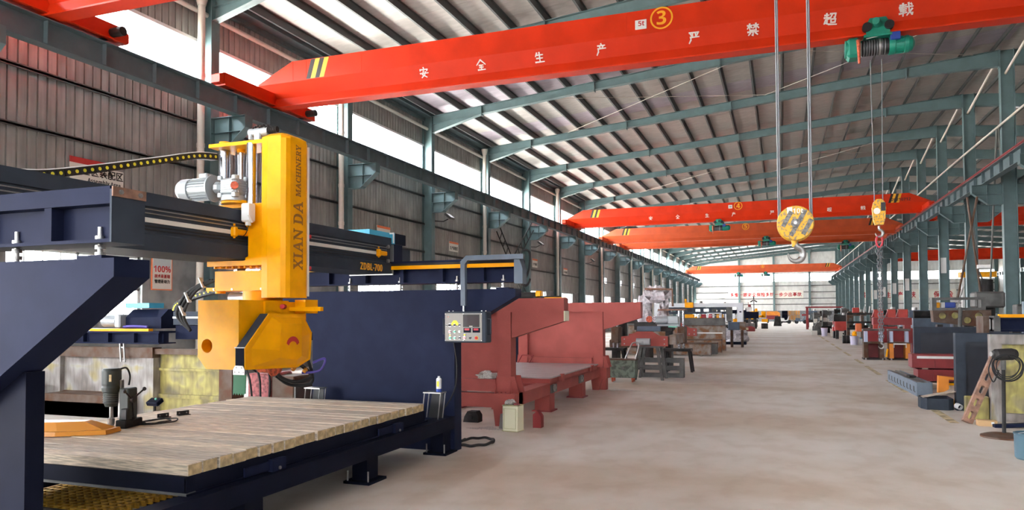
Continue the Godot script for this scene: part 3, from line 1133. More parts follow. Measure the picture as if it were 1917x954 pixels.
func big_hook() -> void:
	var z := -9.3
	var s := 9.3 / 9.6
	var c := Vector3(0.178 * s, 1.6 + 1.07 * s, z)
	var t := thing("hook_block", "large round yellow hook block marked 10t on four thick steel ropes", "hook", "", c)
	for e in [[0.06, "front_cheek"], [-0.1, "rear_cheek"]]:
		var st := mb()
		lathe(st, Vector3(0, 0, e[0]), Vector3.BACK, [[0, 0], [0.2, 0], [0.206, 0.008], [0.206, 0.03], [0.195, 0.042], [0, 0.046]], 40)
		put(e[1], st, "worn_yellow", t)
	var st := mb()
	lathe(st, Vector3(0.0, 0, -0.06), Vector3.BACK, [[0, 0], [0.19, 0], [0.16, 0.05], [0.19, 0.115], [0, 0.115]], 32)
	put("sheave", st, "machine_dark", t)
	st = mb()
	cyl(st, Vector3(0, 0, 0.1), Vector3(0, 0, 0.125), 0.05, -1, 24)
	put("axle_cap", st, "worn_grey", t)
	st = mb()
	cyl(st, Vector3(0, 0, 0.12), Vector3(0, 0, 0.14), 0.022, -1, 6)
	put("axle_nut", st, "steel_bare", t)
	for e in [[-0.09, 0.05, 0.2], [0.03, 0.0, 0.34], [0.13, -0.05, 0.2]]:
		st = mb()
		var d := Vector3(0.42, 0.9, 0).normalized()
		box(st, Vector3(e[0], e[1], 0.107), Vector3(0.05, e[2], 0.004), Basis(Vector3.BACK, -0.5))
		put("painted_stripe", st, "worn_grey", t)
	lettering("painted_mark", "★10t", 0.06, "paper", t, Vector3(0, 0.14, 0.108), Basis(), false, 0.004)
	st = mb()
	cyl(st, Vector3(-0.01, -0.18, 0), Vector3(-0.01, -0.27, 0), 0.04, 0.03, 14)
	put("hook_shank", st, "worn_yellow", t)
	st = mb()
	hook_shape(st, Vector3(0.0, -0.36, 0), 0.085, 0.038, Basis(Vector3.UP, 0.25))
	put("hook", st, "steel_bare", t)
	for x in [-0.185, -0.165, 0.165, 0.185]:
		st = mb()
		cyl(st, Vector3(x, 0.0, 0.0), Vector3(x * 1.02, 6.75 - c.y, 0.0), 0.0095, -1, 8)
		put("wire_rope", st, "cable_steel", t)

func build_cranes() -> void:
	var c := crane(-15.5, "crane_red", "nearest bright red overhead crane girder numbered 3 with white slogan", "3", true)
	crane_slogan(c, [-7.8, -6.35, -4.95, -3.55, -1.6, -0.45, 0.97, 2.28])
	var g := c.get_child(0)
	var st := mb()
	cbx(st, Vector3(-2.68, 7.63, 0.284), Vector3(0.24, 0.2, 0.008), 0.004)
	put("load_plate", st, "white", g)
	lettering("load_mark", "5t", 0.11, "letter_red", g, Vector3(-2.67, 7.65, 0.289), Basis(), false, 0.003)
	c = crane(-44.4, "crane_red", "red overhead crane numbered 4 in mid hall with hazard stripes", "4")
	crane_slogan(c, [-7.3, -5.7, -4.0, -2.5, -0.4, 1.1, 2.6, 4.3])
	g = c.get_child(0)
	st = mb()
	cbx(st, Vector3(-2.68, 7.68, 0.284), Vector3(0.22, 0.2, 0.008), 0.004)
	put("load_plate", st, "white", g)
	lettering("load_mark", "5t", 0.1, "letter_black", g, Vector3(-2.67, 7.68, 0.289), Basis(), false, 0.003)
	lettering("painted_date", "20210712", 0.16, "letter_black", g, Vector3(6.15, 7.6, 0.284), Basis(), false, 0.003)
	crane(-54.0, "crane_orange", "orange overhead crane numbered 5 just behind the red crane 4", "5", false, -12.21, 7.3, -0.15)
	crane(-60.0, "crane_orange", "dull orange overhead crane behind crane 5", "", false, -12.21, 7.3, -0.1)
	crane(-105.0, "crane_orange", "farthest orange overhead crane in front of the back wall window", "6")
	crane(-9.3, "crane_red", "red crane girder crossing overhead at the top left corner", "", false)
	hoist(Vector3(1.8, 6.66, -15.5), "green rope hoist with black drum under the nearest red girder")
	hoist(Vector3(-3.35, 6.5, -44.4), "small green rope hoist with dangling rope under crane 4")
	hoist(Vector3(-0.9, 6.35, -54.0), "dark green rope hoist under the orange crane 5")
	hoist(Vector3(4.6, 6.4, -60.0), "dark hoist at the right under the dull orange crane")
	hoist(Vector3(-1.9, 6.5, -105.0), "tiny green hoist under the farthest orange crane")
	hoist(Vector3(-5.4, 6.5, -105.0), "tiny dark hoist at the left under the farthest orange crane")
	# the crane over the camera carries the big hook on a winch crab
	var w := thing("crane_winch", "winch above the frame that carries the big yellow hook block", "winch", "", Vector3(0.17, 6.64, -9.3))
	st = mb()
	cyl(st, Vector3(-0.45, 0, 0), Vector3(0.45, 0, 0), 0.16, -1, 20)
	put("rope_drum", st, "black", w)
	st = mb()
	cbx(st, Vector3(-0.6, 0, 0), Vector3(0.3, 0.4, 0.4), 0.04)
	cbx(st, Vector3(0.62, 0, 0), Vector3(0.34, 0.36, 0.36), 0.08)
	put("gearbox", st, "hoist_green", w)
	big_hook()
	sling_hook()
	# red cranes of the second bay, seen between the columns
	crane(-52.0, "crane_red", "red overhead crane girder in the right bay behind the columns", "", false, 9.05, 28.0, -0.1)
	crane(-84.0, "crane_red", "distant dark red crane girder in the right bay, farther back", "", false, 9.05, 28.0, -0.2)

# ---------- fittings on the left wall and columns ----------
func build_fittings() -> void:
	var st: SurfaceTool
	for k in [0, 1, 3, 5, 7, 9, 10, 11, 12]:
		var z: float = -13.85 - 6.0 * k
		var t := thing("downpipe", {0: "cream rain downpipe behind the yellow cutting head", 1: "cream rain downpipe beside the second steel column", 3: "cream rain downpipe with hopper beside the fourth column", 5: "cream rain downpipe beside the column under crane 4", 7: "cream rain downpipe beside the eighth column of the left wall", 9: "slim cream downpipe beside the tenth column of the left wall", 10: "slim cream downpipe beside the eleventh column of the left wall", 11: "slim cream downpipe beside the twelfth column of the left wall", 12: "slim cream downpipe beside the thirteenth column of the left wall"}[k], "pipe", "rain downpipes on the left wall")
		st = mb()
		cyl(st, Vector3(-13.05, 0.3, z), Vector3(-13.05, 9.1 if k % 3 == 0 else 9.35, z), 0.085, -1, 14)
		put("pipe", st, "pipe", t)
		st = mb()
		for y in [2.2, 4.4, 5.6, 7.3]:
			cyl(st, Vector3(-13.05, y, z), Vector3(-13.05, y + 0.1, z), 0.097, -1, 14)
		put("collar", st, "pipe", t).set_meta("kind", "stuff")
		st = mb()
		cyl(st, Vector3(-13.05, 9.05, z), Vector3(-13.05, 9.3, z), 0.1, 0.16, 14)
		put("hopper", st, "pipe", t)
	# flood lamps on column brackets
	for e in [[-26.9, 5.4, "grey flood lamp on the third column above the small orange sign"], [-38.9, 5.35, "grey flood lamp on the column past the control arm"], [-51.0, 5.2, "distant grey flood lamp on a column under crane 4"]]:
		var t := thing("flood_lamp", e[2], "lamp", "flood lamps on the left columns", Vector3(-12.7, e[1], e[0]))
		st = mb()
		tube(st, [Vector3(-0.28, -0.12, 0.53), Vector3(-0.1, -0.1, 0.1), Vector3(0.08, 0.0, 0)], 0.02, 8)
		put("bracket", st, "machine_dark", t)
		var b := Basis(Vector3.FORWARD, -0.9)
		st = mb()
		cbx(st, Vector3(0.14, 0.1, 0), Vector3(0.1, 0.34, 0.4), 0.02, b)
		put("housing", st, "machine_grey", t)
		st = mb()
		box(st, Vector3(0.14, 0.1, 0) + b * Vector3(0.052, 0, 0), Vector3(0.006, 0.28, 0.34), b)
		put("lamp_glass", st, "white", t)
	# cat ladders leaning between the columns and the wall
	for e in [[Vector3(-13.0, 5.75, -33.4), Vector3(-13.0, 2.4, -37.6), "dark steel ladder slanting down beside the control arm, left one"], [Vector3(-12.7, 6.3, -37.9), Vector3(-12.7, 4.0, -34.6), "dark steel ladder slanting up to the bracket, right one"]]:
		var t := thing("steel_ladder", e[2], "ladder", "ladders by the left wall")
		var a: Vector3 = e[0]
		var b: Vector3 = e[1]
		var d := (b - a).normalized()
		var side := Vector3(0, -d.z, d.y) * 0.24
		for s in [-1.0, 1.0]:
			st = mb()
			tube(st, [a + side * s, b + side * s], 0.03, 6)
			put("stile", st, "machine_dark", t)
		var n := int((b - a).length() / 0.55)
		for k in range(1, n):
			st = mb()
			tube(st, [a + d * 0.55 * k - side, a + d * 0.55 * k + side], 0.02, 6)
			put("rung", st, "machine_dark", t)
	# signs on the cladding (faces towards +x; text runs along -z)
	var rt := Vector3(0, 0, -1)
	var up := Vector3.UP
	var sg := thing("wall_sign", "white sign with a red header and black characters behind the cable chain", "sign", "", Vector3(-13.36, 4.55, -11.2))
	st = mb()
	bx(st, 0, -0.3, -0.72, 0.02, 0.12, 0.55)
	put("board", st, "paper", sg)
	st = mb()
	bx(st, 0, 0.12, -0.35, 0.022, 0.24, 0.55)
	put("header", st, "sign_red", sg)
	write("characters", "全区装配区", Vector3(0.021, -0.0, -0.22), rt, up, 0.19, 0.2, "letter_black", sg, 0.12)
	lettering("subtitle", "Assembly Area", 0.085, "letter_black", sg, Vector3(0.022, -0.19, -0.25), Basis(Vector3.UP, PI / 2))
	for e in [[4.5, -23.0, 0.42, "small orange and white sign above the cyan box"], [4.47, -29.0, 0.42, "small orange and white sign left of the control arm"], [4.45, -40.2, 0.5, "small pale orange sign past the control arm"], [4.3, -46.6, 0.4, "faded pink sign on the cladding under crane 4"]]:
		var s := thing("wall_sign", e[3], "sign", "small signs on the cladding", Vector3(-13.36, e[0], e[1]))
		st = mb()
		bx(st, 0, -e[2] * 0.5, -0.46, 0.02, e[2] * 0.5, 0.46)
		put("board", st, "paper", s)
		st = mb()
		bx(st, 0.02, e[2] * 0.3, -0.46, 0.024, e[2] * 0.5, 0.46)
		put("header", st, "sign_orange", s)
		write("characters", "生产装配区", Vector3(0.021, -0.06, 0), rt, up, 0.15, 0.165, "letter_black", s, 0.13)
	var p := thing("poster", "framed poster reading 100% with red and black characters on the grey wall", "poster", "", Vector3(-13.38, 2.57, -13.02))
	st = mb()
	bx(st, 0, -0.42, -0.3, 0.02, 0.42, 0.3)
	put("frame", st, "sign_orange", p)
	st = mb()
	bx(st, 0.02, -0.395, -0.275, 0.024, 0.395, 0.275)
	put("sheet", st, "paper", p)
	st = mb()
	bx(st, 0.024, 0.08, -0.25, 0.026, 0.37, 0.25)
	put("picture", st, "poster_sky", p)
	lettering("headline", "100%", 0.15, "letter_red", p, Vector3(0.027, 0.06, 0), Basis(Vector3.UP, PI / 2))
	write("characters", "技术是基础", Vector3(0.025, -0.1, 0), rt, up, 0.085, 0.09, "letter_red", p, 0.14)
	write("characters", "管理是动力", Vector3(0.025, -0.22, 0), rt, up, 0.085, 0.09, "letter_black", p, 0.14)
	# slogan painted on the back wall, in two bays
	var bw := thing("wall_slogan", "faded red slogan in large characters across the far back wall", "slogan", "", Vector3(-2.3, 4.25, ZB + 0.14))
	st = mb()
	bx(st, -5.6, -0.6, 0, 5.6, 0.6, 0.01)
	put("board", st, "paper", bw)
	write("characters", "多看一眼安全保险多防一步少出事故", Vector3(0, 0, 0.012), Vector3.RIGHT, up, 0.62, 0.67, "banner_red", bw, 0.14)
	bw = thing("wall_slogan", "red characters on the back wall of the right bay, seen between columns", "slogan", "", Vector3(17.5, 4.0, ZB + 0.14))
	st = mb()
	bx(st, -6.5, -0.8, 0, 6.5, 0.8, 0.01)
	put("board", st, "paper", bw)
	write("characters", "安全生产技术保险", Vector3(0, 0, 0.012), Vector3.RIGHT, up, 0.9, 1.6, "banner_red", bw, 0.14)

# ---------- the blue bridge saw with the yellow head ----------
func bolt(st: SurfaceTool, at: Vector3, d: Vector3, r: float) -> void:
	cyl(st, at, at + d * r * 0.8, r, -1, 6)

func end_frame(parent: Node, z0: float, z1: float, xr: float) -> void:
	# panel with a corbel reaching right, z0 is the front face
	var f := part("end_frame", parent)
	var st := mb()
	if z0 > -5.0:
		prz(st, [[xr, 1.78], [xr, 1.87], [-6.25, 1.87], [-6.25, 1.78], [-5.2, 1.05], [-4.1, 1.05]], z1, z0)
		put("corbel_box", st, "navy", f)
		st = mb()
		bx(st, -5.5, 0.0, -2.815, -3.69, 1.3, -2.71)
		put("post", st, "navy_dark", f)
	else:
		prz(st, [[-5.5, 0.0], [-3.556, 0.0], [-3.556, 1.36], [xr, 1.78], [xr, 1.87], [-6.25, 1.87], [-6.25, 1.78], [-5.5, 1.36]], z1, z0)
		put("panel", st, "navy", f)
	st = mb()
	bx(st, xr - 0.24, 1.87, z0 - 0.16, xr - 0.08, 1.885, z0)
	bx(st, -6.2, 1.87, z0 - 0.16, -6.05, 1.885, z0)
	put("packing_plate", st, "navy", f)
	for x in [xr - 0.17, xr - 0.75, -4.3, -5.0, -5.9]:
		st = mb()
		cyl(st, Vector3(x, 1.87, z0 - 0.07), Vector3(x, 2.03, z0 - 0.07), 0.012, -1, 8)
		for y in [1.885, 1.92, 1.965]:
			cyl(st, Vector3(x, y, z0 - 0.07), Vector3(x, y + 0.02, z0 - 0.07), 0.026, -1, 6)
		put("levelling_bolt", st, "steel_bare", f)

func rail_beam(parent: Node, z0: float, z1: float, xr: float, strip: bool) -> void:
	# I-beam lying across, carried on bolts; z0 front
	var f := part("rail_beam", parent)
	var xl := -6.3
	var st := mb()
	bx(st, xl, 2.13, z1, xr, 2.215, z0)
	bx(st, xl, 1.945, z1, xr, 1.962, z0)
	bx(st, xl, 1.962, z0 - 0.09, xr, 2.13, z0 - 0.075)
	put("beam", st, "navy", f)
	st = mb()
	bx(st, xr, 1.945, z1, xr + 0.012, 2.2, z0)
	put("end_plate", st, "slate", f)
	var x := xr - 0.42
	while x > xl:
		st = mb()
		bx(st, x - 0.025, 1.962, z0 - 0.08, x + 0.025, 2.13, z0 - 0.008)
		put("stiffener", st, "navy", f)
		x -= 0.52
	if strip:
		st = mb()
		bx(st, xl, 2.118, z0, xr - 0.02, 2.162, z0 + 0.012)
		put("yellow_edging", st, "amber", f)
		st = mb()
		bx(st, xl, 2.162, z0 - 0.02, xr - 0.02, 2.19, z0 + 0.006)
		put("bellows_cover", st, "machine_dark", f)
	else:
		st = mb()
		bx(st, xr + 0.012, 2.165, z1, xr + 0.02, 2.212, z0)
		put("wiper_strip", st, "slot_brown", f)
		st = mb()
		for z in [lerpf(z0, z1, 0.22), lerpf(z0, z1, 0.8)]:
			bolt(st, Vector3(xr + 0.02, 2.188, z), Vector3.RIGHT, 0.012)
		put("bolt", st, "steel_bare", f)

func cable_chain(parent: Node, pts: Array, w: float, h: float, dot := true) -> void:
	# links along a path; side plates dark with yellow caps on the +x face
	var f := part("cable_chain", parent)
	var c := curve(pts, 30)
	var length := 0.0
	for k in c.size() - 1:
		length += (c[k + 1] - c[k]).length()
	var n := int(length / (h * 1.15))
	var acc := 0.0
	var k := 0
	for i in n:
		var want := length * (i + 0.5) / n
		while k < c.size() - 2 and acc + (c[k + 1] - c[k]).length() < want:
			acc += (c[k + 1] - c[k]).length()
			k += 1
		var seg: Vector3 = c[k + 1] - c[k]
		var p: Vector3 = c[k] + seg.normalized() * (want - acc)
		var d := seg.normalized()
		var side := Vector3.RIGHT
		var up := d.cross(side).normalized() * -1.0
		if up.y < 0:
			up = -up
		var b := Basis(side, up, side.cross(up))
		var st := mb()
		box(st, p, Vector3(w, h, length / n * 0.94), b)
		var l := put("chain_link", st, "black", f)
		if dot:
			st = mb()
			cyl(st, p + side * w * 0.5, p + side * (w * 0.5 + 0.003), h * 0.24, -1, 10)
			put("cap", st, "lemon", l)
	if dot:
		var st := mb()
		var hi := []
		for p in c:
			hi.append(p + Vector3(w * 0.3, h * 0.56, 0))
		tube(st, hi, 0.006, 5)
		put("edge_strip", st, "white", f)

func gear_motor(parent: Node, at: Vector3) -> void:
	# worm gear at the point, motor sticking out towards -x
	var f := part("gear_motor", parent)
	var st := mb()
	cbx(st, at, Vector3(0.17, 0.15, 0.16), 0.02)
	for e in [[-1, -1], [-1, 1], [1, -1], [1, 1]]:
		cbx(st, at + Vector3(e[0] * 0.075, e[1] * 0.075, 0.075), Vector3(0.045, 0.04, 0.03), 0.006)
		cbx(st, at + Vector3(0.085, e[1] * 0.075, e[0] * 0.06), Vector3(0.03, 0.04, 0.045), 0.006)
	cbx(st, at + Vector3(-0.13, 0.0, 0.02), Vector3(0.1, 0.1, 0.12), 0.03)
	cyl(st, at + Vector3(0, -0.075, 0), at + Vector3(0, -0.12, 0), 0.1, -1, 20)
	put("gearbox", st, "motor_grey", f)
	st = mb()
	for k in 6:
		bx(st, at.x - 0.06, at.y - 0.05 + k * 0.02, at.z + 0.08, at.x + 0.06, at.y - 0.044 + k * 0.02, at.z + 0.092)
		bx(st, at.x + 0.085, at.y - 0.05 + k * 0.02, at.z - 0.06, at.x + 0.097, at.y - 0.044 + k * 0.02, at.z + 0.05)
	put("cooling_ribs", st, "motor_grey", f)
	st = mb()
	cyl(st, at + Vector3(0.075, 0.0, 0.075), at + Vector3(0.1, 0.0, 0.1), 0.032, -1, 20)
	put("shaft_cap", st, "hoist_orange", f)
	st = mb()
	cyl(st, at + Vector3(-0.2, 0.0, 0.02), at + Vector3(-0.185, 0.0, 0.02), 0.118, -1, 28)
	put("flange", st, "motor_grey", f)
	st = mb()
	var m0 := at + Vector3(-0.2, 0.0, 0.02)
	lathe(st, m0, Vector3.LEFT, [[0.0, 0.0], [0.085, 0.0], [0.085, 0.22], [0.1, 0.225], [0.1, 0.32], [0.085, 0.35], [0.0, 0.36]], 24)
	for k in 22:
		var a := TAU * k / 22
		box(st, m0 + Vector3(-0.11, cos(a) * 0.09, sin(a) * 0.09), Vector3(0.2, 0.022, 0.005), Basis(Vector3.RIGHT, a))
	put("motor", st, "motor_grey", f)
	st = mb()
	cbx(st, m0 + Vector3(-0.08, 0.11, 0), Vector3(0.09, 0.05, 0.09), 0.008)
	put("terminal_box", st, "motor_grey", f)

func bridge_saw() -> void:
	var t := thing("bridge_saw", "navy blue stone bridge saw with a yellow cutting head in the foreground", "machine")
	var st: SurfaceTool
	end_frame(t, -2.605, -2.815, -2.97)
	end_frame(t, -7.737, -7.93, -2.8)
	rail_beam(t, -2.605, -2.8, -3.0, false)
	rail_beam(t, -7.737, -8.0, -2.79, true)
	# bridge
	var br := part("bridge", t)
	st = mb()
	var xr := -4.4
	prz(st, [[-4.95, 2.07], [xr + 0.02, 2.07], [xr + 0.02, 2.19], [xr, 2.2], [xr, 2.395], [xr + 0.015, 2.4], [xr + 0.015, 2.5], [-4.95, 2.5]], -7.74, -2.45)
	put("beam", st, "slate", br)
	st = mb()
	bx(st, xr, 2.28, -7.6, xr + 0.012, 2.315, -2.5)
	put("guide_rail", st, "paper", br)
	for y in [2.225, 2.25, 2.345, 2.375]:
		st = mb()
		bx(st, xr, y, -7.65, xr + 0.008, y + 0.008, -2.5)
		put("trim_strip", st, "machine_dark" if y < 2.3 else "steel_bare", br)
	st = mb()
	bx(st, -4.97, 2.06, -7.76, xr + 0.035, 2.42, -7.74)
	put("end_plate", st, "steel_bare", br)
	lettering("model_mark", "ZDBL-700", 0.082, "number_yellow", br, Vector3(xr + 0.022, 2.125, -7.28), Basis(Vector3.UP, PI / 2), false, 0.004)
	for zz in [-5.03, -7.42]:
		st = mb()
		cbx(st, Vector3(xr + 0.03, 2.3, zz), Vector3(0.05, 0.085, 0.05), 0.01)
		cbx(st, Vector3(xr + 0.03, 2.3, zz - 0.09), Vector3(0.04, 0.05, 0.16), 0.008)
		for y in [2.245, 2.35]:
			cyl(st, Vector3(xr + 0.03, y, zz), Vector3(xr + 0.03, y + 0.02, zz), 0.01, -1, 8)
		put("stop_block", st, "amber", br)
	st = mb()
	for y in [2.22, 2.39]:
		cyl(st, Vector3(xr, y, -7.66), Vector3(xr + 0.03, y, -7.66), 0.022, -1, 14)
	put("bolt", st, "steel_bare", br)
	# carriage of the bridge on the far rail, and the film-covered box on top
	var cg := part("bridge_carriage", t)
	st = mb()
	bx(st, -4.95, 2.16, -8.0, -4.38, 2.43, -7.76)
	put("carriage_block", st, "navy", cg)
	st = mb()
	cbx(st, Vector3(-4.47, 2.3, -8.12), Vector3(0.16, 0.2, 0.22), 0.01)
	put("motor_cover", st, "slate", cg)
	st = mb()
	bx(st, -4.97, 2.43, -8.05, -4.36, 2.56, -7.78)
	put("hood", st, "navy_dark", cg)
	st = mb()
	bx(st, -4.97, 2.431, -7.78, -4.36, 2.562, -7.765)
	bx(st, -4.95, 2.5, -7.765, -4.42, 2.566, -7.3)
	put("protective_film", st, "cyan", cg)
	st = mb()
	bx(st, -4.98, 2.55, -7.765, -4.36, 2.568, -7.755)
	bx(st, -4.375, 2.44, -7.765, -4.36, 2.56, -7.755)
	put("film_border", st, "white", cg)
	st = mb()
	bx(st, -4.95, 2.21, -2.8, -4.38, 2.43, -2.45)
	put("carriage_block", st, "navy", cg)
	# --- carriage plate hugging the bridge
	var ca := part("head_carriage", t)
	st = mb()
	prz(st, [[-4.86, 2.53], [-4.42, 2.53], [-4.395, 2.5], [-4.395, 2.4], [-4.35, 2.33], [-4.35, 2.1], [-4.39, 2.085], [-4.39, 2.065], [-4.8, 2.065], [-4.8, 2.02], [-4.17, 2.02], [-4.17, 2.56], [-4.86, 2.56]], -5.5, -5.18)
	put("saddle", st, "amber", ca)
	st = mb()
	cyl(st, Vector3(-4.48, 2.56, -5.18), Vector3(-4.48, 2.585, -5.18), 0.125, -1, 24)
	put("gear_seat", st, "amber", ca)
	st = mb()
	for k in 9:
		cyl(st, Vector3(-4.74 + k * 0.065, 2.0, -5.22), Vector3(-4.74 + k * 0.065, 2.02, -5.22), 0.014, -1, 6)
	bx(st, -4.75, 2.005, -5.45, -4.2, 2.02, -5.24)
	put("bolt_row", st, "amber", ca)
	gear_motor(ca, Vector3(-4.47, 2.7, -5.13))
	st = mb()
	cbx(st, Vector3(-4.3, 2.47, -5.12), Vector3(0.1, 0.16, 0.08), 0.012)
	cyl(st, Vector3(-4.3, 2.39, -5.12), Vector3(-4.3, 2.36, -5.12), 0.025, -1, 10)
	prx(st, [[-5.08, 2.54], [-5.05, 2.54], [-5.05, 2.44], [-5.1, 2.38], [-5.11, 2.41], [-5.08, 2.45]], -4.25, -4.235)
	put("oil_pump", st, "white", ca)
	st = mb()
	tube(st, curve([Vector3(-4.3, 2.36, -5.12), Vector3(-4.31, 2.3, -5.11), Vector3(-4.36, 2.26, -5.12)]), 0.004, 5)
	put("oil_line", st, "black", ca)
	# --- lifting tower: chrome columns, top plate, yellow cover
	var tw := part("lifting_tower", t)
	for e in [[-4.72, 0.05, 2.55, -5.3], [-4.55, 0.022, 2.6, -5.32], [-4.335, 0.042, 2.55, -5.2], [-4.64, 0.05, 1.9, -5.42], [-4.29, 0.03, 2.5, -5.32]]:
		st = mb()
		cyl(st, Vector3(e[0], e[2], e[3]), Vector3(e[0], 3.09, e[3]), e[1], -1, 24)
		put("chrome_column", st, "chrome", tw)
	st = mb()
	bx(st, -4.78, 3.08, -5.5, -4.16, 3.112, -5.17)
	cyl(st, Vector3(-4.64, 3.112, -5.22), Vector3(-4.64, 3.13, -5.22), 0.05, -1, 16)
	cyl(st, Vector3(-4.55, 3.05, -5.32), Vector3(-4.55, 3.08, -5.32), 0.035, -1, 14)
	put("top_plate", st, "amber", tw)
	st = mb()
	# plan of the cover: (x, z) with chamfered corners and a step down the middle
	pry(st, [[-4.17, -5.43], [-4.17, -5.15], [-4.155, -5.115], [-4.085, -5.1], [-3.95, -5.1], [-3.915, -5.125], [-3.9, -5.165], [-3.9, -5.385], [-3.915, -5.42], [-3.95, -5.43]], 1.735, 3.09)
	prism(st, [[-4.155, -5.115], [-4.085, -5.1], [-3.95, -5.1], [-3.9, -5.165], [-3.9, -5.385], [-3.95, -5.43], [-4.155, -5.43]], Vector3(0, 3.09, 0), Vector3.RIGHT, Vector3(0, 0, 1), Vector3(0, 0.02, 0))
	loft(st, [[Vector3(-4.155, 3.11, -5.115), Vector3(-3.95, 3.11, -5.1), Vector3(-3.9, 3.11, -5.165), Vector3(-3.9, 3.11, -5.385), Vector3(-3.95, 3.11, -5.43), Vector3(-4.155, 3.11, -5.43)], [Vector3(-4.1, 3.14, -5.15), Vector3(-3.98, 3.14, -5.15), Vector3(-3.95, 3.14, -5.19), Vector3(-3.95, 3.14, -5.36), Vector3(-3.98, 3.14, -5.39), Vector3(-4.1, 3.14, -5.39)]])
	put("tower_cover", st, "amber", tw)
	st = mb()
	bx(st, -4.19, 1.735, -5.45, -4.168, 3.1, -5.16)
	put("mounting_flange", st, "amber", tw)
	st = mb()
	bx(st, -3.93, 1.75, -5.44, -3.905, 3.07, -5.43)
	put("edge_trim", st, "white", tw)
	var rot := Basis(Vector3.UP, PI / 2) * Basis(Vector3.BACK, PI / 2)
	lettering("tower_lettering", "XIAN DA", 0.1, "brown_letter", tw, Vector3(-3.899, 2.27, -5.275), rot * Basis.from_scale(Vector3(1, 1.35, 1)), true)
	lettering("tower_lettering", "MACHINERY", 0.052, "brown_letter", tw, Vector3(-3.899, 2.83, -5.275), rot * Basis.from_scale(Vector3(1, 1.35, 1)), true)
	for y in [2.0, 2.28]:
		st = mb()
		cyl(st, Vector3(-3.93, y, -5.44), Vector3(-3.91, y, -5.47), 0.018, -1, 10)
		put("marker_lamp", st, "letter_red", tw)
	# little hydraulic motor on the top plate
	st = mb()
	cbx(st, Vector3(-4.3, 3.17, -5.26), Vector3(0.07, 0.1, 0.08), 0.01)
	cyl(st, Vector3(-4.4, 3.2, -5.26), Vector3(-4.2, 3.2, -5.26), 0.038, -1, 16)
	cyl(st, Vector3(-4.38, 3.135, -5.24), Vector3(-4.38, 3.19, -5.24), 0.02, -1, 10)
	put("hydraulic_motor", st, "motor_grey", tw)
	st = mb()
	for k in 8:
		cyl(st, Vector3(-4.2 + k * 0.012, 3.21, -5.26), Vector3(-4.194 + k * 0.012, 3.21, -5.26), 0.034 - 0.001 * k, -1, 10)
		ball(st, Vector3(-4.35 + k * 0.022, 3.235 + 0.008 * (k % 3), -5.24), 0.011, 6)
	put("valve_block", st, "machine_dark", tw)
	# --- swivel and cutting head
	var hd := part("cutting_head", t)
	st = mb()
	bx(st, -4.71, 1.83, -5.5, -4.17, 1.975, -5.18)
	put("swivel_housing", st, "amber", hd)
	st = mb()
	bx(st, -4.79, 1.80, -5.52, -4.14, 1.832, -5.16)
	put("swivel_plate", st, "amber", hd)
	for e in [-4.7, -4.5, -4.19]:
		st = mb()
		bolt(st, Vector3(e, 1.815, -5.16), Vector3.BACK, 0.01)
		put("bolt", st, "steel_bare", hd)
	st = mb()
	cyl(st, Vector3(-4.32, 1.68, -5.34), Vector3(-4.32, 1.8, -5.34), 0.17, -1, 32)
	cyl(st, Vector3(-4.7, 1.78, -5.24), Vector3(-4.7, 1.8, -5.24), 0.045, -1, 16)
	put("swivel_neck", st, "amber", hd)
	st = mb()
	bx(st, -4.5, 1.54, -5.5, -3.98, 1.7, -4.95)
	bx(st, -3.98, 1.6, -5.52, -3.87, 1.72, -5.34)
	put("head_frame", st, "amber", hd)
	st = mb()
	bx(st, -3.98, 1.62, -5.3, -3.66, 1.655, -5.26)
	put("swivel_handle", st, "amber", hd)
	st = mb()
	cyl(st, Vector3(-3.98, 1.66, -5.2), Vector3(-3.96, 1.66, -5.14), 0.02, -1, 12)
	put("red_knob", st, "letter_red", hd)
	# box that covers the motor
	var sk := CSGPolygon3D.new()
	sk.polygon = PackedVector2Array([Vector2(-4.405, 1.255), Vector2(-4.32, 1.16), Vector2(-4.05, 1.16), Vector2(-4.0, 1.22), Vector2(-4.0, 1.71), Vector2(-4.405, 1.71)])
	sk.depth = 0.62
	sk.position = Vector3(0, 0, -4.66)
	var hole := CSGCylinder3D.new()
	hole.name = "opening"
	hole.radius = 0.055
	hole.height = 0.8
	hole.sides = 28
	hole.rotation.x = PI / 2
	hole.position = Vector3(-4.313, 1.345, -0.0)
	hole.operation = CSGShape3D.OPERATION_SUBTRACTION
	sk.add_child(hole)
	sk.material_override = M.amber
	hang("motor_cover", sk, hd)
	st = mb()
	cyl(st, Vector3(-4.72, 1.745, -5.4), Vector3(-4.5, 1.745, -5.4), 0.05, -1, 18)
	bx(st, -4.66, 1.69, -5.5, -4.5, 1.7, -5.35)
	put("spindle_motor", st, "motor_grey", hd)
	# blade guard in the y-z plane
	var gp := [[-4.59, 1.168], [-4.588, 1.335], [-4.867, 1.6], [-5.31, 1.594], [-5.441, 1.433], [-5.42, 1.2], [-5.24, 1.142]]
	st = mb()
	prx(st, gp, -3.965, -3.885)
	var bg := put("blade_guard", st, "slate", hd)
	st = mb()
	prx(st, gp, -3.885, -3.875)
	put("guard_face", st, "amber", bg)
	st = mb()
	var outer := [Vector3(-3.875, 1.19, -4.66), Vector3(-3.875, 1.33, -4.66), Vector3(-3.875, 1.57, -4.9), Vector3(-3.875, 1.565, -5.29), Vector3(-3.875, 1.42, -5.41), Vector3(-3.875, 1.21, -5.39), Vector3(-3.875, 1.165, -5.23)]
	var inner := [Vector3(-3.835, 1.24, -4.95), Vector3(-3.835, 1.3, -4.95), Vector3(-3.835, 1.52, -4.97), Vector3(-3.835, 1.515, -5.24), Vector3(-3.835, 1.4, -5.245), Vector3(-3.835, 1.24, -5.24), Vector3(-3.835, 1.21, -5.18)]
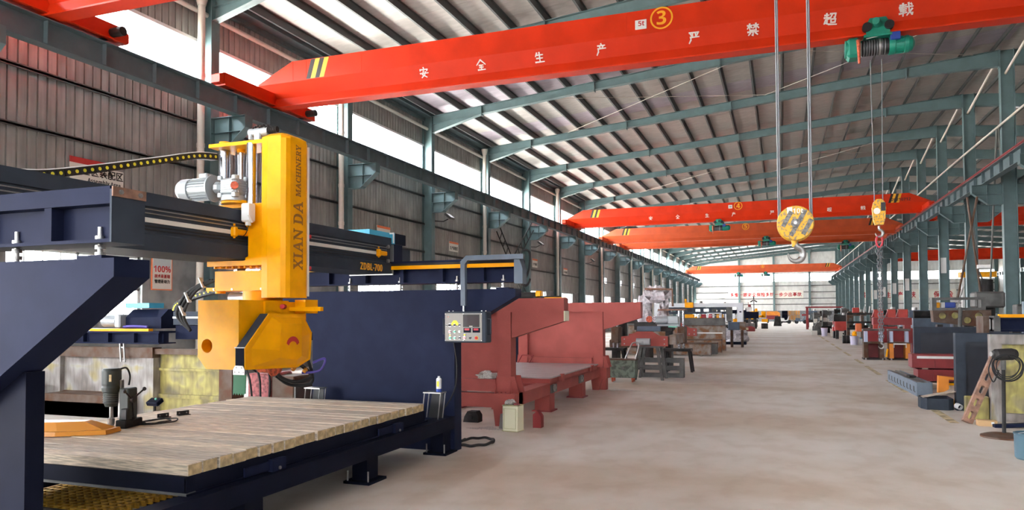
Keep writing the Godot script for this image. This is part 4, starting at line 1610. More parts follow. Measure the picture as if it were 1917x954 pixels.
	loft(st, [outer, inner])
	put("raised_panel", st, "amber", bg)
	st = mb()
	var arc := []
	for k in 9:
		var a := deg_to_rad(15 + k * 18.75)
		arc.append([-5.12 - 0.085 * cos(a), 1.335 + 0.075 * sin(a)])
	for k in 9:
		var a := deg_to_rad(165 - k * 18.75)
		arc.append([-5.12 - 0.058 * cos(a), 1.325 + 0.045 * sin(a)])
	prx(st, arc, -3.835, -3.831)
	put("red_emblem", st, "letter_red", bg)
	st = mb()
	bx(st, -3.965, 1.168, -4.59, -3.885, 1.335, -4.585)
	put("guard_nose", st, "navy_dark", bg)
	st = mb()
	bx(st, -3.97, 1.335, -4.592, -3.88, 1.342, -4.58)
	put("nose_edge", st, "white", bg)
	st = mb()
	prz(st, [[-3.98, 1.13], [-3.87, 1.13], [-3.87, 1.17], [-3.89, 1.2], [-3.96, 1.2], [-3.98, 1.17]], -4.583, -4.576)
	put("flap_clamp", st, "steel_bare", bg)
	for e in [[-3.95, 1.185], [-3.9, 1.185], [-3.965, 1.15], [-3.925, 1.15], [-3.885, 1.15]]:
		st = mb()
		bolt(st, Vector3(e[0], e[1], -4.576), Vector3.BACK, 0.006)
		put("clamp_bolt", st, "white", bg)
	st = mb()
	var comb := [[-3.865, 1.135], [-3.982, 1.135], [-3.985, 0.985]]
	for k in 10:
		comb.append([-3.983 + k * 0.0118, 0.972 if k % 2 == 0 else 0.99])
	comb.append([-3.868, 0.985])
	prz(st, comb, -4.59, -4.583)
	put("splash_flap", st, "blade_green", bg)
	st = mb()
	cyl(st, Vector3(-3.93, 1.16, -4.99), Vector3(-3.92, 1.16, -4.99), 0.075, -1, 28)
	cyl(st, Vector3(-4.15, 1.15, -5.1), Vector3(-3.96, 1.15, -5.1), 0.05, -1, 16)
	put("spindle_flange", st, "hoist_orange", bg)
	# hoses below the head
	var hs := part("hose_bundle", hd)
	for e in [
		[[Vector3(-4.0, 1.2, -5.35), Vector3(-3.92, 1.05, -5.5), Vector3(-4.02, 1.0, -5.42), Vector3(-4.1, 1.05, -5.3), Vector3(-4.1, 1.15, -5.25)], 0.016, "rubber"],
		[[Vector3(-3.9, 1.2, -5.42), Vector3(-3.95, 0.99, -5.55), Vector3(-4.08, 0.97, -5.42), Vector3(-4.15, 1.06, -5.3)], 0.014, "rubber"],
		[[Vector3(-3.85, 1.17, -5.42), Vector3(-3.78, 1.2, -5.5), Vector3(-3.82, 1.1, -5.48), Vector3(-3.95, 1.08, -5.4)], 0.011, "purple"]]:
		st = mb()
		tube(st, curve(e[0], 8), e[1], 8)
		put("hose", st, e[2], hs)
	for p in [Vector3(-4.02, 1.12, -5.38), Vector3(-3.93, 1.1, -5.42)]:
		st = mb()
		cbx(st, p, Vector3(0.03, 0.035, 0.05), 0.006, Basis(Vector3.RIGHT, 0.6))
		put("valve_grip", st, "amber_dark", hs)
	# --- cable chains
	cable_chain(t, [Vector3(-4.74, 2.53, -3.4), Vector3(-4.74, 2.57, -3.62), Vector3(-4.74, 2.69, -4.05), Vector3(-4.74, 2.84, -4.55), Vector3(-4.74, 2.96, -4.95), Vector3(-4.74, 3.0, -5.2)], 0.08, 0.055)
	var hs2 := part("hose_bundle", t)
	for k in 3:
		st = mb()
		tube(st, curve([Vector3(-4.72 - k * 0.03, 1.9, -5.2), Vector3(-4.95 - k * 0.04, 1.8, -5.2), Vector3(-5.08 - k * 0.04, 1.6, -5.2), Vector3(-5.0, 1.45, -5.2)], 8), 0.014, 8)
		put("hose", st, "rubber", hs2)
	for p in [Vector3(-4.86, 1.88, -5.185), Vector3(-5.02, 1.75, -5.185), Vector3(-5.08, 1.63, -5.185)]:
		st = mb()
		box(st, p, Vector3(0.012, 0.1, 0.04), Basis(Vector3.BACK, 0.5))
		put("hose_tie", st, "white", hs2)
	# --- base beams, legs
	for e in [[-3.72, -3.556], [-5.5, -5.36]]:
		st = mb()
		bx(st, e[0], 0.265, -7.737, e[1], 0.41, -2.815)
		put("base_beam", st, "navy_dark", t)
	for e in [[-3.75, -6.12], [-3.75, -4.45], [-5.43, -6.12], [-5.43, -4.45], [-3.68, -7.62]]:
		var lg := part("support_leg", t)
		st = mb()
		bx(st, e[0] - 0.08, 0.03, e[1] - 0.1, e[0] + 0.08, 0.27, e[1] + 0.1)
		put("leg", st, "navy_dark", lg)
		st = mb()
		bx(st, e[0] - 0.14, 0.0, e[1] - 0.16, e[0] + 0.14, 0.025, e[1] + 0.16)
		put("foot_plate", st, "navy_dark", lg)
		for q in [[-0.11, 0.13], [0.11, 0.13]]:
			st = mb()
			cyl(st, Vector3(e[0] + q[0], 0.025, e[1] + q[1]), Vector3(e[0] + q[0], 0.12, e[1] + q[1]), 0.009, -1, 8)
			put("anchor_bolt", st, "steel_bare", lg)
	# step brackets standing between table and frame
	for x in [-3.68, -5.27]:
		st = mb()
		bx(st, x - 0.11, 0.7, -7.55, x + 0.11, 0.712, -7.4)
		for s in [-1.0, 1.0]:
			tube(st, [Vector3(x + s * 0.1, 0.7, -7.42), Vector3(x + s * 0.1 - 0.035, 0.41, -7.42)], 0.006, 6)
			tube(st, [Vector3(x + s * 0.1, 0.7, -7.54), Vector3(x + s * 0.1 - 0.035, 0.41, -7.54)], 0.006, 6)
		put("step_bracket", st, "steel_bare", t)
		st = mb()
		prz(st, [[x - 0.11, 0.41], [x + 0.06, 0.41], [x + 0.08, 0.69], [x - 0.06, 0.69]], -7.535, -7.53)
		put("bracket_web", st, "black", t)
	# --- control arm with panel
	var ar := part("control_arm", t)
	st = mb()
	prz(st, [[-3.395, 1.68], [-3.34, 1.68], [-3.345, 2.145], [-3.31, 2.19], [-2.645, 2.19], [-2.645, 2.245], [-3.33, 2.245], [-3.4, 2.18]], -7.62, -7.56)
	put("arm", st, "arm_grey", ar)
	st = mb()
	prz(st, [[-2.76, 1.92], [-2.66, 1.92], [-2.66, 2.08], [-2.7, 2.2], [-2.76, 2.2]], -7.72, -7.58)
	put("arm_bracket", st, "arm_grey", ar)
	st = mb()
	cyl(st, Vector3(-3.365, 1.615, -7.58), Vector3(-3.365, 1.68, -7.58), 0.014, -1, 12)
	put("swivel_pin", st, "chrome", ar)
	st = mb()
	cbx(st, Vector3(-3.315, 1.44, -7.58), Vector3(0.51, 0.35, 0.16), 0.012)
	put("panel_case", st, "slate", ar)
	control_panel(part("control_panel", t))
	st = mb()
	tube(st, curve([Vector3(-2.7, 2.23, -7.63), Vector3(-2.68, 2.29, -7.66), Vector3(-2.62, 2.27, -7.7), Vector3(-2.63, 2.1, -7.72), Vector3(-2.68, 1.98, -7.74)]), 0.012, 8)
	tube(st, curve([Vector3(-2.75, 1.98, -7.78), Vector3(-2.7, 1.9, -7.78), Vector3(-2.66, 1.93, -7.78), Vector3(-2.64, 1.98, -7.78)]), 0.012, 8)
	put("arm_cable", st, "rubber", ar)
	st = mb()
	tube(st, curve([Vector3(-3.5, 1.27, -7.6), Vector3(-3.5, 1.0, -7.68), Vector3(-3.52, 0.75, -7.68), Vector3(-3.6, 0.55, -7.62), Vector3(-3.72, 0.43, -7.55)]), 0.008, 6)
	put("panel_cable", st, "rubber", ar)

func control_panel(p: Node3D) -> void:
	# front plate 74 x 58 picture pixels wide; local u right, v up from the middle of the plate
	var o := Vector3(-3.335, 1.44, -7.499)
	var st := mb()
	bx(st, o.x - 0.225, o.y - 0.155, o.z - 0.001, o.x + 0.225, o.y + 0.155, o.z + 0.004)
	put("face_plate", st, "panel_steel", p)
	st = mb()
	bx(st, o.x + 0.0, o.y - 0.0, o.z + 0.004, o.x + 0.195, o.y + 0.14, o.z + 0.01)
	put("screen_bezel", st, "black", p)
	st = mb()
	bx(st, o.x + 0.004, o.y + 0.022, o.z + 0.01, o.x + 0.19, o.y + 0.122, o.z + 0.011)
	put("screen", st, "screen_dark", p)
	st = mb()
	bx(st, o.x + 0.075, o.y + 0.006, o.z + 0.01, o.x + 0.115, o.y + 0.013, o.z + 0.012)
	put("maker_mark", st, "paper", p)
	for x in [0.005, 0.115]:
		st = mb()
		bx(st, o.x + x, o.y - 0.06, o.z + 0.004, o.x + x + 0.088, o.y - 0.008, o.z + 0.01)
		put("meter_case", st, "navy_dark", p)
		st = mb()
		bx(st, o.x + x + 0.012, o.y - 0.036, o.z + 0.01, o.x + x + 0.07, o.y - 0.014, o.z + 0.011)
		put("meter_display", st, "display_red", p)
	st = mb()
	prz(st, [[o.x - 0.145, o.y + 0.02], [o.x - 0.06, o.y + 0.02], [o.x - 0.06, o.y + 0.045], [o.x - 0.085, o.y + 0.075], [o.x - 0.12, o.y + 0.075], [o.x - 0.148, o.y + 0.04]], o.z + 0.004, o.z + 0.006)
	put("stop_shield", st, "lemon", p)
	for e in [[-0.205, 0.02, 0.008, "black"], [-0.165, 0.022, 0.02, "black"], [-0.105, 0.022, 0.016, "black"], [-0.045, 0.024, 0.014, "black"], [-0.165, -0.052, 0.018, "pink"], [-0.105, -0.052, 0.017, "mint"], [-0.045, -0.05, 0.016, "white"], [-0.16, -0.122, 0.018, "mint"], [-0.105, -0.122, 0.017, "mint"], [-0.045, -0.12, 0.014, "black"], [0.015, -0.12, 0.02, "pink"], [0.085, -0.12, 0.014, "black"], [0.16, -0.12, 0.022, "letter_red"], [-0.16, -0.092, 0.01, "lemon"], [0.02, -0.085, 0.012, "lemon"], [-0.18, 0.115, 0.007, "hoist_orange"]]:
		st = mb()
		cyl(st, Vector3(o.x + e[0], o.y + e[1], o.z + 0.004), Vector3(o.x + e[0], o.y + e[1], o.z + 0.008), e[2], -1, 16)
		var r := put("button_ring", st, "chrome" if e[3] != "letter_red" else "warn_yellow", p)
		st = mb()
		cyl(st, Vector3(o.x + e[0], o.y + e[1], o.z + 0.008), Vector3(o.x + e[0], o.y + e[1], o.z + 0.02), e[2] * 0.72, -1, 16)
		put("button", st, e[3], r)
	for s in [-1.0, 1.0]:
		st = mb()
		var x: float = -3.315 + s * 0.255
		tube(st, [Vector3(x, 1.53, -7.55), Vector3(x + s * 0.035, 1.53, -7.55), Vector3(x + s * 0.035, 1.36, -7.55), Vector3(x, 1.36, -7.55)], 0.008, 8)
		put("side_handle", st, "slate", p)
	for x in [-0.22, 0.0, 0.22]:
		for y in [-0.148, 0.148]:
			st = mb()
			cyl(st, Vector3(o.x + x, o.y + y, o.z + 0.004), Vector3(o.x + x, o.y + y, o.z + 0.008), 0.005, -1, 8)
			put("screw", st, "white", p)
	for x in [-0.22, -0.17, 0.18, 0.23]:
		st = mb()
		cyl(st, Vector3(-3.315 + x, 1.615, -7.55), Vector3(-3.315 + x, 1.625, -7.55), 0.008, -1, 8)
		put("screw", st, "white", p)

func saw_table() -> void:
	var t := thing("saw_table", "saw table of thick timber planks on a dark steel frame", "table")
	var st: SurfaceTool
	var rng := RandomNumberGenerator.new()
	rng.seed = 7
	var xr := -3.65
	var xl := -5.97
	var n := 24
	var pitch := (7.16 - 3.77) / n
	for k in n:
		var z1 := -3.77 - k * pitch - (0.014 if k % 2 == 0 else 0.005)
		var z0 := -3.77 - (k + 1) * pitch + 0.001
		var dx := rng.randf_range(-0.012, 0.012)
		var top := 0.62 - rng.randf_range(0.0, 0.006)
		st = mb()
		cbx(st, Vector3((xl + xr + dx) * 0.5, (top + 0.538) * 0.5, (z0 + z1) * 0.5), Vector3(xr - xl + dx, top - 0.538, z1 - z0), 0.006)
		var pk := put("plank", st, ["timber", "timber_grey", "timber", "timber_pale"][rng.randi() % 4], t)
		st = mb()
		box(st, Vector3(xr + dx + 0.0006, (top + 0.538) * 0.5, (z0 + z1) * 0.5), Vector3(0.001, top - 0.546, z1 - z0 - 0.008))
		put("end_grain", st, "timber_end", pk)
	# channel frame below
	st = mb()
	for e in [[xr - 0.02, -3.78], [xl + 0.02, -3.78]]:
		pass
	bx(st, xr - 0.1, 0.525, -7.16, xr - 0.005, 0.538, -3.77)
	bx(st, xr - 0.022, 0.425, -7.16, xr - 0.01, 0.525, -3.775)
	bx(st, xr - 0.1, 0.412, -7.16, xr + 0.005, 0.425, -3.77)
	put("side_channel", st, "navy_dark", t)
	st = mb()
	bx(st, xl, 0.412, -7.16, xl + 0.02, 0.538, -3.77)
	put("side_channel", st, "navy_dark", t)
	for z in [-3.775, -7.16]:
		st = mb()
		bx(st, xl, 0.43, z - 0.02, xr - 0.005, 0.538, z)
		put("end_channel", st, "navy_dark", t)
		st = mb()
		bx(st, xl, 0.412, z - 0.08, xr, 0.43, z + 0.006)
		put("lower_flange", st, "machine_grey" if z > -5.0 else "navy_dark", t)
	st = mb()
	bx(st, xl + 0.02, 0.5, -7.14, xr - 0.12, 0.536, -3.8)
	put("deck_plate", st, "navy_dark", t)
	# roller brackets on the right side
	for z in [-4.55, -6.42]:
		st = mb()
		bx(st, xr + 0.008, 0.36, z - 0.18, xr + 0.05, 0.5, z - 0.02)
		bx(st, xr + 0.008, 0.425, z - 0.02, xr + 0.025, 0.49, z + 0.25)
		put("clamp_bracket", st, "navy", t)
		st = mb()
		bolt(st, Vector3(xr + 0.05, 0.43, z - 0.1), Vector3.RIGHT, 0.014)
		put("bolt", st, "steel_bare", t)
		st = mb()
		cyl(st, Vector3(-3.78, 0.36, z - 0.35), Vector3(-3.6, 0.36, z - 0.35), 0.05, -1, 18)
		cyl(st, Vector3(-3.8, 0.33, z - 0.35), Vector3(-3.8, 0.412, z - 0.35), 0.03, -1, 12)
		put("roller", st, "machine_dark", t)

func magnetic_drill() -> void:
	# stands on the table near its far left
	var o := Vector3(-5.42, 0.62, -4.78)
	var b := Basis(Vector3.UP, 0.25)
	var t := thing("magnetic_drill", "dark green magnetic base drill standing on the timber table", "drill", "", o)
	t.basis = b
	var st := mb()
	cbx(st, Vector3(0.08, 0.035, -0.08), Vector3(0.1, 0.07, 0.24), 0.008)
	put("magnet_base", st, "machine_dark", t)
	st = mb()
	cbx(st, Vector3(0.07, 0.2, -0.08), Vector3(0.09, 0.28, 0.13), 0.01)
	put("stand", st, "tool_green", t)
	st = mb()
	cbx(st, Vector3(0.015, 0.24, -0.06), Vector3(0.03, 0.34, 0.05), 0.006)
	put("slide", st, "steel_bare", t)
	st = mb()
	lathe(st, Vector3(-0.06, 0.0, -0.04), Vector3.UP, [[0.0, 0.18], [0.05, 0.18], [0.062, 0.22], [0.066, 0.3], [0.075, 0.31], [0.078, 0.345], [0.074, 0.36], [0.078, 0.38], [0.078, 0.49], [0.068, 0.51], [0, 0.515]], 28)
	put("motor_body", st, "tool_green", t)
	st = mb()
	for k in 5:
		lathe(st, Vector3(-0.06, 0.21 + k * 0.018, -0.04), Vector3.UP, [[0.064, 0], [0.069, 0.004], [0.064, 0.009]], 28)
	put("gear_ribs", st, "machine_grey", t)
	st = mb()
	bx(st, -0.03, 0.4, 0.034, -0.01, 0.46, 0.04)
	put("rating_label", st, "timber_end", t)
	st = mb()
	lathe(st, Vector3(-0.06, 0.0, -0.04), Vector3.UP, [[0.0, 0.012], [0.022, 0.012], [0.028, 0.03], [0.028, 0.075], [0.016, 0.085], [0.016, 0.18], [0, 0.18]], 20)
	put("chuck", st, "steel_bare", t)
	for k in 3:
		var a := TAU * k / 3 + 0.5
		st = mb()
		tube(st, [Vector3(0.12, 0.24, -0.06), Vector3(0.14, 0.24 + 0.16 * sin(a), -0.06 - 0.16 * cos(a))], 0.008, 8)
		ball(st, Vector3(0.14, 0.24 + 0.16 * sin(a), -0.06 - 0.16 * cos(a)), 0.018, 10)
		put("feed_handle", st, "black", t)
	st = mb()
	cyl(st, Vector3(0.1, 0.24, -0.06), Vector3(0.14, 0.24, -0.06), 0.03, -1, 14)
	put("hub", st, "machine_dark", t)
	st = mb()
	tube(st, curve([Vector3(0.0, 0.5, -0.06), Vector3(0.05, 0.51, -0.08), Vector3(0.07, 0.44, -0.1), Vector3(0.06, 0.36, -0.1)]), 0.008, 8)
	put("lead", st, "rubber", t)
	st = mb()
	cbx(st, Vector3(0.11, 0.12, 0.02), Vector3(0.06, 0.1, 0.05), 0.008)
	put("switch_box", st, "black", t)

func table_things() -> void:
	saw_table()
	magnetic_drill()
	var st: SurfaceTool
	# orange guard cover lying on the planks
	var t := thing("guard_cover", "orange faceted guard cover lying on the timber table beside the drill", "cover", "", Vector3(-5.55, 0.621, -4.42))
	t.rotation.y = 0.42
	st = mb()
	loft(st, [[Vector3(-0.62, 0, 0.12), Vector3(0.0, 0, 0.16), Vector3(0.37, 0, 0.1), Vector3(0.4, 0, -0.1), Vector3(0.0, 0, -0.2), Vector3(-0.62, 0, -0.2)], [Vector3(-0.62, 0.04, 0.115), Vector3(0.0, 0.035, 0.155), Vector3(0.36, 0.035, 0.09), Vector3(0.39, 0.035, -0.1), Vector3(0.0, 0.035, -0.19), Vector3(-0.62, 0.035, -0.19)]])
	put("rim", st, "amber_dark", t)
	st = mb()
	loft(st, [[Vector3(-0.6, 0.036, 0.1), Vector3(0.0, 0.036, 0.13), Vector3(0.33, 0.036, 0.07), Vector3(0.36, 0.036, -0.09), Vector3(0.0, 0.036, -0.17), Vector3(-0.6, 0.036, -0.17)], [Vector3(-0.5, 0.1, 0.03), Vector3(-0.05, 0.1, 0.05), Vector3(0.16, 0.1, 0.02), Vector3(0.18, 0.1, -0.06), Vector3(-0.05, 0.1, -0.1), Vector3(-0.5, 0.1, -0.1)]])
	put("faceted_shell", st, "amber_dark", t)
	st = mb()
	bolt(st, Vector3(-0.1, 0.02, 0.155), Vector3.BACK, 0.008)
	put("bolt", st, "black", t)
	for e in [[Vector3(-5.5, 0.621, -5.4), 0.5, "short black angle bracket on the planks, nearer of two"], [Vector3(-5.46, 0.621, -5.6), 0.3, "short black angle bracket on the planks, farther of two"]]:
		t = thing("angle_bracket", e[2], "bracket", "angle brackets on the saw table", e[0])
		t.rotation.y = e[1] + 0.9
		st = mb()
		bx(st, -0.06, 0, -0.02, 0.06, 0.005, 0.02)
		bx(st, -0.06, 0, -0.02, 0.06, 0.04, -0.015)
		put("angle", st, "black", t)
		for x in [-0.035, 0.035]:
			st = mb()
			cyl(st, Vector3(x, 0.02, -0.0149), Vector3(x, 0.02, -0.013), 0.007, -1, 10)
			put("bolt_hole", st, "steel_bare", t)
	var pts := []
	for k in 26:
		var a := k * 0.6
		var r := 0.12 + 0.035 * sin(a * 0.7)
		pts.append(Vector3(-5.3 + r * cos(a) * 0.9, 0.628 + 0.003 * (k % 4), -5.12 + r * sin(a) * 1.3))
	pts.append(Vector3(-5.36, 0.66, -4.9))
	st = mb()
	tube(st, curve(pts, 4), 0.006, 6)
	tag(put("drill_cable", st, "rubber"), "coiled black cable lying on the planks beside the magnetic drill", "cable")
	t = thing("spray_can", "white spray can with a blue base standing on the step bracket", "can", "", Vector3(-3.63, 0.713, -7.48))
	st = mb()
	cyl(st, Vector3(0, 0.03, 0), Vector3(0, 0.14, 0), 0.03, -1, 20)
	put("body", st, "white", t)
	st = mb()
	cyl(st, Vector3(0, 0.0, 0), Vector3(0, 0.035, 0), 0.0305, -1, 20)
	put("blue_base", st, "hoist_blue", t)
	st = mb()
	bx(st, -0.012, 0.06, 0.029, 0.014, 0.12, 0.031)
	put("label_print", st, "lemon", t)
	st = mb()
	lathe(st, Vector3(0, 0.14, 0), Vector3.UP, [[0.03, 0], [0.025, 0.012], [0.014, 0.018], [0.014, 0.035], [0, 0.036]], 20)
	put("cap", st, "white", t)
	# yellow grating over the pit below the table, with a dark foot in front
	t = thing("floor_grating", "yellow floor grating under the front edge of the timber table", "grating", "", Vector3(-5.3, 0.0, -4.2))
	for k in 16:
		st = mb()
		bx(st, -1.0, 0.19, -0.52 + k * 0.062, 0.9, 0.23, -0.508 + k * 0.062)
		put("bearing_bar", st, "grating", t)
	for k in 24:
		st = mb()
		bx(st, -1.0 + k * 0.08, 0.215, -0.52, -0.99 + k * 0.08, 0.228, 0.44)
		put("cross_bar", st, "grating", t)
	st = mb()
	bx(st, -1.05, 0.0, 0.44, 0.95, 0.24, 0.47)
	bx(st, -1.05, 0.0, -0.55, 0.95, 0.24, -0.52)
	put("kerb", st, "machine_dark", t)

# ---------- left side behind and beyond the blue saw ----------
func red_frame(t: Node3D, z: float, dx: float) -> void:
	var f := part("end_frame", t)
	var st := mb()
	# corbel, upper beam and post in front of the recessed sheet
	prz(st, [[-2.81 + dx, 1.605], [-2.81 + dx, 1.8], [-6.2 + dx, 1.8], [-6.2 + dx, 1.605]], z - 0.22, z)
	put("top_beam", st, "red_oxide", f)
	st = mb()
	prz(st, [[-2.81 + dx, 1.48], [-2.81 + dx, 1.605], [-3.586 + dx, 1.605], [-3.586 + dx, 1.24]], z - 0.21, z - 0.014)
	put("corbel", st, "red_oxide", f)
	for x in [-3.8, -5.45]:
		st = mb()
		bx(st, x + dx, 0.46, z - 0.22, x + 0.205 + dx, 1.605, z - 0.006)
		put("post", st, "red_oxide", f)
		st = mb()
		prz(st, [[x - 0.04 + dx, 0.46], [x + 0.33 + dx, 0.46], [x + 0.27 + dx, 0.7], [x + 0.01 + dx, 0.7]], z + 0.004, z + 0.016)
		put("gusset", st, "red_oxide", f)
		st = mb()
		prz(st, [[x - 0.04 + dx, 0.46], [x + 0.33 + dx, 0.46], [x + 0.27 + dx, 0.7], [x + 0.01 + dx, 0.7]], z - 0.24, z - 0.228)
		put("gusset", st, "red_oxide", f)
		st = mb()
		prx(st, [[z, 0.7], [z + 0.09, 0.46], [z, 0.46]], x - 0.01 + dx, x + dx)
		put("gusset", st, "red_oxide", f)
		st = mb()
		prx(st, [[z, 0.7], [z + 0.09, 0.46], [z, 0.46]], x + 0.21 + dx, x + 0.22 + dx)
		put("gusset", st, "red_oxide", f)
		st = mb()
		for k in 4:
			bolt(st, Vector3(x + 0.02 + k * 0.06 + dx, 0.47, z + 0.05), Vector3.UP, 0.014)
		put("bolt_row", st, "red_deep", f)
		st = mb()
		bx(st, x - 0.05 + dx, 0.24, z - 0.24, x + 0.3 + dx, 0.46, z + 0.1)
		put("pedestal", st, "red_oxide", f)
		st = mb()
		prz(st, [[x - 0.04 + dx, 0.24], [x + 0.2 + dx, 0.24], [x + 0.13 + dx, 0.0], [x - 0.01 + dx, 0.0]], z + 0.02, z + 0.06)
		bx(st, x + 0.02 + dx, 0.0, z - 0.2, x + 0.26 + dx, 0.24, z - 0.02)
		put("foot", st, "red_oxide", f)
	st = mb()
	bx(st, -5.3 + dx, 0.6, z - 0.14, -3.78 + dx, 1.606, z - 0.1)
	put("panel", st, "red_oxide", f)
	st = mb()
	bx(st, -5.3 + dx, 0.475, z - 0.2, -3.84 + dx, 0.65, z - 0.02)
	put("upper_tie_beam", st, "red_oxide", f)
	st = mb()
	bx(st, -5.3 + dx, 0.25, z - 0.2, -3.84 + dx, 0.45, z - 0.02)
	put("lower_tie_beam", st, "red_oxide", f)

func red_machine() -> void:
	var t := thing("unfinished_saw", "unfinished saw frame in red oxide primer with a bare steel table", "machine")
	red_frame(t, -9.72, 0.0)
	red_frame(t, -14.85, 0.135)
	var st := mb()
	bx(st, -2.81, 1.48, -9.93, -2.795, 1.62, -9.71)
	put("masked_end", st, "tin", t)
	st = mb()
	bx(st, -3.1, 1.8, -9.9, -2.82, 1.81, -9.74)
	put("rail_pad", st, "amber", t)
	for x in [-3.75, -5.35]:
		st = mb()
		bx(st, x, 0.28, -14.8, x + 0.25, 0.458, -9.8)
		put("base_beam", st, "red_oxide", t)
	for z in [-11.45, -13.48]:
		for x in [-3.65, -5.22]:
			var lg := part("support_leg", t)
			st = mb()
			bx(st, x - 0.12, 0.02, z - 0.14, x + 0.13, 0.28, z + 0.14)
			put("leg", st, "red_oxide", lg)
			st = mb()
			bx(st, x - 0.16, 0.0, z - 0.17, x + 0.17, 0.02, z + 0.17)
			put("foot_plate", st, "red_deep", lg)
	st = mb()
	bx(st, -5.45, 0.53, -14.6, -3.5, 0.55, -11.3)
	put("table_plate", st, "steel_plate", t)
	st = mb()
	bx(st, -5.42, 0.445, -14.58, -3.52, 0.53, -11.33)
	put("table_frame", st, "red_oxide", t)
	st = mb()
	bx(st, -5.42, 0.43, -14.6, -3.5, 0.445, -11.31)
	put("table_flange", st, "red_deep", t)
	for z in [-11.9, -14.0]:
		st = mb()
		bx(st, -3.52, 0.44, z - 0.12, -3.47, 0.56, z)
		bx(st, -3.52, 0.46, z, -3.49, 0.53, z + 0.16)
		put("clamp_bracket", st, "red_oxide", t)
	for z in [-11.45, -13.2]:
		st = mb()
		cyl(st, Vector3(-3.56, 0.38, z), Vector3(-3.47, 0.38, z), 0.06, -1, 20)
		cyl(st, Vector3(-3.47, 0.38, z), Vector3(-3.45, 0.38, z), 0.025, -1, 12)
		put("table_roller", st, "steel_bare", t)
		st = mb()
		bx(st, -3.5, 0.3, z - 0.16, -3.48, 0.43, z + 0.16)
		put("roller_plate", st, "machine_grey", t)
	st = mb()
	for s in [0.0, 0.25]:
		tube(st, [Vector3(-5.2 + s, 0.55, -14.5), Vector3(-5.15 + s, 0.7, -14.62)], 0.01, 6)
	tube(st, [Vector3(-5.15, 0.7, -14.62), Vector3(-4.9, 0.7, -14.62)], 0.01, 6)
	put("step_bracket", st, "red_deep", t)

func crumple(st: SurfaceTool, c: Vector3, r: Vector3, seed_: int, rough := 0.35) -> void:
	# an irregular lump: sphere pushed by noise, resting on its flattened underside
	var n := FastNoiseLite.new()
	n.seed = seed_
	n.frequency = 1.1
	var N := 14
	var K := 9
	var P := []
	for k in K + 1:
		var row := []
		for i in N:
			var a := TAU * i / N
			var b := PI * k / K
			var d := Vector3(sin(b) * cos(a), -cos(b), sin(b) * sin(a))
			var m := 1.0 + rough * n.get_noise_3d(d.x * 1.7, d.y * 1.7, d.z * 1.7) * 1.6
			var p := d * m * r
			p.y = maxf(p.y, -r.y * 0.45) + r.y * 0.45
			row.append(c + p)
		P.append(row)
	for k in K:
		for i in N:
			var j := (i + 1) % N
			var mid := c + Vector3(0, r.y * 0.4, 0)
			flat(st, P[k][i], P[k][j], P[k + 1][j], P[k + 1][i], mid)

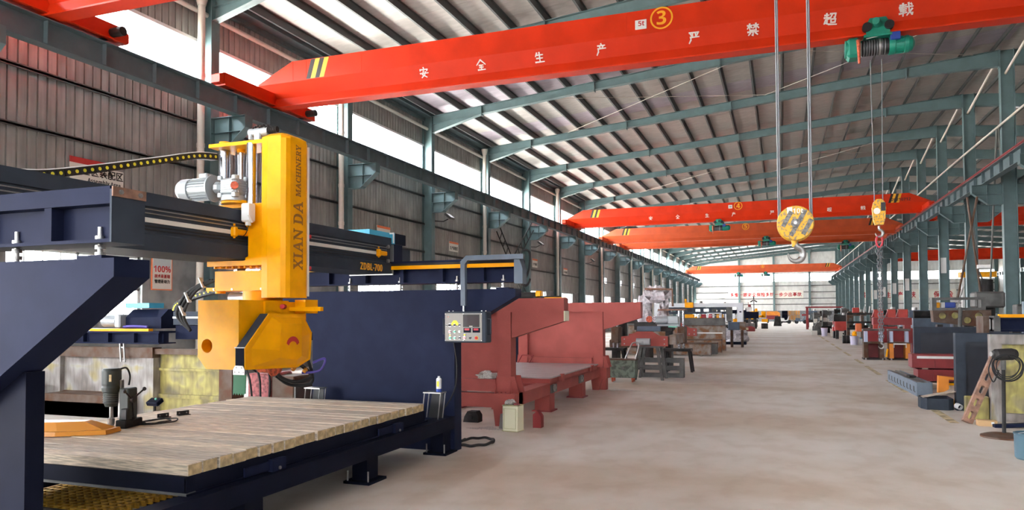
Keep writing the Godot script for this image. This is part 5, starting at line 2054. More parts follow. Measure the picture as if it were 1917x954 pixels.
func low_machine() -> void:
	# basin walls and rails of the low saw behind the table
	var t := thing("stone_basin", "stained grey and yellow steel basin wall behind the timber table", "basin", "", Vector3(0, 0, -8.8))
	var st := mb()
	bx(st, -11.9, 0.92, -0.12, -9.15, 1.08, 0.06)
	put("top_rim", st, "dark_rust", t)
	for x in [[-11.9, -11.14], [-9.47, -9.15]]:
		st = mb()
		bx(st, x[0], 0.0, -0.12, x[1], 0.92, 0.04)
		put("upright", st, "stained", t)
	st = mb()
	bx(st, -11.14, 0.34, -0.12, -9.47, 0.92, -0.04)
	put("recessed_plate", st, "stained", t)
	st = mb()
	bx(st, -11.14, 0.0, -0.12, -9.47, 0.34, 0.3)
	prx(st, [[0.3, 0.0], [0.3, 0.22], [-0.04, 0.36], [-0.04, 0.0]], -11.14, -9.47)
	put("lower_step", st, "dark_rust", t)
	st = mb()
	bx(st, -9.15, 0.98, -0.2, -7.62, 1.06, 0.02)
	put("top_rim", st, "dark_rust", t)
	st = mb()
	bx(st, -9.15, 0.0, -0.2, -7.86, 0.98, -0.1)
	put("recessed_plate", st, "yellowed", t)
	st = mb()
	bx(st, -7.86, 0.0, -0.2, -7.62, 1.0, 0.06)
	put("upright", st, "dark_rust", t)
	st = mb()
	bx(st, -9.15, 0.3, -0.1, -7.86, 0.36, -0.06)
	bx(st, -9.15, 0.72, -0.1, -7.86, 0.76, -0.07)
	put("rib", st, "yellowed", t)
	var m := thing("rail_machine", "low navy machine with yellow edged rails behind the saw table", "machine", "", Vector3(0, 0, -9.0))
	st = mb()
	bx(st, -11.4, 1.13, -0.2, -9.14, 1.15, 0.14)
	bx(st, -11.4, 1.15, -0.05, -9.14, 1.3, 0.05)
	bx(st, -11.4, 1.3, -0.2, -9.14, 1.33, 0.14)
	put("rail_beam", st, "navy", m)
	st = mb()
	bx(st, -10.6, 1.33, 0.06, -9.35, 1.37, 0.15)
	put("yellow_edging", st, "amber", m)
	for x in [-10.8, -10.25, -9.7, -9.2]:
		st = mb()
		bx(st, x - 0.02, 1.15, 0.05, x + 0.02, 1.3, 0.12)
		put("stiffener", st, "navy", m)
	st = mb()
	bx(st, -9.1, 1.43, -0.5, -6.6, 1.64, -0.1)
	put("bridge", st, "slate", m)
	st = mb()
	bx(st, -9.1, 1.53, -0.1, -6.6, 1.56, -0.085)
	put("guide_rail", st, "paper", m)
	st = mb()
	bx(st, -9.1, 1.2, -0.5, -6.6, 1.42, -0.15)
	put("lower_beam", st, "navy", m)
	st = mb()
	prx(st, [[0.0, 1.37], [0.0, 1.55], [-0.15, 1.68], [-0.4, 1.68], [-0.4, 1.37]], -10.0, -9.25)
	put("carriage", st, "navy", m)
	st = mb()
	bx(st, -10.0, 1.7, -0.3, -9.5, 1.78, 0.0)
	put("protective_film", st, "cyan", m)
	st = mb()
	cyl(st, Vector3(-10.4, 1.49, 0.02), Vector3(-10.1, 1.49, 0.02), 0.1, -1, 18)
	cbx(st, Vector3(-10.05, 1.49, 0.02), Vector3(0.12, 0.22, 0.2), 0.02)
	put("drive_motor", st, "motor_grey", m)
	st = mb()
	tube(st, curve([Vector3(-9.9, 1.4, 0.12), Vector3(-9.7, 1.41, 0.13), Vector3(-9.4, 1.4, 0.12)]), 0.02, 8)
	put("blue_hose", st, "purple", m)
	cable_chain2(m)
	for e in [[-9.42, 1.1]]:
		st = mb()
		for k in 2:
			tube(st, [Vector3(-9.75 + k * 0.08, 1.14, 0.3), Vector3(-9.68 + k * 0.08, 0.86, 0.34)], 0.014, 6)
		for y in [0.9, 1.08]:
			tube(st, [Vector3(-9.75 + (1.14 - y) * 0.25, y, 0.3), Vector3(-9.67 + (1.14 - y) * 0.25, y, 0.3)], 0.012, 6)
		tag(put("steel_hanger", st, "steel_bare"), "small bright steel hanger on the stained basin rim", "hanger").position = Vector3(0, 0, -8.98)
	# small plank table far left
	t = thing("timber_stack", "two short timbers on a navy beam at the far left", "timber", "", Vector3(-11.7, 0, -8.35))
	st = mb()
	cbx(st, Vector3(0, 0.5, 0), Vector3(0.5, 0.11, 0.14), 0.004)
	put("timber", st, "timber", t)
	st = mb()
	cbx(st, Vector3(0, 0.5, -0.15), Vector3(0.5, 0.11, 0.14), 0.004)
	put("timber", st, "timber_pale", t)
	st = mb()
	bx(st, -0.3, 0.0, -0.22, 0.22, 0.44, 0.07)
	put("beam", st, "navy_dark", t)
	# pink power cabinet with cables
	t = thing("welding_cabinet", "worn pink power cabinet with black cables between table and blue frame", "cabinet", "", Vector3(-6.42, 0, -8.3))
	st = mb()
	cbx(st, Vector3(-0.16, 0.4, 0), Vector3(0.36, 0.8, 0.5), 0.02)
	put("case", st, "red_oxide_pale", t)
	st = mb()
	cbx(st, Vector3(0.2, 0.39, -0.02), Vector3(0.36, 0.76, 0.46), 0.015)
	put("side_case", st, "dark_rust", t)
	st = mb()
	bx(st, 0.36, 0.2, -0.2, 0.4, 0.7, 0.2)
	put("vent_panel", st, "machine_grey", t)
	for k in 3:
		st = mb()
		tube(st, curve([Vector3(-0.3 + k * 0.14, 0.8, 0.1), Vector3(-0.34 + k * 0.18, 0.9, 0.28), Vector3(-0.22 + k * 0.16, 0.7, 0.34), Vector3(-0.2 + k * 0.12, 0.3, 0.3)]), 0.014, 6)
		put("cable", st, "rubber", t)
	# control switch on the far edge
	t = thing("switch_box", "small dark switch box on a bent stand behind the drill", "switch", "", Vector3(-6.45, 0, -6.2))
	st = mb()
	tube(st, [Vector3(0, 0.0, 0), Vector3(0, 0.6, 0)], 0.015, 6)
	put("stand", st, "machine_dark", t)
	st = mb()
	cbx(st, Vector3(0, 0.64, 0), Vector3(0.16, 0.05, 0.1), 0.008, Basis(Vector3.RIGHT, 0.5))
	put("case", st, "navy_dark", t)
	st = mb()
	cyl(st, Vector3(0.02, 0.665, 0.0), Vector3(0.02, 0.68, 0.01), 0.012, -1, 10)
	put("button", st, "mint", t)

func cable_chain2(m: Node3D) -> void:
	var f := part("cable_chain", m)
	var pts := curve([Vector3(-9.15, 1.66, -0.2), Vector3(-9.08, 1.76, -0.2), Vector3(-8.8, 1.86, -0.2), Vector3(-8.4, 1.95, -0.2), Vector3(-8.0, 2.0, -0.2)], 5)
	for k in pts.size() - 1:
		var p: Vector3 = (pts[k] + pts[k + 1]) * 0.5
		var d: Vector3 = pts[k + 1] - pts[k]
		var st := mb()
		box(st, p, Vector3(d.length() * 0.92, 0.075, 0.12), Basis(Vector3.BACK, atan2(d.y, d.x)))
		var l := put("chain_link", st, "black", f)
		st = mb()
		cyl(st, p + Vector3(0, 0, 0.06), p + Vector3(0, 0, 0.063), 0.014, -1, 8)
		put("cap", st, "lemon", l)

func floor_things_left() -> void:
	var st: SurfaceTool
	var t := thing("oil_tin", "square cream metal tin with a rag on top standing on the floor", "tin", "", Vector3(-3.43, 0, -9.36))
	t.rotation.y = -0.12
	st = mb()
	cbx(st, Vector3(0, 0.175, 0), Vector3(0.23, 0.35, 0.2), 0.012)
	put("body", st, "tin", t)
	st = mb()
	for e in [[-0.09, 0.04, 0.09, 0.045], [-0.09, 0.305, 0.09, 0.31]]:
		bx(st, e[0], e[1], 0.1, e[2], e[3], 0.104)
	for x in [-0.09, 0.085]:
		bx(st, x, 0.04, 0.1, x + 0.005, 0.31, 0.104)
	put("pressed_panel", st, "tin_edge", t)
	st = mb()
	for y in [0.003, 0.345]:
		bx(st, -0.118, y, -0.103, 0.118, y + 0.008, 0.103)
	put("seam_rim", st, "tin_edge", t)
	st = mb()
	crumple(st, Vector3(-0.04, 0.353, 0.0), Vector3(0.07, 0.045, 0.06), 4, 0.5)
	tag(put("rag", st, "rag"), "crumpled pale rag on top of the cream tin", "rag").position = Vector3(-3.43, 0, -9.36)
	st = mb()
	crumple(st, Vector3(0.06, 0.353, 0.03), Vector3(0.045, 0.02, 0.05), 9, 0.5)
	tag(put("rag", st, "red_oxide_pale"), "small reddish rag beside the pale rag on the cream tin", "rag").position = Vector3(-3.43, 0, -9.36)
	st = mb()
	crumple(st, Vector3(-3.98, 0.655, -9.79), Vector3(0.14, 0.075, 0.07), 14, 0.5)
	tag(put("rag", st, "rag"), "crumpled grey cloth lying on the red tie beam", "rag")
	t = thing("floor_clamp", "low black cast block on the floor under the red frame", "block", "", Vector3(-4.28, 0, -9.95))
	st = mb()
	prz(st, [[-0.12, 0], [0.12, 0], [0.12, 0.1], [0.08, 0.16], [-0.05, 0.16], [-0.1, 0.08]], -0.08, 0.08)
	put("body", st, "machine_dark", t)
	st = mb()
	cyl(st, Vector3(0.0, 0.08, 0.08), Vector3(0, 0.08, 0.12), 0.04, -1, 14)
	put("boss", st, "machine_dark", t)
	st = mb()
	prz(st, [[-0.02, 0], [0.08, 0], [0.08, 0.1], [0.03, 0.1], [0.03, 0.2], [-0.0, 0.2]], -0.03, 0.03)
	tag(put("steel_wedge", st, "steel_bare"), "little steel wedge standing between the tin and the red foot", "wedge").position = Vector3(-3.66, 0, -9.5)
	st = mb()
	prz(st, [[-0.06, 0], [0.06, 0], [0.06, 0.16], [0.0, 0.24], [-0.06, 0.18]], -0.06, 0.06)
	tag(put("brick_scrap", st, "red_deep"), "small dark red block on the floor right of the cream tin", "block").position = Vector3(-3.2, 0, -9.75)
	# spilled white powder
	st = mb()
	var ring := []
	for k in 22:
		var a := TAU * k / 22
		var r := 0.2 + 0.07 * sin(a * 3.0) + 0.04 * sin(a * 7.0)
		ring.append([r * cos(a), r * sin(a) * 0.6])
	pry(st, ring, 0.0, 0.004)
	tag(put("powder_patch", st, "rag"), "patch of white powder on the floor by the red foot", "powder").position = Vector3(-3.85, 0, -9.42)
	var o: Node3D = tag(inst("powder_patch", get_child(-1).mesh, "rag", Vector3(-3.05, 0, -14.9), self), "patch of white powder on the floor by the far red foot", "powder")
	o.scale = Vector3(1.3, 1, 0.9)
	# rubber hose loop beside the blue post
	var pts := [Vector3(-3.62, 0.08, -7.8)]
	for k in 16:
		var a := PI * 0.9 - TAU * k / 15
		pts.append(Vector3(-3.52 + 0.2 * cos(a), 0.02 + 0.01 * (k % 2), -8.3 - 0.28 * sin(a)))
	st = mb()
	tube(st, curve(pts, 4), 0.017, 8)
	tag(put("floor_hose", st, "rubber"), "loop of black hose lying on the floor beside the blue post", "hose")

func mid_left() -> void:
	var st: SurfaceTool
	var t: Node3D
	# motor with a yellow cap on a stand behind the red frames
	t = thing("rail_motor", "dark motor unit with a yellow cap behind the red frame top", "motor", "", Vector3(0, 0, -18.0))
	st = mb()
	cyl(st, Vector3(-6.4, 2.04, 0), Vector3(-5.95, 2.04, 0), 0.09, -1, 16)
	bx(st, -6.0, 1.93, -0.1, -5.3, 2.02, 0.1)
	put("body", st, "machine_dark", t)
	st = mb()
	cbx(st, Vector3(-5.86, 2.06, 0), Vector3(0.16, 0.2, 0.2), 0.02)
	put("cap", st, "amber", t)
	st = mb()
	bx(st, -6.5, 0, -0.15, -6.35, 1.95, 0.15)
	bx(st, -5.45, 0, -0.15, -5.3, 1.95, 0.15)
	bx(st, -6.5, 1.85, -0.15, -5.3, 1.93, 0.15)
	put("stand", st, "navy_dark", t)
	# waste cart with a bent tube handle
	t = thing("waste_cart", "green stained steel bin on castors with a bent tube handle", "cart", "", Vector3(0, 0, -16.6))
	st = mb()
	bx(st, -3.77, 0.1, -0.3, -3.13, 0.52, 0.0)
	put("bin", st, "cart_green", t)
	st = mb()
	bx(st, -3.79, 0.5, -0.32, -3.11, 0.53, 0.02)
	put("rim", st, "dark_rust", t)
	st = mb()
	cyl(st, Vector3(-3.4, 0.33, 0.0), Vector3(-3.4, 0.33, 0.03), 0.035, -1, 14)
	put("boss", st, "machine_grey", t)
	st = mb()
	tube(st, curve([Vector3(-3.36, 0.53, -0.02), Vector3(-3.22, 0.84, -0.02), Vector3(-3.16, 0.9, -0.02), Vector3(-3.08, 0.9, -0.02), Vector3(-3.04, 0.84, -0.02), Vector3(-3.12, 0.53, -0.02)]), 0.016, 8)
	put("handle", st, "steel_bare", t)
	for x in [-3.66, -3.2]:
		for z in [-0.25, -0.06]:
			st = mb()
			cyl(st, Vector3(x - 0.015, 0.045, z), Vector3(x + 0.015, 0.045, z), 0.045, -1, 14)
			bx(st, x - 0.025, 0.06, z - 0.02, x + 0.025, 0.1, z + 0.02)
			put("castor", st, "hoist_orange", t)
	# trestle
	t = thing("steel_trestle", "grey steel trestle with splayed legs under the red saddle", "trestle", "", Vector3(0, 0, -17.3))
	for e in [[-3.12, -3.26], [-2.74, -2.62]]:
		for z in [0.0, -0.6]:
			st = mb()
			prz(st, [[e[0] - 0.035, 0.79], [e[0] + 0.035, 0.79], [e[1] + 0.03, 0.0], [e[1] - 0.03, 0.0]], z - 0.03, z + 0.03)
			put("leg", st, "machine_grey", t)
	for z in [0.0, -0.6]:
		st = mb()
		bx(st, -3.22, 0.27, z - 0.02, -2.66, 0.315, z + 0.02)
		put("cross_bar", st, "machine_grey", t)
	st = mb()
	bx(st, -3.2, 0.76, -0.66, -2.66, 0.8, 0.06)
	put("top", st, "machine_grey", t)
	t = thing("head_saddle", "red oxide carriage saddle with a bright cylinder resting on the trestle", "machine part", "", Vector3(0, 0, -17.25))
	st = mb()
	prz(st, [[-3.58, 0.8], [-2.48, 0.8], [-2.48, 1.03], [-2.66, 1.04], [-2.85, 1.14], [-3.2, 1.14], [-3.38, 1.04], [-3.58, 1.02]], -0.05, 0.0)
	put("saddle_plate", st, "red_oxide", t)
	st = mb()
	for e in [[-3.5, 0.85], [-3.5, 0.96], [-2.56, 0.85], [-2.56, 0.96]]:
		bolt(st, Vector3(e[0], e[1], 0.0), Vector3.BACK, 0.018)
	put("bolt", st, "steel_bare", t)
	st = mb()
	cyl(st, Vector3(-3.2, 0.9, 0.06), Vector3(-2.88, 0.9, 0.06), 0.085, -1, 20)
	cyl(st, Vector3(-3.05, 0.9, 0.1), Vector3(-3.05, 0.88, 0.16), 0.03, -1, 12)
	put("cylinder", st, "motor_grey", t)
	st = mb()
	bx(st, -3.5, 0.8, -1.3, -2.6, 1.0, -0.05)
	put("rear_body", st, "rusty", t)
	st = mb()
	bx(st, -2.45, 0.84, -1.6, -2.3, 1.06, -0.02)
	put("side_rail", st, "rusty", t)
	t = thing("grey_beam", "short blue grey machined beam lying on the red saddle", "beam", "", Vector3(0, 0, -17.6))
	st = mb()
	cbx(st, Vector3(-2.95, 1.2, 0.1), Vector3(0.55, 0.12, 0.2), 0.01)
	put("beam", st, "blue_grey", t)
	st = mb()
	cbx(st, Vector3(-2.55, 1.19, 0.02), Vector3(0.3, 0.1, 0.2), 0.01)
	put("dark_end", st, "machine_dark", t)
	st = mb()
	bx(st, -2.5, 1.235, 0.0, -2.3, 1.26, 0.14)
	put("tape_mark", st, "mint", t)
	t = thing("drive_motor", "pale grey electric motor on top of the blue grey beam", "motor", "", Vector3(0, 0, -17.8))
	st = mb()
	cyl(st, Vector3(-2.84, 1.4, 0), Vector3(-2.55, 1.4, 0), 0.1, -1, 20)
	for k in 7:
		bx(st, -2.8, 1.33 + k * 0.02, 0.09, -2.58, 1.335 + k * 0.02, 0.105)
	put("motor", st, "motor_grey", t)
	st = mb()
	cbx(st, Vector3(-2.42, 1.4, 0), Vector3(0.26, 0.2, 0.2), 0.02)
	bx(st, -2.8, 1.26, -0.08, -2.3, 1.3, 0.08)
	put("gearbox", st, "motor_grey", t)
	# rusty stacked frames under and behind the trestle
	t = thing("steel_skid", "weathered grey box section frame on the floor behind the trestle", "frame", "", Vector3(0, 0, -18.2))
	for e in [[0.0, 0.1], [0.18, 0.28], [0.36, 0.47]]:
		st = mb()
		bx(st, -3.3, e[0], -0.1, -2.26, e[1], 0.1)
		put("rail", st, "machine_grey", t)
	for x in [-3.3, -2.75, -2.33]:
		st = mb()
		bx(st, x, 0.0, -0.12, x + 0.1, 0.47, 0.12)
		put("upright", st, "machine_grey", t)
	# column carriages with chrome columns
	for e in [[-2.5, -20.0, "dark brown slide block with chrome columns right of the red saddle"], [-4.28, -20.0, "dark brown slide block with chrome columns behind the far red frame"]]:
		t = thing("slide_block", e[2], "machine part", "slide blocks on chrome columns", Vector3(e[0], 0, e[1]))
		st = mb()
		cbx(st, Vector3(0, 0.98, 0), Vector3(0.22, 0.45, 0.4), 0.02)
		put("block", st, "dark_rust", t)
		for x in [-0.06, 0.05]:
			st = mb()
			cyl(st, Vector3(x, 0.6, 0.05), Vector3(x, 1.66, 0.05), 0.035, -1, 14)
			put("chrome_column", st, "chrome", t)
		st = mb()
		cbx(st, Vector3(-0.25, 1.655, 0), Vector3(0.72, 0.04, 0.4), 0.008)
		put("top_plate", st, "slot_brown", t)
		st = mb()
		bx(st, -0.5, 0.55, -0.25, 0.25, 0.62, 0.25)
		put("base_plate", st, "machine_dark", t)
		for x in [-0.45, 0.2]:
			st = mb()
			prz(st, [[x - 0.03, 0.55], [x + 0.03, 0.55], [x + 0.1, 0.0], [x + 0.04, 0.0]], 0.14, 0.2)
			put("stand_leg", st, "machine_dark", t)
			st = mb()
			prz(st, [[x - 0.03, 0.55], [x + 0.03, 0.55], [x + 0.1, 0.0], [x + 0.04, 0.0]], -0.2, -0.14)
			put("stand_leg", st, "machine_dark", t)
	# machine head wrapped in plastic film
	t = thing("wrapped_machine", "machine head wrapped in crinkled clear plastic film", "machine", "", Vector3(-3.35, 0, -20.6))
	st = mb()
	crumple(st, Vector3(0.05, 1.85, 0.0), Vector3(0.42, 0.3, 0.3), 21, 0.5)
	crumple(st, Vector3(-0.25, 1.3, 0.0), Vector3(0.2, 0.55, 0.22), 23, 0.45)
	crumple(st, Vector3(0.28, 1.3, 0.0), Vector3(0.16, 0.5, 0.2), 26, 0.45)
	put("film", st, "wrap", t)
	st = mb()
	bx(st, -0.5, 1.1, -0.3, 0.55, 1.32, 0.25)
	bx(st, -0.45, 0.0, -0.25, -0.3, 1.1, 0.2)
	bx(st, 0.35, 0.0, -0.25, 0.5, 1.1, 0.2)
	put("stand", st, "machine_dark", t)
	st = mb()
	tube(st, [Vector3(-0.2, 2.24, 0.2), Vector3(0.55, 2.22, 0.2), Vector3(0.56, 1.75, 0.2)], 0.03, 8)
	put("pipe", st, "slot_brown", t)
	for e in [[-0.06, "hoist_orange"], [0.1, "chrome"]]:
		st = mb()
		cyl(st, Vector3(e[0], 1.4, 0.3), Vector3(e[0], 1.4, 0.36), 0.09, -1, 16)
		put("wheel", st, e[1], t)
	# rusty and grey steel beams lying across
	for e in [
		[-27.2, -6.0, -2.39, 0.0, 0.42, "rusty", "rust streaked steel box beam on the floor, nearest of the stack"],
		[-27.9, -6.0, -2.22, 0.0, 0.42, "machine_grey", "grey steel box beam on the floor behind the rusty one"],
		[-29.0, -6.0, -2.15, 0.0, 0.5, "rusty", "brown box beam with a flat end behind the grey beam"],
		[-30.4, -6.0, -2.1, 0.0, 1.02, "rusty", "tall brown steel beam with a white stripe behind the low beams"],
		[-33.0, -7.0, -2.3, 0.0, 1.3, "machine_grey", "long grey machine bed behind the rusty beams"]]:
		t = thing("steel_beam", e[6], "beam", "steel beams on the left floor", Vector3(0, 0, e[0]))
		st = mb()
		bx(st, e[1], e[3] + 0.04, -0.3, e[2], e[4], 0.0)
		put("beam", st, e[5], t)
		st = mb()
		bx(st, e[1], e[4], -0.34, e[2] + 0.01, e[4] + 0.03, 0.03)
		put("top_flange", st, "dark_rust", t)
		for x in [e[2] - 0.4, e[1] + 0.4]:
			st = mb()
			bx(st, x, 0, -0.28, x + 0.1, 0.04, -0.02)
			put("packing_block", st, "timber_grey", t)
	t = thing("red_bracket", "red oxide bracket plate bolted on the tall brown beam", "bracket", "", Vector3(0, 0, -30.3))
	st = mb()
	prz(st, [[-4.0, 0.62], [-3.2, 0.62], [-3.2, 0.92], [-3.5, 0.95], [-3.9, 1.2], [-4.0, 1.2]], -0.06, 0.0)
	put("plate", st, "red_oxide", t)
	st = mb()
	for e in [[-3.5, 0.7], [-3.3, 0.7], [-3.3, 0.85]]:
		bolt(st, Vector3(e[0], e[1], 0.0), Vector3.BACK, 0.03)
	put("bolt", st, "steel_bare", t)
	st = mb()
	bx(st, -3.2, 0.72, -30.39, -2.2, 0.77, -30.375)
	tag(put("white_strip", st, "white"), "white strip along the face of the tall brown beam", "strip")
	t = thing("steel_blocks", "small open steel step frame on the grey machine bed", "frame", "", Vector3(-2.75, 1.33, -33.2))
	st = mb()
	for x in [-0.3, 0.0, 0.3]:
		bx(st, x - 0.02, 0, -0.1, x + 0.02, 0.2, 0.1)
	bx(st, -0.32, 0.18, -0.1, 0.32, 0.22, 0.1)
	bx(st, -0.32, 0.08, -0.1, 0.32, 0.1, 0.1)
	put("frame", st, "steel_bare", t)
	t = thing("block_end", "blue grey block with rusty end past the grey bed", "block", "", Vector3(-2.0, 0, -34.5))
	st = mb()
	cbx(st, Vector3(0, 0.95, 0), Vector3(0.5, 0.36, 0.5), 0.02)
	put("block", st, "blue_grey", t)
	st = mb()
	bx(st, 0.25, 0.77, -0.25, 0.5, 1.13, 0.25)
	put("rusty_end", st, "rusty", t)
	st = mb()
	bx(st, -0.15, 0, -0.2, -0.05, 0.77, 0.2)
	bx(st, 0.3, 0, -0.2, 0.4, 0.77, 0.2)
	put("stand", st, "dark_rust", t)
	# film-wrapped bundle
	t = thing("wrapped_bundle", "low bundle wrapped in pink tinged plastic film on dark skids", "bundle", "", Vector3(-2.2, 0, -37.5))
	st = mb()
	crumple(st, Vector3(0, 0.14, 0), Vector3(0.72, 0.45, 0.5), 41, 0.35)
	crumple(st, Vector3(-0.6, 0.14, 0), Vector3(0.6, 0.5, 0.45), 43, 0.35)
	put("film", st, "wrap", t)
	st = mb()
	bx(st, -1.1, 0, -0.45, 0.6, 0.14, 0.45)
	put("skid", st, "navy_dark", t)
	# white gantry saw
	t = thing("white_gantry", "white gantry machine with a dark slotted beam across the left floor", "machine", "", Vector3(0, 0, -41.0))
	st = mb()
	bx(st, -6.6, 1.85, -0.4, -1.9, 2.07, 0.2)
	put("white_beam", st, "gantry_white", t)
	for x in [-2.2, -6.6]:
		st = mb()
		bx(st, x, 0, -0.5, x + 0.3, 1.85, 0.25)
		bx(st, x - 0.25, 0, -0.5, x + 0.3, 0.5, 0.2)
		put("leg", st, "gantry_white", t)
	st = mb()
	bx(st, -2.08, 1.55, 0.25, -1.98, 1.62, 0.26)
	put("name_plate", st, "navy", t)
	var bm := part("slotted_beam", t)
	st = mb()
	bx(st, -6.3, 1.75, 0.1, -2.5, 1.84, 0.3)
	bx(st, -6.3, 1.48, 0.1, -2.5, 1.6, 0.3)
	for k in 9:
		bx(st, -6.3 + k * 0.44, 1.6, 0.1, -6.13 + k * 0.44, 1.75, 0.3)
	put("beam", st, "slate", bm)
	st = mb()
	bx(st, -2.75, 1.1, 0.05, -2.45, 1.84, 0.34)
	put("end_box", st, "machine_grey", bm)
	st = mb()
	cbx(st, Vector3(-4.7, 1.96, 0.1), Vector3(0.45, 0.3, 0.45), 0.03)
	bx(st, -4.95, 1.98, 0.0, -4.85, 2.3, 0.1)
	put("yellow_saddle", st, "amber", t)
	for e in [[-4.7, 0.5, "amber"], [-4.2, 0.12, "white"], [-3.95, 0.25, "link_red"], [-3.6, 0.2, "link_red"], [-3.1, 0.36, "amber"], [-3.07, 0.1, "white"]]:
		st = mb()
		cbx(st, Vector3(e[0], 1.25, 0.0 if e[2] != "white" else 0.2), Vector3(e[1], 0.44, 0.3), 0.03)
		put("grinding_head", st, e[2], t)
	st = mb()
	bx(st, -6.4, 0.9, -0.3, -2.6, 1.02, 0.5)
	put("conveyor", st, "steel_bare", t)
	st = mb()
	bx(st, -6.2, 0.0, -0.2, -2.8, 0.9, 0.3)
	put("conveyor_base", st, "machine_dark", t)

# ---------- right side ----------
func framed_panel(called: String, label: String, category: String, at: Vector3, w: float, h: float, m: String, inner: String, lean := 0.0) -> Node3D:
	# welded steel panel: raised rim and a recessed sheet, standing on its edge
	var t := thing(called, label, category, "", at)
	t.rotation.x = lean
	var st := mb()
	bx(st, 0, h - 0.14, -0.16, w, h, 0.0)
	put("top_rim", st, m, t)
	st = mb()
	bx(st, 0, 0, -0.16, 0.14, h - 0.14, 0.0)
	put("side_rim", st, m, t)
	st = mb()
	bx(st, w - 0.14, 0, -0.16, w, h - 0.14, 0.0)
	put("side_rim", st, m, t)
	st = mb()
	bx(st, 0.14, 0, -0.16, w - 0.14, 0.12, 0.0)
	put("bottom_rim", st, m, t)
	st = mb()
	bx(st, 0.14, 0.12, -0.14, w - 0.14, h - 0.14, -0.07)
	put("recessed_sheet", st, inner, t)
	return t

func stand_fan() -> void:
	var t := thing("stand_fan", "pedestal fan head on a thin post with cable coiled over it", "fan", "", Vector3(2.62, 0, -10.85))
	var st := mb()
	lathe(st, Vector3.ZERO, Vector3.UP, [[0, 0.0], [0.26, 0.0], [0.26, 0.02], [0.2, 0.04], [0.05, 0.055], [0, 0.06]], 30)
	put("base", st, "dark_rust", t)
	st = mb()
	cyl(st, Vector3(0, 0.04, 0), Vector3(0.01, 0.96, 0), 0.022, -1, 14)
	put("post", st, "machine_dark", t)
	st = mb()
	cyl(st, Vector3(0.01, 0.85, 0), Vector3(0.01, 0.98, 0), 0.03, -1, 12)
	put("collar", st, "machine_grey", t)
	st = mb()
	lathe(st, Vector3(-0.12, 1.04, 0.06), Vector3(1, 0.03, -0.35).normalized(), [[0, 0], [0.05, 0.01], [0.072, 0.04], [0.075, 0.24], [0.06, 0.29], [0.02, 0.3], [0, 0.3]], 22)
	put("motor", st, "machine_dark", t)
	st = mb()
	cyl(st, Vector3(-0.12, 1.05, 0.06), Vector3(-0.14, 1.05, 0.068), 0.03, -1, 14)
	put("shaft_nose", st, "steel_bare", t)
	var rng := RandomNumberGenerator.new()
	rng.seed = 5
	for k in 5:
		st = mb()
		var pts := []
		var r := rng.randf_range(0.12, 0.19)
		for q in 14:
			var a := TAU * q / 12 + k
			pts.append(Vector3(0.03 + r * 0.9 * cos(a), 0.92 + r * sin(a) * (1.1 if sin(a) < 0 else 0.7), 0.07 + 0.03 * sin(a * 2 + k) + k * 0.012))
		tube(st, curve(pts, 3), 0.007, 6)
		put("coiled_cable", st, "rubber", t)
	st = mb()
	tube(st, curve([Vector3(-0.12, 1.0, 0.06), Vector3(-0.17, 0.85, 0.08), Vector3(-0.12, 0.7, 0.08), Vector3(-0.06, 0.85, 0.08)]), 0.008, 6)
	put("hanging_lead", st, "rubber", t)

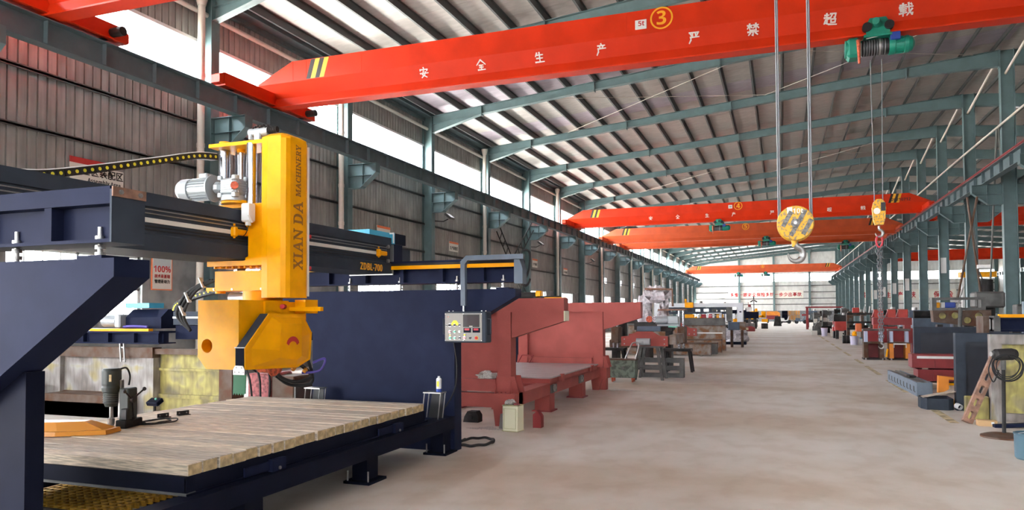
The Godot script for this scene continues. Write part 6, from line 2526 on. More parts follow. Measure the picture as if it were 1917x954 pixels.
func right_side() -> void:
	var st: SurfaceTool
	var t: Node3D
	stand_fan()
	# stained and dark welded panels
	framed_panel("mould_panel", "yellow stained steel panel behind the fan", "panel", Vector3(2.84, 0, -12.35), 2.1, 1.25, "stained", "yellowed")
	framed_panel("mould_panel", "dark slate steel panel standing left of the yellow stained one", "panel", Vector3(2.62, 0, -13.5), 1.4, 1.24, "slate", "slate_dark")
	framed_panel("mould_panel", "wide slate blue steel panel standing behind the red toolbox beams", "panel", Vector3(2.92, 0, -19.4), 2.4, 1.22, "slate", "slate_dark")
	# leaning slotted bar
	t = thing("slotted_bar", "brown steel bar with five oval slots leaning on the panel", "bar", "", Vector3(2.44, 0, -12.0))
	var b := Basis(Vector3.BACK, -0.43) * Basis(Vector3.RIGHT, -0.22)
	var bar := CSGBox3D.new()
	bar.size = Vector3(0.13, 1.02, 0.09)
	bar.transform = Transform3D(b, b * Vector3(0, 0.53, 0))
	for k in 5:
		var sl := CSGBox3D.new()
		sl.name = "slot"
		sl.size = Vector3(0.05, 0.07, 0.3)
		sl.position = Vector3(0, -0.4 + k * 0.2, 0)
		sl.operation = CSGShape3D.OPERATION_SUBTRACTION
		bar.add_child(sl, true)
		for s in [-1.0, 1.0]:
			var c := CSGCylinder3D.new()
			c.name = "slot_end"
			c.radius = 0.025
			c.height = 0.3
			c.sides = 16
			c.rotation.x = PI / 2
			c.position = Vector3(0, -0.4 + k * 0.2 + s * 0.035, 0)
			c.operation = CSGShape3D.OPERATION_SUBTRACTION
			bar.add_child(c, true)
	bar.material_override = M.slot_brown
	hang("bar", bar, t)
	t = thing("cardboard_box", "flat brown cardboard box with a white label beside the slotted bar", "box", "", Vector3(2.66, 0, -11.86))
	st = mb()
	cbx(st, Vector3(0, 0.04, 0), Vector3(0.23, 0.08, 0.14), 0.004)
	put("carton", st, "cardboard", t)
	st = mb()
	bx(st, 0.04, 0.03, 0.07, 0.075, 0.062, 0.072)
	put("label", st, "white", t)
	t = thing("blue_channel", "blue steel channel lying on the floor behind the fan base", "channel", "", Vector3(2.95, 0, -11.75))
	t.rotation.y = 0.1
	st = mb()
	cbx(st, Vector3(0.06, 0.04, 0), Vector3(0.6, 0.05, 0.1), 0.006, Basis(Vector3.BACK, 0.08))
	put("channel", st, "navy", t)
	t = thing("blue_bucket", "teal blue metal bucket at the right edge of the floor", "bucket", "", Vector3(2.52, 0, -9.35))
	st = mb()
	lathe(st, Vector3.ZERO, Vector3.UP, [[0, 0], [0.15, 0], [0.165, 0.02], [0.17, 0.26], [0.176, 0.27], [0.176, 0.28], [0.16, 0.28], [0.155, 0.03], [0, 0.03]], 32)
	put("shell", st, "teal", t)
	st = mb()
	tube(st, curve([Vector3(-0.17, 0.26, 0.02), Vector3(-0.1, 0.3, 0.12), Vector3(0.1, 0.3, 0.12), Vector3(0.17, 0.26, 0.02)]), 0.005, 6)
	put("bail", st, "steel_bare", t)
	# long grey chain tray
	t = thing("slotted_tray", "long light grey steel tray with slotted side lying along the aisle", "tray", "", Vector3(2.44, 0, -17.0))
	t.rotation.y = 0.035
	st = mb()
	bx(st, -0.13, 0.02, -1.6, -0.115, 0.26, 1.5)
	bx(st, 0.115, 0.02, -1.6, 0.13, 0.26, 1.5)
	bx(st, -0.13, 0.0, -1.6, 0.13, 0.02, 1.5)
	put("channel", st, "grey_paint", t)
	st = mb()
	bx(st, -0.13, 0.02, 1.5, 0.13, 0.26, 1.515)
	put("end_plate", st, "grey_paint", t)
	for e in [-0.1, 0.02]:
		st = mb()
		bx(st, e, 0.2, -1.58, e + 0.05, 0.262, 1.48)
		put("inner_rail", st, "steel_bare", t)
	for k in 9:
		st = mb()
		bx(st, -0.134, 0.07, -1.45 + k * 0.33, -0.1305, 0.17, -1.36 + k * 0.33)
		bx(st, -0.134, 0.06, -1.36 + k * 0.33, -0.1305, 0.08, -1.28 + k * 0.33)
		put("slot", st, "black", t)
	st = mb()
	cbx(st, Vector3(0.0, 0.28, 0.3), Vector3(0.12, 0.04, 0.3), 0.006)
	put("clip", st, "machine_dark", t)
	# red primed beams stacked
	t = thing("red_beams", "dark red primed beam with a white edge strip, upper of the stack", "beam", "stacked red beams", Vector3(2.75, 0, -18.6))
	st = mb()
	bx(st, 0, 0.32, -0.5, 1.75, 0.62, 0.0)
	put("beam", st, "red_deep", t)
	st = mb()
	bx(st, 0.1, 0.53, 0.0, 1.7, 0.585, 0.012)
	put("white_strip", st, "white", t)
	for x in [0.0, 0.45, 1.2]:
		st = mb()
		bx(st, x, 0.33, 0.0, x + 0.05, 0.52, 0.02)
		put("rib", st, "red_deep", t)
	t = thing("red_beams", "dark red primed beam, lower of the stack", "beam", "stacked red beams", Vector3(2.85, 0, -18.5))
	st = mb()
	bx(st, 0, 0.04, -0.6, 1.7, 0.29, 0.0)
	put("beam", st, "red_deep", t)
	st = mb()
	bx(st, 0.3, 0.05, 0.0, 1.65, 0.1, 0.02)
	bx(st, 0.3, 0.22, 0.0, 1.65, 0.27, 0.02)
	bx(st, 0.3, 0.1, 0.0, 0.36, 0.22, 0.02)
	put("rib", st, "red_deep", t)
	for x in [0.1, 1.5]:
		st = mb()
		bx(st, x, 0, -0.6, x + 0.12, 0.04, 0.05)
		bx(st, x, 0.29, -0.6, x + 0.12, 0.32, -0.1)
		put("packing_block", st, "timber_grey", t)
	st = mb()
	cbx(st, Vector3(3.05, 0.05, -17.2), Vector3(0.18, 0.1, 0.35), 0.006, Basis(Vector3.UP, 0.5))
	tag(put("wood_block", st, "timber_pale"), "pale wooden block on the floor in front of the red beams", "block")
	# dark trough with a sheet of card, orange frame, oval lid, can
	t = thing("steel_trough", "low slate blue steel trough with rounded corners on the floor", "trough", "", Vector3(2.36, 0, -13.75))
	st = mb()
	var ring := [[-0.22, 0.1], [-0.16, 0.27], [0.14, 0.27], [0.22, 0.2], [0.22, -0.25], [-0.18, -0.25], [-0.22, -0.15]]
	pry(st, ring, 0.0, 0.015)
	for k in ring.size():
		var p: Array = ring[k]
		var q: Array = ring[(k + 1) % ring.size()]
		var a := Vector3(p[0], 0, p[1])
		var c := Vector3(q[0], 0, q[1])
		box(st, (a + c) * 0.5 + Vector3(0, 0.09, 0), Vector3((c - a).length() + 0.01, 0.18, 0.012), Basis(Vector3.UP, -atan2(c.z - a.z, c.x - a.x)))
	put("wall", st, "slate", t)
	st = mb()
	box(st, Vector3(0, 0.0, 0), Vector3(0.48, 0.008, 0.22), Basis(Vector3.BACK, 0.22))
	tag(put("card_sheet", st, "timber_grey"), "grey brown sheet of card laid slanting over the trough", "sheet").position = Vector3(2.38, 0.245, -13.62)
	t = thing("orange_frame", "bright orange sheet metal frame standing in front of the oval lid", "frame", "", Vector3(2.73, 0, -13.95))
	st = mb()
	prz(st, [[-0.3, 0.24], [-0.24, 0.24], [-0.14, 0.3], [-0.14, 0.46], [0.1, 0.44], [0.1, 0.48], [-0.29, 0.52]], -0.05, 0.06)
	put("hood", st, "orange_cab", t)
	st = mb()
	prz(st, [[0.04, 0.48], [0.14, 0.48], [0.02, 0.0], [-0.1, 0.0]], 0.0, 0.05)
	bx(st, -0.14, 0.36, -0.02, 0.08, 0.4, 0.02)
	put("upright", st, "amber", t)
	t = thing("oval_lid", "grey brown oval lid leaning behind the orange frame", "lid", "", Vector3(2.82, 0, -14.2))
	st = mb()
	var oval := []
	for k in 28:
		var a := TAU * k / 28
		oval.append([0.12 * cos(a), 0.34 + 0.34 * sin(a)])
	prism(st, oval, Vector3.ZERO, Vector3(0.98, -0.15, 0).normalized(), Vector3(0.15, 0.98, -0.12).normalized(), Vector3(0, 0, -0.03))
	put("lid", st, "slot_grey", t)
	t = thing("small_can", "small open white can lying beside the orange frame", "can", "", Vector3(2.66, 0, -13.5))
	st = mb()
	lathe(st, Vector3(0, 0.06, 0.06), Vector3(-0.5, 0.25, -1).normalized(), [[0.0, 0.09], [0.045, 0.09], [0.045, 0.0], [0.038, 0.0], [0.038, 0.08], [0, 0.08]], 18)
	put("can", st, "white", t)
	# little stained box at the foot of the panels
	st = mb()
	cbx(st, Vector3(2.68, 0.17, -12.5), Vector3(0.3, 0.34, 0.12), 0.01)
	tag(put("stained_box", st, "yellowed"), "small yellow stained box at the foot of the dark panel", "box")
	# navy rail beam lying on top at the right edge
	t = thing("rail_beam", "navy rail beam with a yellow strip on stands at the right edge", "beam", "", Vector3(3.62, 0, -15.6))
	st = mb()
	bx(st, 0, 1.22, -0.2, 2.2, 1.25, 0.12)
	bx(st, 0, 1.25, -0.1, 2.2, 1.47, 0.0)
	bx(st, 0, 1.44, -0.2, 2.2, 1.47, 0.12)
	put("beam", st, "navy", t)
	st = mb()
	bx(st, 0.0, 1.22, -0.2, 0.1, 1.5, 0.13)
	put("end_block", st, "machine_grey", t)
	st = mb()
	bx(st, 0.08, 1.47, 0.04, 2.2, 1.53, 0.13)
	put("yellow_edging", st, "amber", t)
	for x in [0.75, 1.5]:
		st = mb()
		bx(st, x, 1.25, 0.0, x + 0.04, 1.44, 0.11)
		put("stiffener", st, "navy", t)
	for x in [0.3, 1.8]:
		st = mb()
		bx(st, x, 0, -0.15, x + 0.12, 1.22, 0.05)
		put("stand", st, "machine_dark", t)
	st = mb()
	cyl(st, Vector3(3.9, 1.16, -14.9), Vector3(5.5, 1.16, -14.9), 0.07, -1, 18)
	bx(st, 3.9, 0, -14.98, 4.0, 1.1, -14.82)
	bx(st, 5.3, 0, -14.98, 5.4, 1.1, -14.82)
	tag(put("roller", st, "grey_paint"), "long pale grey roller on stands below the navy rail", "roller")
	# rough cast beam with round holes, and the frame above it
	t = thing("holed_beam", "rough grey steel beam with four round yellow holes", "beam", "", Vector3(0, 0, -21.0))
	var k := 21.0 / 17.5
	var body := CSGPolygon3D.new()
	var pl := PackedVector2Array()
	for p in [[2.99, 1.606], [4.05, 1.606], [4.05, 1.25], [3.6, 1.29], [3.01, 1.36]]:
		pl.append(Vector2(p[0] * k, 1.6 + (p[1] - 1.6) * k))
	body.polygon = pl
	body.depth = 0.35
	body.position.z = 0.0
	for e in [[3.176, 1.493], [3.409, 1.498], [3.63, 1.4], [3.831, 1.491]]:
		var c := CSGCylinder3D.new()
		c.name = "hole"
		c.radius = 0.085
		c.height = 0.12
		c.sides = 24
		c.rotation.x = PI / 2
		c.position = Vector3(e[0] * k, 1.6 + (e[1] - 1.6) * k, 0.0)
		c.operation = CSGShape3D.OPERATION_SUBTRACTION
		body.add_child(c, true)
	body.material_override = M.dark_rust
	hang("beam", body, t)
	for e in [[3.176, 1.493], [3.409, 1.498], [3.63, 1.4], [3.831, 1.491]]:
		st = mb()
		var p := Vector3(e[0] * k, 1.6 + (e[1] - 1.6) * k, 0)
		cyl(st, p + Vector3(0, 0, -0.06), p + Vector3(0, 0, -0.055), 0.08, -1, 20)
		put("hole_plug", st, "yellowed", t)
	for x in [3.7, 4.7]:
		st = mb()
		bx(st, x, 0, -0.3, x + 0.12, 1.25, -0.05)
		put("stand", st, "machine_dark", t)
	t = thing("slide_rack", "grey open slide frame resting on the beam with holes", "frame", "", Vector3(0, 0, -21.1))
	st = mb()
	bx(st, 3.58, 1.87, -0.3, 4.75, 1.93, 0.1)
	put("rail", st, "machine_grey", t)
	st = mb()
	bx(st, 3.58, 1.61, -0.3, 4.75, 1.67, 0.1)
	put("rail", st, "machine_grey", t)
	for x in [3.58, 4.65]:
		st = mb()
		bx(st, x, 1.67, -0.2, x + 0.1, 1.87, 0.1)
		put("upright", st, "machine_grey", t)
	for e in [[3.7, "amber", 0.1], [4.0, "hoist_blue", 0.16], [3.85, "white", 0.06]]:
		st = mb()
		cbx(st, Vector3(e[0], 1.74, -0.1), Vector3(e[2] * 1.6, 0.14, 0.2), 0.02)
		put("block", st, e[1], t)
	st = mb()
	cyl(st, Vector3(4.12, 1.65, 0.1), Vector3(4.3, 2.2, 0.0), 0.018, -1, 8)
	put("rod", st, "steel_bare", t)
	st = mb()
	cyl(st, Vector3(4.15, 1.2, 0.25), Vector3(4.17, 1.68, 0.25), 0.045, -1, 12)
	put("clamp_post", st, "machine_grey", t)
	t = thing("drilling_machine", "big grey drilling machine with a dark motor on top by the right column", "machine", "", Vector3(0.05, 0, -22.4))
	st = mb()
	cbx(st, Vector3(5.05, 1.88, 0), Vector3(0.68, 0.42, 0.6), 0.04)
	put("head", st, "machine_grey", t)
	st = mb()
	cyl(st, Vector3(5.02, 2.08, 0), Vector3(5.05, 2.42, 0), 0.17, 0.14, 18)
	put("motor", st, "machine_dark", t)
	st = mb()
	cbx(st, Vector3(5.0, 1.0, -0.1), Vector3(0.4, 1.4, 0.5), 0.04)
	bx(st, 4.6, 0, -0.6, 5.5, 0.3, 0.5)
	put("column", st, "machine_dark", t)
	st = mb()
	tube(st, curve([Vector3(4.95, 2.42, 0), Vector3(4.85, 2.75, 0), Vector3(4.82, 3.4, 0), Vector3(4.7, 4.2, 0)]), 0.02, 6)
	put("cable", st, "machine_grey", t)
	for x in [4.35, 4.9]:
		st = mb()
		cyl(st, Vector3(x, 1.9, 0.1), Vector3(x + (0.5 if x < 4.5 else -0.28), 4.6, 0.1), 0.028, -1, 8)
		put("stay_rod", st, "dark_rust", t)
	st = mb()
	cbx(st, Vector3(4.95, 2.75, 0.1), Vector3(0.3, 0.1, 0.16), 0.01)
	put("lamp_head", st, "white", t)
	t = thing("paint_drum", "grey blue drum on the bench behind the navy rail", "drum", "", Vector3(4.85, 0, -18.0))
	st = mb()
	cyl(st, Vector3(0, 1.48, 0), Vector3(0, 1.78, 0), 0.13, -1, 20)
	for y in [1.55, 1.65, 1.75]:
		cyl(st, Vector3(0, y, 0), Vector3(0, y + 0.012, 0), 0.136, -1, 20)
	put("drum", st, "grey_paint", t)
	st = mb()
	bx(st, -0.9, 1.42, -0.3, 0.7, 1.48, 0.3)
	bx(st, -0.9, 0, -0.3, -0.8, 1.42, 0.3)
	bx(st, 0.6, 0, -0.3, 0.7, 1.42, 0.3)
	tag(put("workbench", st, "dark_rust"), "rusty steel bench behind the navy rail beam", "bench").position = Vector3(4.85, 0, -18.0)
	t.position.y = 0.002
	# work racks by the aisle
	for e in [[2.55, -26.7, "dark_rust", "brown steel work rack with pale blue slide bars by the aisle", false], [3.3, -26.7, "orange_cab", "orange sided work rack with a white comb and pale blue slides", true]]:
		t = thing("work_rack", e[3], "rack", "", Vector3(e[0], 0, e[1]))
		var w := 0.6
		for x in [0.0, w - 0.13]:
			st = mb()
			bx(st, x, 0.04, -0.5, x + 0.13, 0.55, 0.0)
			put("side", st, e[2], t)
		st = mb()
		bx(st, -0.02, 0.0, -0.52, w + 0.02, 0.05, 0.05)
		put("base", st, "machine_dark", t)
		st = mb()
		bx(st, 0, 0.53, -0.5, w, 0.58, 0.0)
		put("shelf", st, "dark_rust", t)
		st = mb()
		bx(st, 0.13, 0.05, -0.5, w - 0.13, 0.53, -0.45)
		put("back", st, "red_deep", t)
		for x in [0.03, w - 0.12]:
			st = mb()
			bx(st, x, 0.58, -0.3, x + 0.09, 0.93, -0.02)
			put("slide_bar", st, "pale_blue", t)
		st = mb()
		bx(st, -0.02, 0.95, -0.45, w + 0.02, 1.0, 0.0)
		bx(st, 0, 0.58, -0.45, 0.03, 0.95, -0.4)
		bx(st, w - 0.03, 0.58, -0.45, w, 0.95, -0.4)
		put("top_bar", st, "machine_grey", t)
		if e[4]:
			st = mb()
			bx(st, 0.12, 0.5, 0.0, w - 0.1, 0.54, 0.02)
			bx(st, 0.12, 0.4, 0.0, 0.15, 0.52, 0.02)
			bx(st, w - 0.13, 0.4, 0.0, w - 0.1, 0.52, 0.02)
			put("white_comb", st, "white", t)
		else:
			st = mb()
			cyl(st, Vector3(w + 0.05, 0.1, 0.03), Vector3(w + 0.1, 0.36, 0.03), 0.03, -1, 10)
			put("yellow_tube", st, "amber", t)
		for x in [0.05, w - 0.05]:
			st = mb()
			cyl(st, Vector3(x, 0.0, 0.06), Vector3(x, 0.06, 0.06), 0.025, -1, 10)
			put("foot", st, "steel_bare", t)
	t = thing("red_casting", "long dark red machine bed behind the racks", "machine bed", "", Vector3(0, 0, -28.2))
	st = mb()
	bx(st, 2.7, 0.5, -0.5, 4.4, 0.98, 0.0)
	put("bed", st, "red_deep", t)
	for x in [2.8, 3.5, 4.2]:
		st = mb()
		bx(st, x, 0, -0.45, x + 0.14, 0.5, -0.05)
		put("leg", st, "red_deep", t)
	for e in [[3.45, 3.78, "red oxide box on the red bed beside the chain, leftmost of three"], [3.93, 4.2, "open red oxide box on the red bed, middle of three"], [4.3, 4.62, "open red oxide box on the red bed, rightmost of three"]]:
		t = thing("red_box", e[2], "box", "red boxes on the red bed", Vector3(0, 0, -32.0))
		st = mb()
		bx(st, e[0], 1.34, -0.3, e[1], 1.65, 0.0)
		put("body", st, "red_bright", t)
		st = mb()
		bx(st, e[0] - 0.01, 1.65, -0.31, e[1] + 0.01, 1.67, 0.01)
		put("lid", st, "slot_brown", t)
		st = mb()
		prism(st, [[e[0] - 0.09, 1.36], [e[0], 1.34], [e[0], 1.62]], Vector3(0, 0, -0.02), Vector3.RIGHT, Vector3.UP, Vector3(0, 0, -0.2))
		put("flap", st, "red_deep", t)
	t = thing("red_bed", "tall dark red machine bed carrying three red boxes", "machine bed", "", Vector3(0, 0, -32.0))
	st = mb()
	bx(st, 3.4, 1.05, -0.5, 4.75, 1.33, 0.05)
	put("bed", st, "red_deep", t)
	for x in [3.45, 4.5]:
		st = mb()
		bx(st, x, 0, -0.45, x + 0.2, 1.05, 0.0)
		put("leg", st, "red_deep", t)
	st = mb()
	bx(st, 3.38, 0.84, 0.05, 3.64, 1.06, 0.3)
	put("side_box", st, "red_bright", t)
	t = thing("blue_machine", "blue machine with a dark motor behind the wide slate panel", "machine", "", Vector3(0, 0, -33.0))
	st = mb()
	bx(st, 4.95, 0.9, -0.6, 6.4, 1.3, 0.0)
	put("body", st, "blue_grey", t)
	st = mb()
	bx(st, 5.0, 0.6, -0.5, 5.5, 0.9, 0.02)
	put("yellow_tray", st, "yellowed", t)
	st = mb()
	bx(st, 5.0, 0, -0.5, 5.2, 0.9, -0.1)
	bx(st, 6.1, 0, -0.5, 6.3, 0.9, -0.1)
	put("stand", st, "machine_dark", t)
	st = mb()
	cyl(st, Vector3(5.0, 1.45, -0.2), Vector3(5.7, 1.45, -0.2), 0.15, -1, 18)
	put("motor", st, "machine_dark", t)
	st = mb()
	bx(st, 4.9, 1.3, -0.7, 6.4, 1.62, -0.62)
	put("guard_sheet", st, "blue_grey", t)

# ---------- far end ----------
func far_things() -> void:
	var st: SurfaceTool
	var t: Node3D
	# left, beyond the white gantry
	t = thing("red_scrap", "low red painted casting on the floor past the white gantry", "casting", "", Vector3(-2.4, 0, -62.4))
	st = mb()
	prz(st, [[-0.45, 0], [0.4, 0], [0.42, 0.3], [0.1, 0.42], [-0.3, 0.35]], -0.4, 0.2)
	put("body", st, "red_deep", t)
	st = mb()
	cyl(st, Vector3(-0.5, 0.2, 0.2), Vector3(-0.1, 0.2, 0.25), 0.1, -1, 12)
	put("roll", st, "timber_pale", t)
	t = thing("dark_machine", "dark saw with a white box and orange hood on top, far left", "machine", "", Vector3(0, 0, -66.0))
	var k := 66.0 / 62.0
	st = mb()
	bx(st, -2.82 * k, 1.0, -0.8, -1.7 * k, 1.58, 0.0)
	put("body", st, "navy_dark", t)
	st = mb()
	bx(st, -2.82 * k, 0.0, -0.8, -2.0 * k, 0.6, 0.2)
	bx(st, -2.5 * k, 0.6, -0.6, -2.3 * k, 1.0, 0.0)
	put("base", st, "machine_grey", t)
	st = mb()
	prz(st, [[-2.02 * k, 1.58], [-1.76 * k, 1.58], [-1.8 * k, 1.86], [-1.95 * k, 1.86]], -0.4, 0.0)
	put("orange_hood", st, "amber", t)
	st = mb()
	bx(st, -2.62 * k, 1.6, -0.4, -2.22 * k, 1.98, 0.0)
	put("white_box", st, "white", t)
	st = mb()
	bx(st, -2.5 * k, 1.98, -0.3, -2.28 * k, 2.2, -0.05)
	bx(st, -2.5 * k, 2.2, -0.3, -2.46 * k, 2.4, -0.2)
	put("red_top", st, "red_deep", t)
	t = thing("wall_fan", "small dark three-bladed fan on a thin pole, far left", "fan", "", Vector3(-2.25, 0, -68.0))
	st = mb()
	cyl(st, Vector3(0, 0, 0), Vector3(0, 2.6, 0), 0.03, -1, 8)
	put("pole", st, "machine_dark", t)
	for q in 3:
		st = mb()
		box(st, Vector3(0, 2.6, 0.1) + Vector3(sin(TAU * q / 3), cos(TAU * q / 3), 0) * 0.18, Vector3(0.1, 0.3, 0.02), Basis(Vector3.BACK, -TAU * q / 3))
		put("blade", st, "machine_dark", t)
	t = thing("yellow_saw", "small yellow headed cutting machine in the distance", "machine", "", Vector3(0, 0, -72.0))
	k = 72.0 / 62.0
	st = mb()
	cbx(st, Vector3(-1.32 * k, 1.32, 0), Vector3(0.4, 0.6, 0.4), 0.04)
	put("head", st, "amber", t)
	st = mb()
	bx(st, -2.0 * k, 1.05, -0.2, -1.3 * k, 1.25, 0.2)
	bx(st, -1.46 * k, 0.62, -0.2, -1.0 * k, 0.92, 0.3)
	put("arm", st, "amber", t)
	st = mb()
	bx(st, -2.1 * k, 0, -0.5, -1.85 * k, 1.05, 0.2)
	bx(st, -1.5 * k, 0, -0.5, -1.0 * k, 0.5, 0.2)
	put("base", st, "machine_dark", t)
	t = thing("folding_screen", "dark welding screen standing at the left edge of the far aisle", "screen", "", Vector3(-0.35, 0, -85.0))
	st = mb()
	prz(st, [[-0.4, 0], [0.36, 0], [0.24, 1.05], [-0.26, 1.05]], -0.06, 0.0)
	put("curtain", st, "machine_dark", t)
	st = mb()
	tube(st, [Vector3(-0.42, 0, 0.02), Vector3(-0.28, 1.08, 0.02), Vector3(0.26, 1.08, 0.02), Vector3(0.38, 0, 0.02)], 0.025, 6)
	put("frame", st, "machine_grey", t)
	t = thing("covered_truck", "orange covered truck parked at the far end of the aisle", "truck", "", Vector3(0, 0, -108.0))
	k = 108.0 / 92.0
	st = mb()
	prz(st, [[-1.62 * k, 0.75], [-0.12 * k, 0.75], [-0.12 * k, 1.4], [-0.45 * k, 1.63], [-1.62 * k, 1.6]], -3.5, 0.0)
	put("cover", st, "orange_cab", t)
	st = mb()
	bx(st, -1.62 * k, 0.5, -3.4, -0.3 * k, 1.05, 0.05)
	put("tailboard", st, "red_deep", t)
	for x in [-1.5 * k, -0.4 * k]:
		for z in [-2.8, -0.5]:
			st = mb()
			cyl(st, Vector3(x - 0.1, 0.35, z), Vector3(x + 0.1, 0.35, z), 0.35, -1, 16)
			put("wheel", st, "rubber", t)
	t = thing("crate", "dark grey crate between the orange truck and the carton stack", "crate", "", Vector3(0.5, 0, -112.0))
	st = mb()
	cbx(st, Vector3(0, 0.85, 0), Vector3(0.8, 1.7, 0.8), 0.03)
	put("crate", st, "navy_dark", t)
	st = mb()
	for y in [0.4, 1.2]:
		bx(st, -0.41, y, 0.4, 0.41, y + 0.06, 0.42)
	put("batten", st, "machine_dark", t)
	var rng := RandomNumberGenerator.new()
	rng.seed = 3
	for q in 6:
		t = thing("carton", ["brown carton in the far stack, bottom left", "brown carton in the far stack, bottom middle", "brown carton in the far stack, bottom right", "brown carton in the far stack, top left", "brown carton in the far stack, top middle", "brown carton in the far stack, top right"][q], "carton", "cartons by the back wall", Vector3(1.0 + (q % 3) * 0.62, 0.4 + (0.66 if q >= 3 else 0.0), -113.0))
		st = mb()
		cbx(st, Vector3(0, 0.32, 0), Vector3(0.58, 0.62, 0.6), 0.02)
		put("carton", st, "cardboard" if q % 2 == 0 else "orange_cab_pale", t)
		st = mb()
		bx(st, -0.04, 0.0, 0.3, 0.04, 0.63, 0.306)
		put("tape", st, "timber_grey", t)
	st = mb()
	bx(st, -0.4, 0.3, -0.4, 1.7, 0.4, 0.4)
	for x in [-0.35, 0.6, 1.5]:
		bx(st, x, 0, -0.4, x + 0.12, 0.3, 0.4)
	tag(put("pallet", st, "timber_grey"), "wooden pallet under the stacked cartons at the back wall", "pallet").position = Vector3(1.0, 0, -113.0)
	for e in [[0.45, "black and white scooter parked left of the far aisle end"], [2.35, "blue scooter parked right of the far aisle end"]]:
		t = thing("motor_scooter", e[1], "scooter", "scooters at the far end", Vector3(e[0], 0, -101.0))
		for x in [-0.5, 0.5]:
			st = mb()
			cyl(st, Vector3(x, 0.25, -0.06), Vector3(x, 0.25, 0.06), 0.25, -1, 16)
			put("wheel", st, "rubber", t)
		st = mb()
		prz(st, [[-0.6, 0.35], [-0.1, 0.3], [0.1, 0.3], [0.4, 0.4], [0.55, 0.95], [0.45, 0.98], [0.25, 0.5], [0.0, 0.45], [-0.1, 0.72], [-0.6, 0.75]], -0.14, 0.14)
		put("body", st, "white" if e[0] < 1.0 else "blue_grey", t)
		st = mb()
		cyl(st, Vector3(0.5, 1.0, -0.28), Vector3(0.5, 1.0, 0.28), 0.025, -1, 8)
		put("handlebar", st, "black", t)
	# right of the aisle: red gantry with grey machines
	t = thing("red_gantry", "dark red portal frame with a white tube on top, right of the aisle", "frame", "", Vector3(0, 0, -70.0))
	k = 70.0 / 58.0
	st = mb()
	bx(st, 1.69 * k, 1.6 + 0.24 * k, -0.3, 4.2 * k, 1.6 + 0.34 * k, 0.1)
	put("beam", st, "red_deep", t)
	for x in [1.72 * k, 4.05 * k]:
		st = mb()
		bx(st, x, 0, -0.3, x + 0.2, 1.9, 0.1)
		put("post", st, "red_deep", t)
	st = mb()
	bx(st, 1.43 * k, 1.2, -0.3, 1.72 * k, 1.35, 0.1)
	put("side_shelf", st, "red_deep", t)
	st = mb()
	cyl(st, Vector3(1.97 * k, 2.06, 0), Vector3(2.9 * k, 2.06, 0), 0.05, -1, 10)
	put("white_tube", st, "white", t)
	var cols := [["machine_grey", 1.0], ["machine_dark", 0.7], ["white", 0.5], ["machine_grey", 1.3], ["dark_rust", 0.8], ["machine_dark", 1.2]]
	for e in [[2.35, -56.5, 0.5, 1.5, "grey lathe headstock with pale boxes beside the far right aisle"], [3.0, -57.0, 0.6, 1.65, "tall grey machine column in the far right row"], [3.7, -55.0, 0.7, 1.4, "dark grey machine body in the far right row"], [4.3, -58.0, 0.6, 1.8, "slim grey column behind the dark machine in the far right row"]]:
		t = thing("lathe_part", e[4], "machine", "far right machines", Vector3(e[0], 0, e[1]))
		st = mb()
		cbx(st, Vector3(0, 0.3, 0), Vector3(e[2], 0.5, 0.8), 0.03)
		put("base", st, "machine_dark", t)
		st = mb()
		cbx(st, Vector3(-e[2] * 0.1, 0.55 + (e[3] - 0.55) * 0.5, -0.1), Vector3(e[2] * 0.6, e[3] - 0.5, 0.5), 0.03)
		put("column", st, "machine_grey", t)
		st = mb()
		cbx(st, Vector3(0.05, e[3] - 0.2, 0.05), Vector3(e[2] * 0.9, 0.3, 0.6), 0.03)
		put("head", st, "machine_grey", t)
		st = mb()
		cbx(st, Vector3(-0.05, e[3] * 0.6, 0.2), Vector3(e[2] * 0.45, 0.3, 0.3), 0.02)
		put("pale_box", st, "paper", t)
	t = thing("white_bucket", "white plastic bucket at the far right edge of the aisle", "bucket", "", Vector3(2.58, 0, -50.8))
	st = mb()
	lathe(st, Vector3.ZERO, Vector3.UP, [[0, 0], [0.16, 0], [0.2, 0.5], [0.215, 0.5], [0.215, 0.53], [0, 0.53]], 20)
	put("bucket", st, "bucket_lilac", t)
	st = mb()
	cyl(st, Vector3(0, 0.53, 0), Vector3(0, 0.55, 0), 0.2, -1, 20)
	put("lid", st, "red_deep", t)
	t = thing("white_bucket", "pale lilac paint bucket on the floor beside the work racks", "bucket", "", Vector3(3.23, 0, -38.2))
	st = mb()
	lathe(st, Vector3.ZERO, Vector3.UP, [[0, 0], [0.16, 0], [0.175, 0.4], [0.185, 0.4], [0.185, 0.42], [0.16, 0.42], [0.15, 0.05], [0, 0.05]], 20)
	put("bucket", st, "bucket_lilac", t)
	st = mb()
	crumple(st, Vector3(0.03, 0.41, 0), Vector3(0.1, 0.16, 0.08), 55, 0.5)
	put("yellow_glove", st, "amber", t)
	t = thing("plastic_bottle", "white plastic bottle in a blue crate next to the paint bucket", "bottle", "", Vector3(3.53, 0, -38.4))
	st = mb()
	cbx(st, Vector3(0, 0.14, 0), Vector3(0.18, 0.28, 0.16), 0.03)
	put("body", st, "white", t)
	st = mb()
	cyl(st, Vector3(0, 0.28, 0), Vector3(0, 0.34, 0), 0.04, -1, 10)
	put("cap", st, "cyan", t)
	t = thing("grey_drum", "dark grey drum lying beside the paint bucket", "drum", "", Vector3(3.05, 0, -39.8))
	st = mb()
	cyl(st, Vector3(-0.2, 0.2, 0), Vector3(0.2, 0.2, 0), 0.2, -1, 20)
	put("drum", st, "machine_dark", t)
	st = mb()
	for x in [-0.21, -0.05, 0.1, 0.2]:
		cyl(st, Vector3(x, 0.2, 0), Vector3(x + 0.02, 0.2, 0), 0.21, -1, 20)
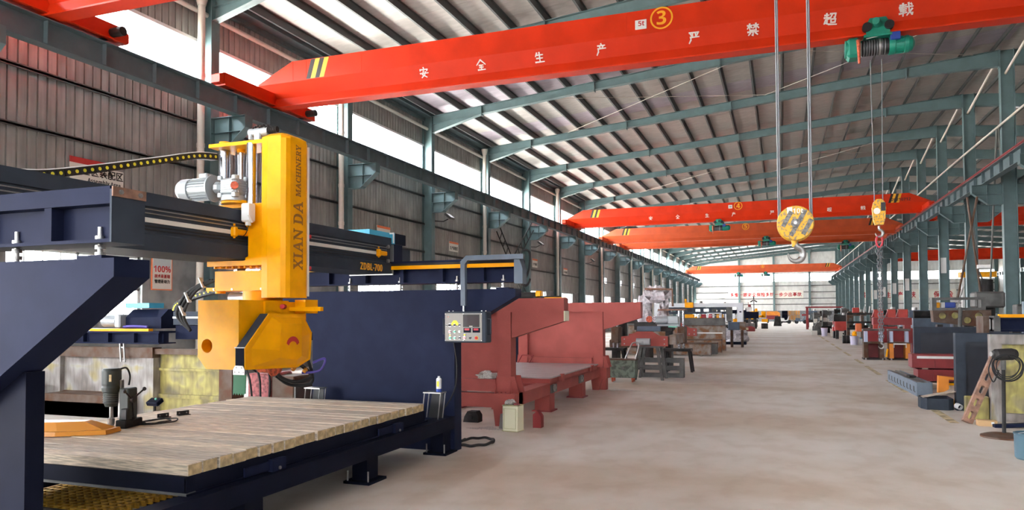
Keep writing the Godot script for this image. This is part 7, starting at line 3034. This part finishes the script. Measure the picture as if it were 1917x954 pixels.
	put("hoop", st, "machine_grey", t)
	for e in [[3.15, "white cast tray on the floor at the right edge, left one"], [3.65, "white cast tray on the floor at the right edge, right one"]]:
		t = thing("cast_tray", e[1], "casting", "white castings on the floor", Vector3(e[0], 0, -50.5))
		st = mb()
		prz(st, [[-0.22, 0], [0.22, 0], [0.26, 0.34], [0.05, 0.3], [-0.05, 0.44], [-0.24, 0.5]], -0.3, 0.1)
		put("body", st, "paper", t)
		st = mb()
		cyl(st, Vector3(0.02, 0.18, 0.1), Vector3(0.02, 0.18, 0.12), 0.06, -1, 14)
		put("bore", st, "black", t)
	t = thing("floor_casting", "grey pile of castings at the right edge of the far aisle", "casting", "", Vector3(2.25, 0, -53.3))
	st = mb()
	prz(st, [[-0.25, 0], [0.3, 0], [0.28, 0.75], [0.0, 0.85], [-0.2, 0.5]], -0.4, 0.1)
	put("body", st, "machine_grey", t)
	st = mb()
	bx(st, -0.35, 0, 0.2, 0.0, 0.3, 0.5)
	put("pale_block", st, "paper", t)
	# grey rusty frames between the racks and the far machines
	t = thing("open_machine", "rusty open machine frame with an orange motor behind the racks", "frame", "", Vector3(0, 0, -43.0))
	for x in [3.3, 4.0, 4.45]:
		st = mb()
		bx(st, x, 0, -0.4, x + 0.12, 1.45, 0.0)
		put("upright", st, "dark_rust", t)
	for y in [0.6, 0.95, 1.4]:
		st = mb()
		bx(st, 3.3, y, -0.4, 4.57, y + 0.1, 0.05)
		put("rail", st, "machine_dark", t)
	st = mb()
	cbx(st, Vector3(3.85, 0.72, 0.15), Vector3(0.3, 0.42, 0.3), 0.03)
	put("orange_motor", st, "sign_orange", t)
	st = mb()
	cbx(st, Vector3(3.75, 1.64, -0.1), Vector3(0.34, 0.28, 0.3), 0.03)
	put("red_box", st, "red_bright", t)
	for x in [4.15, 4.4]:
		st = mb()
		cyl(st, Vector3(x, 1.5, -0.1), Vector3(x + 0.05, 1.85, -0.1), 0.04, -1, 10)
		put("spindle", st, "steel_bare", t)
	t = thing("red_machine_bed", "red machine bed with dark fittings in the right hand row", "machine bed", "", Vector3(0, 0, -46.0))
	st = mb()
	bx(st, 2.9, 0.5, -0.5, 3.6, 1.0, 0.0)
	put("bed", st, "red_bright", t)
	st = mb()
	bx(st, 2.95, 0, -0.45, 3.1, 0.5, -0.05)
	bx(st, 3.4, 0, -0.45, 3.55, 0.5, -0.05)
	bx(st, 2.85, 1.0, -0.5, 3.6, 1.3, -0.1)
	put("fittings", st, "machine_dark", t)
	t = thing("second_bay_machine", "yellow topped machine with white posts between the right columns", "machine", "", Vector3(0, 0, -46.0))
	for x in [9.3, 9.8, 10.6]:
		st = mb()
		bx(st, x, 1.0, -0.2, x + 0.12, 3.4, 0.0)
		put("post", st, "white", t)
	st = mb()
	bx(st, 9.2, 3.4, -0.5, 10.9, 3.7, 0.2)
	put("top_beam", st, "amber", t)
	st = mb()
	bx(st, 9.1, 0, -0.8, 11.0, 1.0, 0.4)
	put("base", st, "hoist_blue", t)
	st = mb()
	cyl(st, Vector3(9.8, 2.0, -0.1), Vector3(10.2, 2.0, -0.1), 0.3, -1, 16)
	put("motor", st, "machine_dark", t)
	# paper notices stuck on the right columns
	for e in [[-62.22, 3.3, "small white notice on the right column level with the far red bed"], [-68.22, 3.2, "small white notice on the right column before the red portal frame"], [-74.22, 3.1, "small white notice on the right column past the red portal frame"], [-56.22, 3.4, "white notice on the right column hidden partly by the chain"], [-44.22, 4.0, "largest white notice, on the right column under crane 4"]]:
		st = mb()
		bx(st, XR + 0.08, e[1] - 0.4, e[0] + 0.007, XR + 0.34, e[1] + 0.4, e[0] + 0.012)
		bx(st, XR + 0.08, e[1] - 0.42, e[0] + 0.007, XR + 0.34, e[1] - 0.4, e[0] + 0.013)
		tag(put("column_notice", st, "white"), e[2], "notice", "notices on the right columns")
	# A-shaped stays between the right columns and the slanting lighting conduit along the runway
	for e in [[-33.0, -35.0], [-37.4, -35.2]]:
		t = thing("stay_ladder", "crossing grey stay between the right columns, " + ("nearer leg" if e[0] > -35.0 else "farther leg"), "stay", "stays between the right columns")
		for s in [0.0, 0.35]:
			st = mb()
			cyl(st, Vector3(8.5 + s * 0.2, 0.0, e[0] - s), Vector3(8.5 + s * 0.2, 9.2, e[1] - s), 0.035, -1, 8)
			put("stile", st, "girt", t)
		for q in 8:
			st = mb()
			var f := (q + 1) / 9.0
			var z: float = lerpf(e[0], e[1], f)
			cyl(st, Vector3(8.5, lerpf(0.0, 9.2, f), z), Vector3(8.57, lerpf(0.0, 9.2, f), z - 0.35), 0.02, -1, 6)
			put("rung", st, "girt", t)
	st = mb()
	tube(st, curve([Vector3(XR - 0.12, 8.6, -14.0), Vector3(XR - 0.12, 8.5, -26.0), Vector3(XR - 0.12, 8.55, -40.0), Vector3(XR - 0.12, 8.5, -60.0), Vector3(XR - 0.12, 8.5, -119.0)]), 0.04, 8)
	tag(put("cable_conduit", st, "pipe"), "pale cable conduit running along the right columns above the runway", "conduit")
	# flat irons and diagonal braces under the right rafters
	for q in range(3, 12):
		var z: float = -14.22 - 6.0 * q
		st = mb()
		cyl(st, Vector3(XR + 0.2, rafter_y(8.0) - 0.9, z), Vector3(XR + 0.2, rafter_y(8.0) - 0.1, z + 4.6), 0.05, -1, 8)
		struct(put("eave_brace", st, "pipe"))

func far_machine(x: float, z: float, w: float, h: float, look: Array, label: String, group: String) -> void:
	# a small machine tool: bed on feet, column, cross head, motor, guard
	var t := thing("machine_tool", label, "machine", group, Vector3(x, 0, z))
	var st := mb()
	for e in [-w * 0.45, w * 0.33]:
		bx(st, e, 0, -0.3, e + w * 0.12, h * 0.3, 0.3)
	put("feet", st, "machine_dark", t)
	st = mb()
	cbx(st, Vector3(0, h * 0.36, 0), Vector3(w, h * 0.16, 0.7), 0.03)
	put("bed", st, look[0], t)
	st = mb()
	cbx(st, Vector3(-w * 0.28, h * 0.68, -0.1), Vector3(w * 0.24, h * 0.5, 0.4), 0.03)
	put("column", st, look[1], t)
	st = mb()
	cbx(st, Vector3(0.02, h * 0.84, 0), Vector3(w * 0.85, h * 0.14, 0.36), 0.02)
	put("cross_head", st, look[1], t)
	st = mb()
	cyl(st, Vector3(w * 0.2, h * 0.9, 0), Vector3(w * 0.2, h, 0), w * 0.1, -1, 14)
	cyl(st, Vector3(w * 0.2, h * 0.5, 0), Vector3(w * 0.2, h * 0.78, 0), w * 0.05, -1, 10)
	put("spindle", st, "steel_bare", t)
	st = mb()
	cbx(st, Vector3(w * 0.1, h * 0.5, 0.1), Vector3(w * 0.3, h * 0.12, 0.4), 0.02)
	put("work_block", st, look[2], t)
	st = mb()
	cbx(st, Vector3(-w * 0.3, h * 0.6, 0.16), Vector3(w * 0.16, h * 0.18, 0.12), 0.01)
	put("switch_cabinet", st, look[3], t)

func crowd() -> void:
	var R := "right hand row of machines"
	for e in [
		[3.3, -47.5, 0.9, 1.5, ["red_bright", "machine_dark", "dark_rust", "paper"], "dark machine with a red bed behind the white castings"],
		[4.3, -49.0, 1.2, 1.7, ["machine_dark", "dark_rust", "red_bright", "machine_grey"], "brown columned machine right of the red bed"],
		[5.2, -42.5, 1.2, 1.8, ["red_deep", "machine_dark", "machine_grey", "paper"], "dark red machine right of the rusty open frame"],
		[5.4, -37.0, 1.1, 1.75, ["dark_rust", "machine_grey", "red_bright", "pale_blue"], "grey columned machine behind the tall red bed"],
		[3.2, -61.5, 1.0, 1.75, ["machine_grey", "machine_dark", "paper", "paper"], "grey and white machine in front of the red portal frame"],
		[4.4, -63.5, 1.1, 1.9, ["red_deep", "machine_dark", "machine_grey", "red_bright"], "red and black machine under the right end of the portal frame"],
		[2.9, -78.0, 1.0, 1.8, ["machine_dark", "blue_grey", "machine_grey", "paper"], "blue grey machine past the red portal frame"],
		[6.4, -31.5, 1.0, 1.6, ["machine_dark", "blue_grey", "yellowed", "machine_grey"], "blue grey machine right of the dark motor"],
		[5.9, -26.5, 1.3, 1.5, ["blue_grey", "machine_dark", "orange_cab", "hoist_blue"], "blue bedded machine behind the beam with holes"],
		[6.6, -23.8, 1.3, 1.9, ["machine_dark", "machine_grey", "dark_rust", "paper"], "grey machine right of the big drilling machine"]]:
		far_machine(e[0], e[1], e[2], e[3], e[4], e[5], R)
	var L := "left hand row of machines"
	for e in [
		[-4.6, -24.0, 1.4, 1.6, ["dark_rust", "machine_dark", "red_oxide", "machine_grey"], "brown machine behind the trestle and wrapped machine"],
		[-6.2, -22.5, 1.4, 1.7, ["machine_dark", "dark_rust", "machine_grey", "paper"], "dark machine left of the wrapped machine"],
		[-3.6, -47.5, 1.3, 2.2, ["machine_dark", "machine_grey", "red_bright", "white"], "grey machine rising behind the white gantry beam"],
		[-5.2, -49.0, 1.4, 2.3, ["red_deep", "machine_dark", "amber", "machine_grey"], "dark machine with red bed behind the white gantry"],
		[-3.3, -57.0, 1.1, 1.9, ["machine_dark", "navy_dark", "amber", "white"], "navy and yellow machine beyond the white gantry leg"],
		[-3.4, -71.0, 1.5, 1.9, ["machine_dark", "navy_dark", "machine_grey", "paper"], "navy machine left of the small yellow saw"],
		[-2.9, -80.0, 1.3, 1.8, ["machine_dark", "amber", "amber", "machine_grey"], "yellow columned machine behind the small yellow saw"]]:
		far_machine(e[0], e[1], e[2], e[3], e[4], e[5], L)

func _ready() -> void:
	# camera: a level-ish view with a vertical lens shift
	var cam := Camera3D.new()
	cam.name = "camera"
	add_child(cam)
	var f := 1370.13
	cam.projection = Camera3D.PROJECTION_FRUSTUM
	cam.near = 0.1
	cam.far = 400.0
	cam.size = 0.1 * 954.0 / f
	cam.frustum_offset = Vector2(0.0, 0.1 * (546.13 - 477.0) / f)
	cam.transform = Transform3D(Basis(Vector3.UP, deg_to_rad(20.17)) * Basis(Vector3.RIGHT, deg_to_rad(1.612)) * Basis(Vector3.BACK, deg_to_rad(-0.257)), CAM)
	# bright overcast day outside
	var env := Environment.new()
	env.background_mode = Environment.BG_SKY
	var sky := Sky.new()
	var sm := ProceduralSkyMaterial.new()
	sm.sky_top_color = Color(0.93, 0.96, 1.0)
	sm.sky_horizon_color = Color(1.0, 1.0, 1.0)
	sm.ground_horizon_color = Color(1.0, 0.99, 0.97)
	sm.ground_bottom_color = Color(0.97, 0.96, 0.93)
	sky.sky_material = sm
	env.sky = sky
	env.background_energy_multiplier = 50.0
	env.tonemap_mode = Environment.TONE_MAPPER_LINEAR
	env.tonemap_exposure = 1.0
	env.sdfgi_enabled = true
	env.ssao_enabled = true
	env.ssil_enabled = true
	var we := WorldEnvironment.new()
	we.name = "environment"
	we.environment = env
	add_child(we)
	make_materials()
	build_hall()
	build_cranes()
	build_fittings()
	bridge_saw()
	table_things()
	low_machine()
	red_machine()
	floor_things_left()
	mid_left()
	right_side()
	far_things()
	crowd()
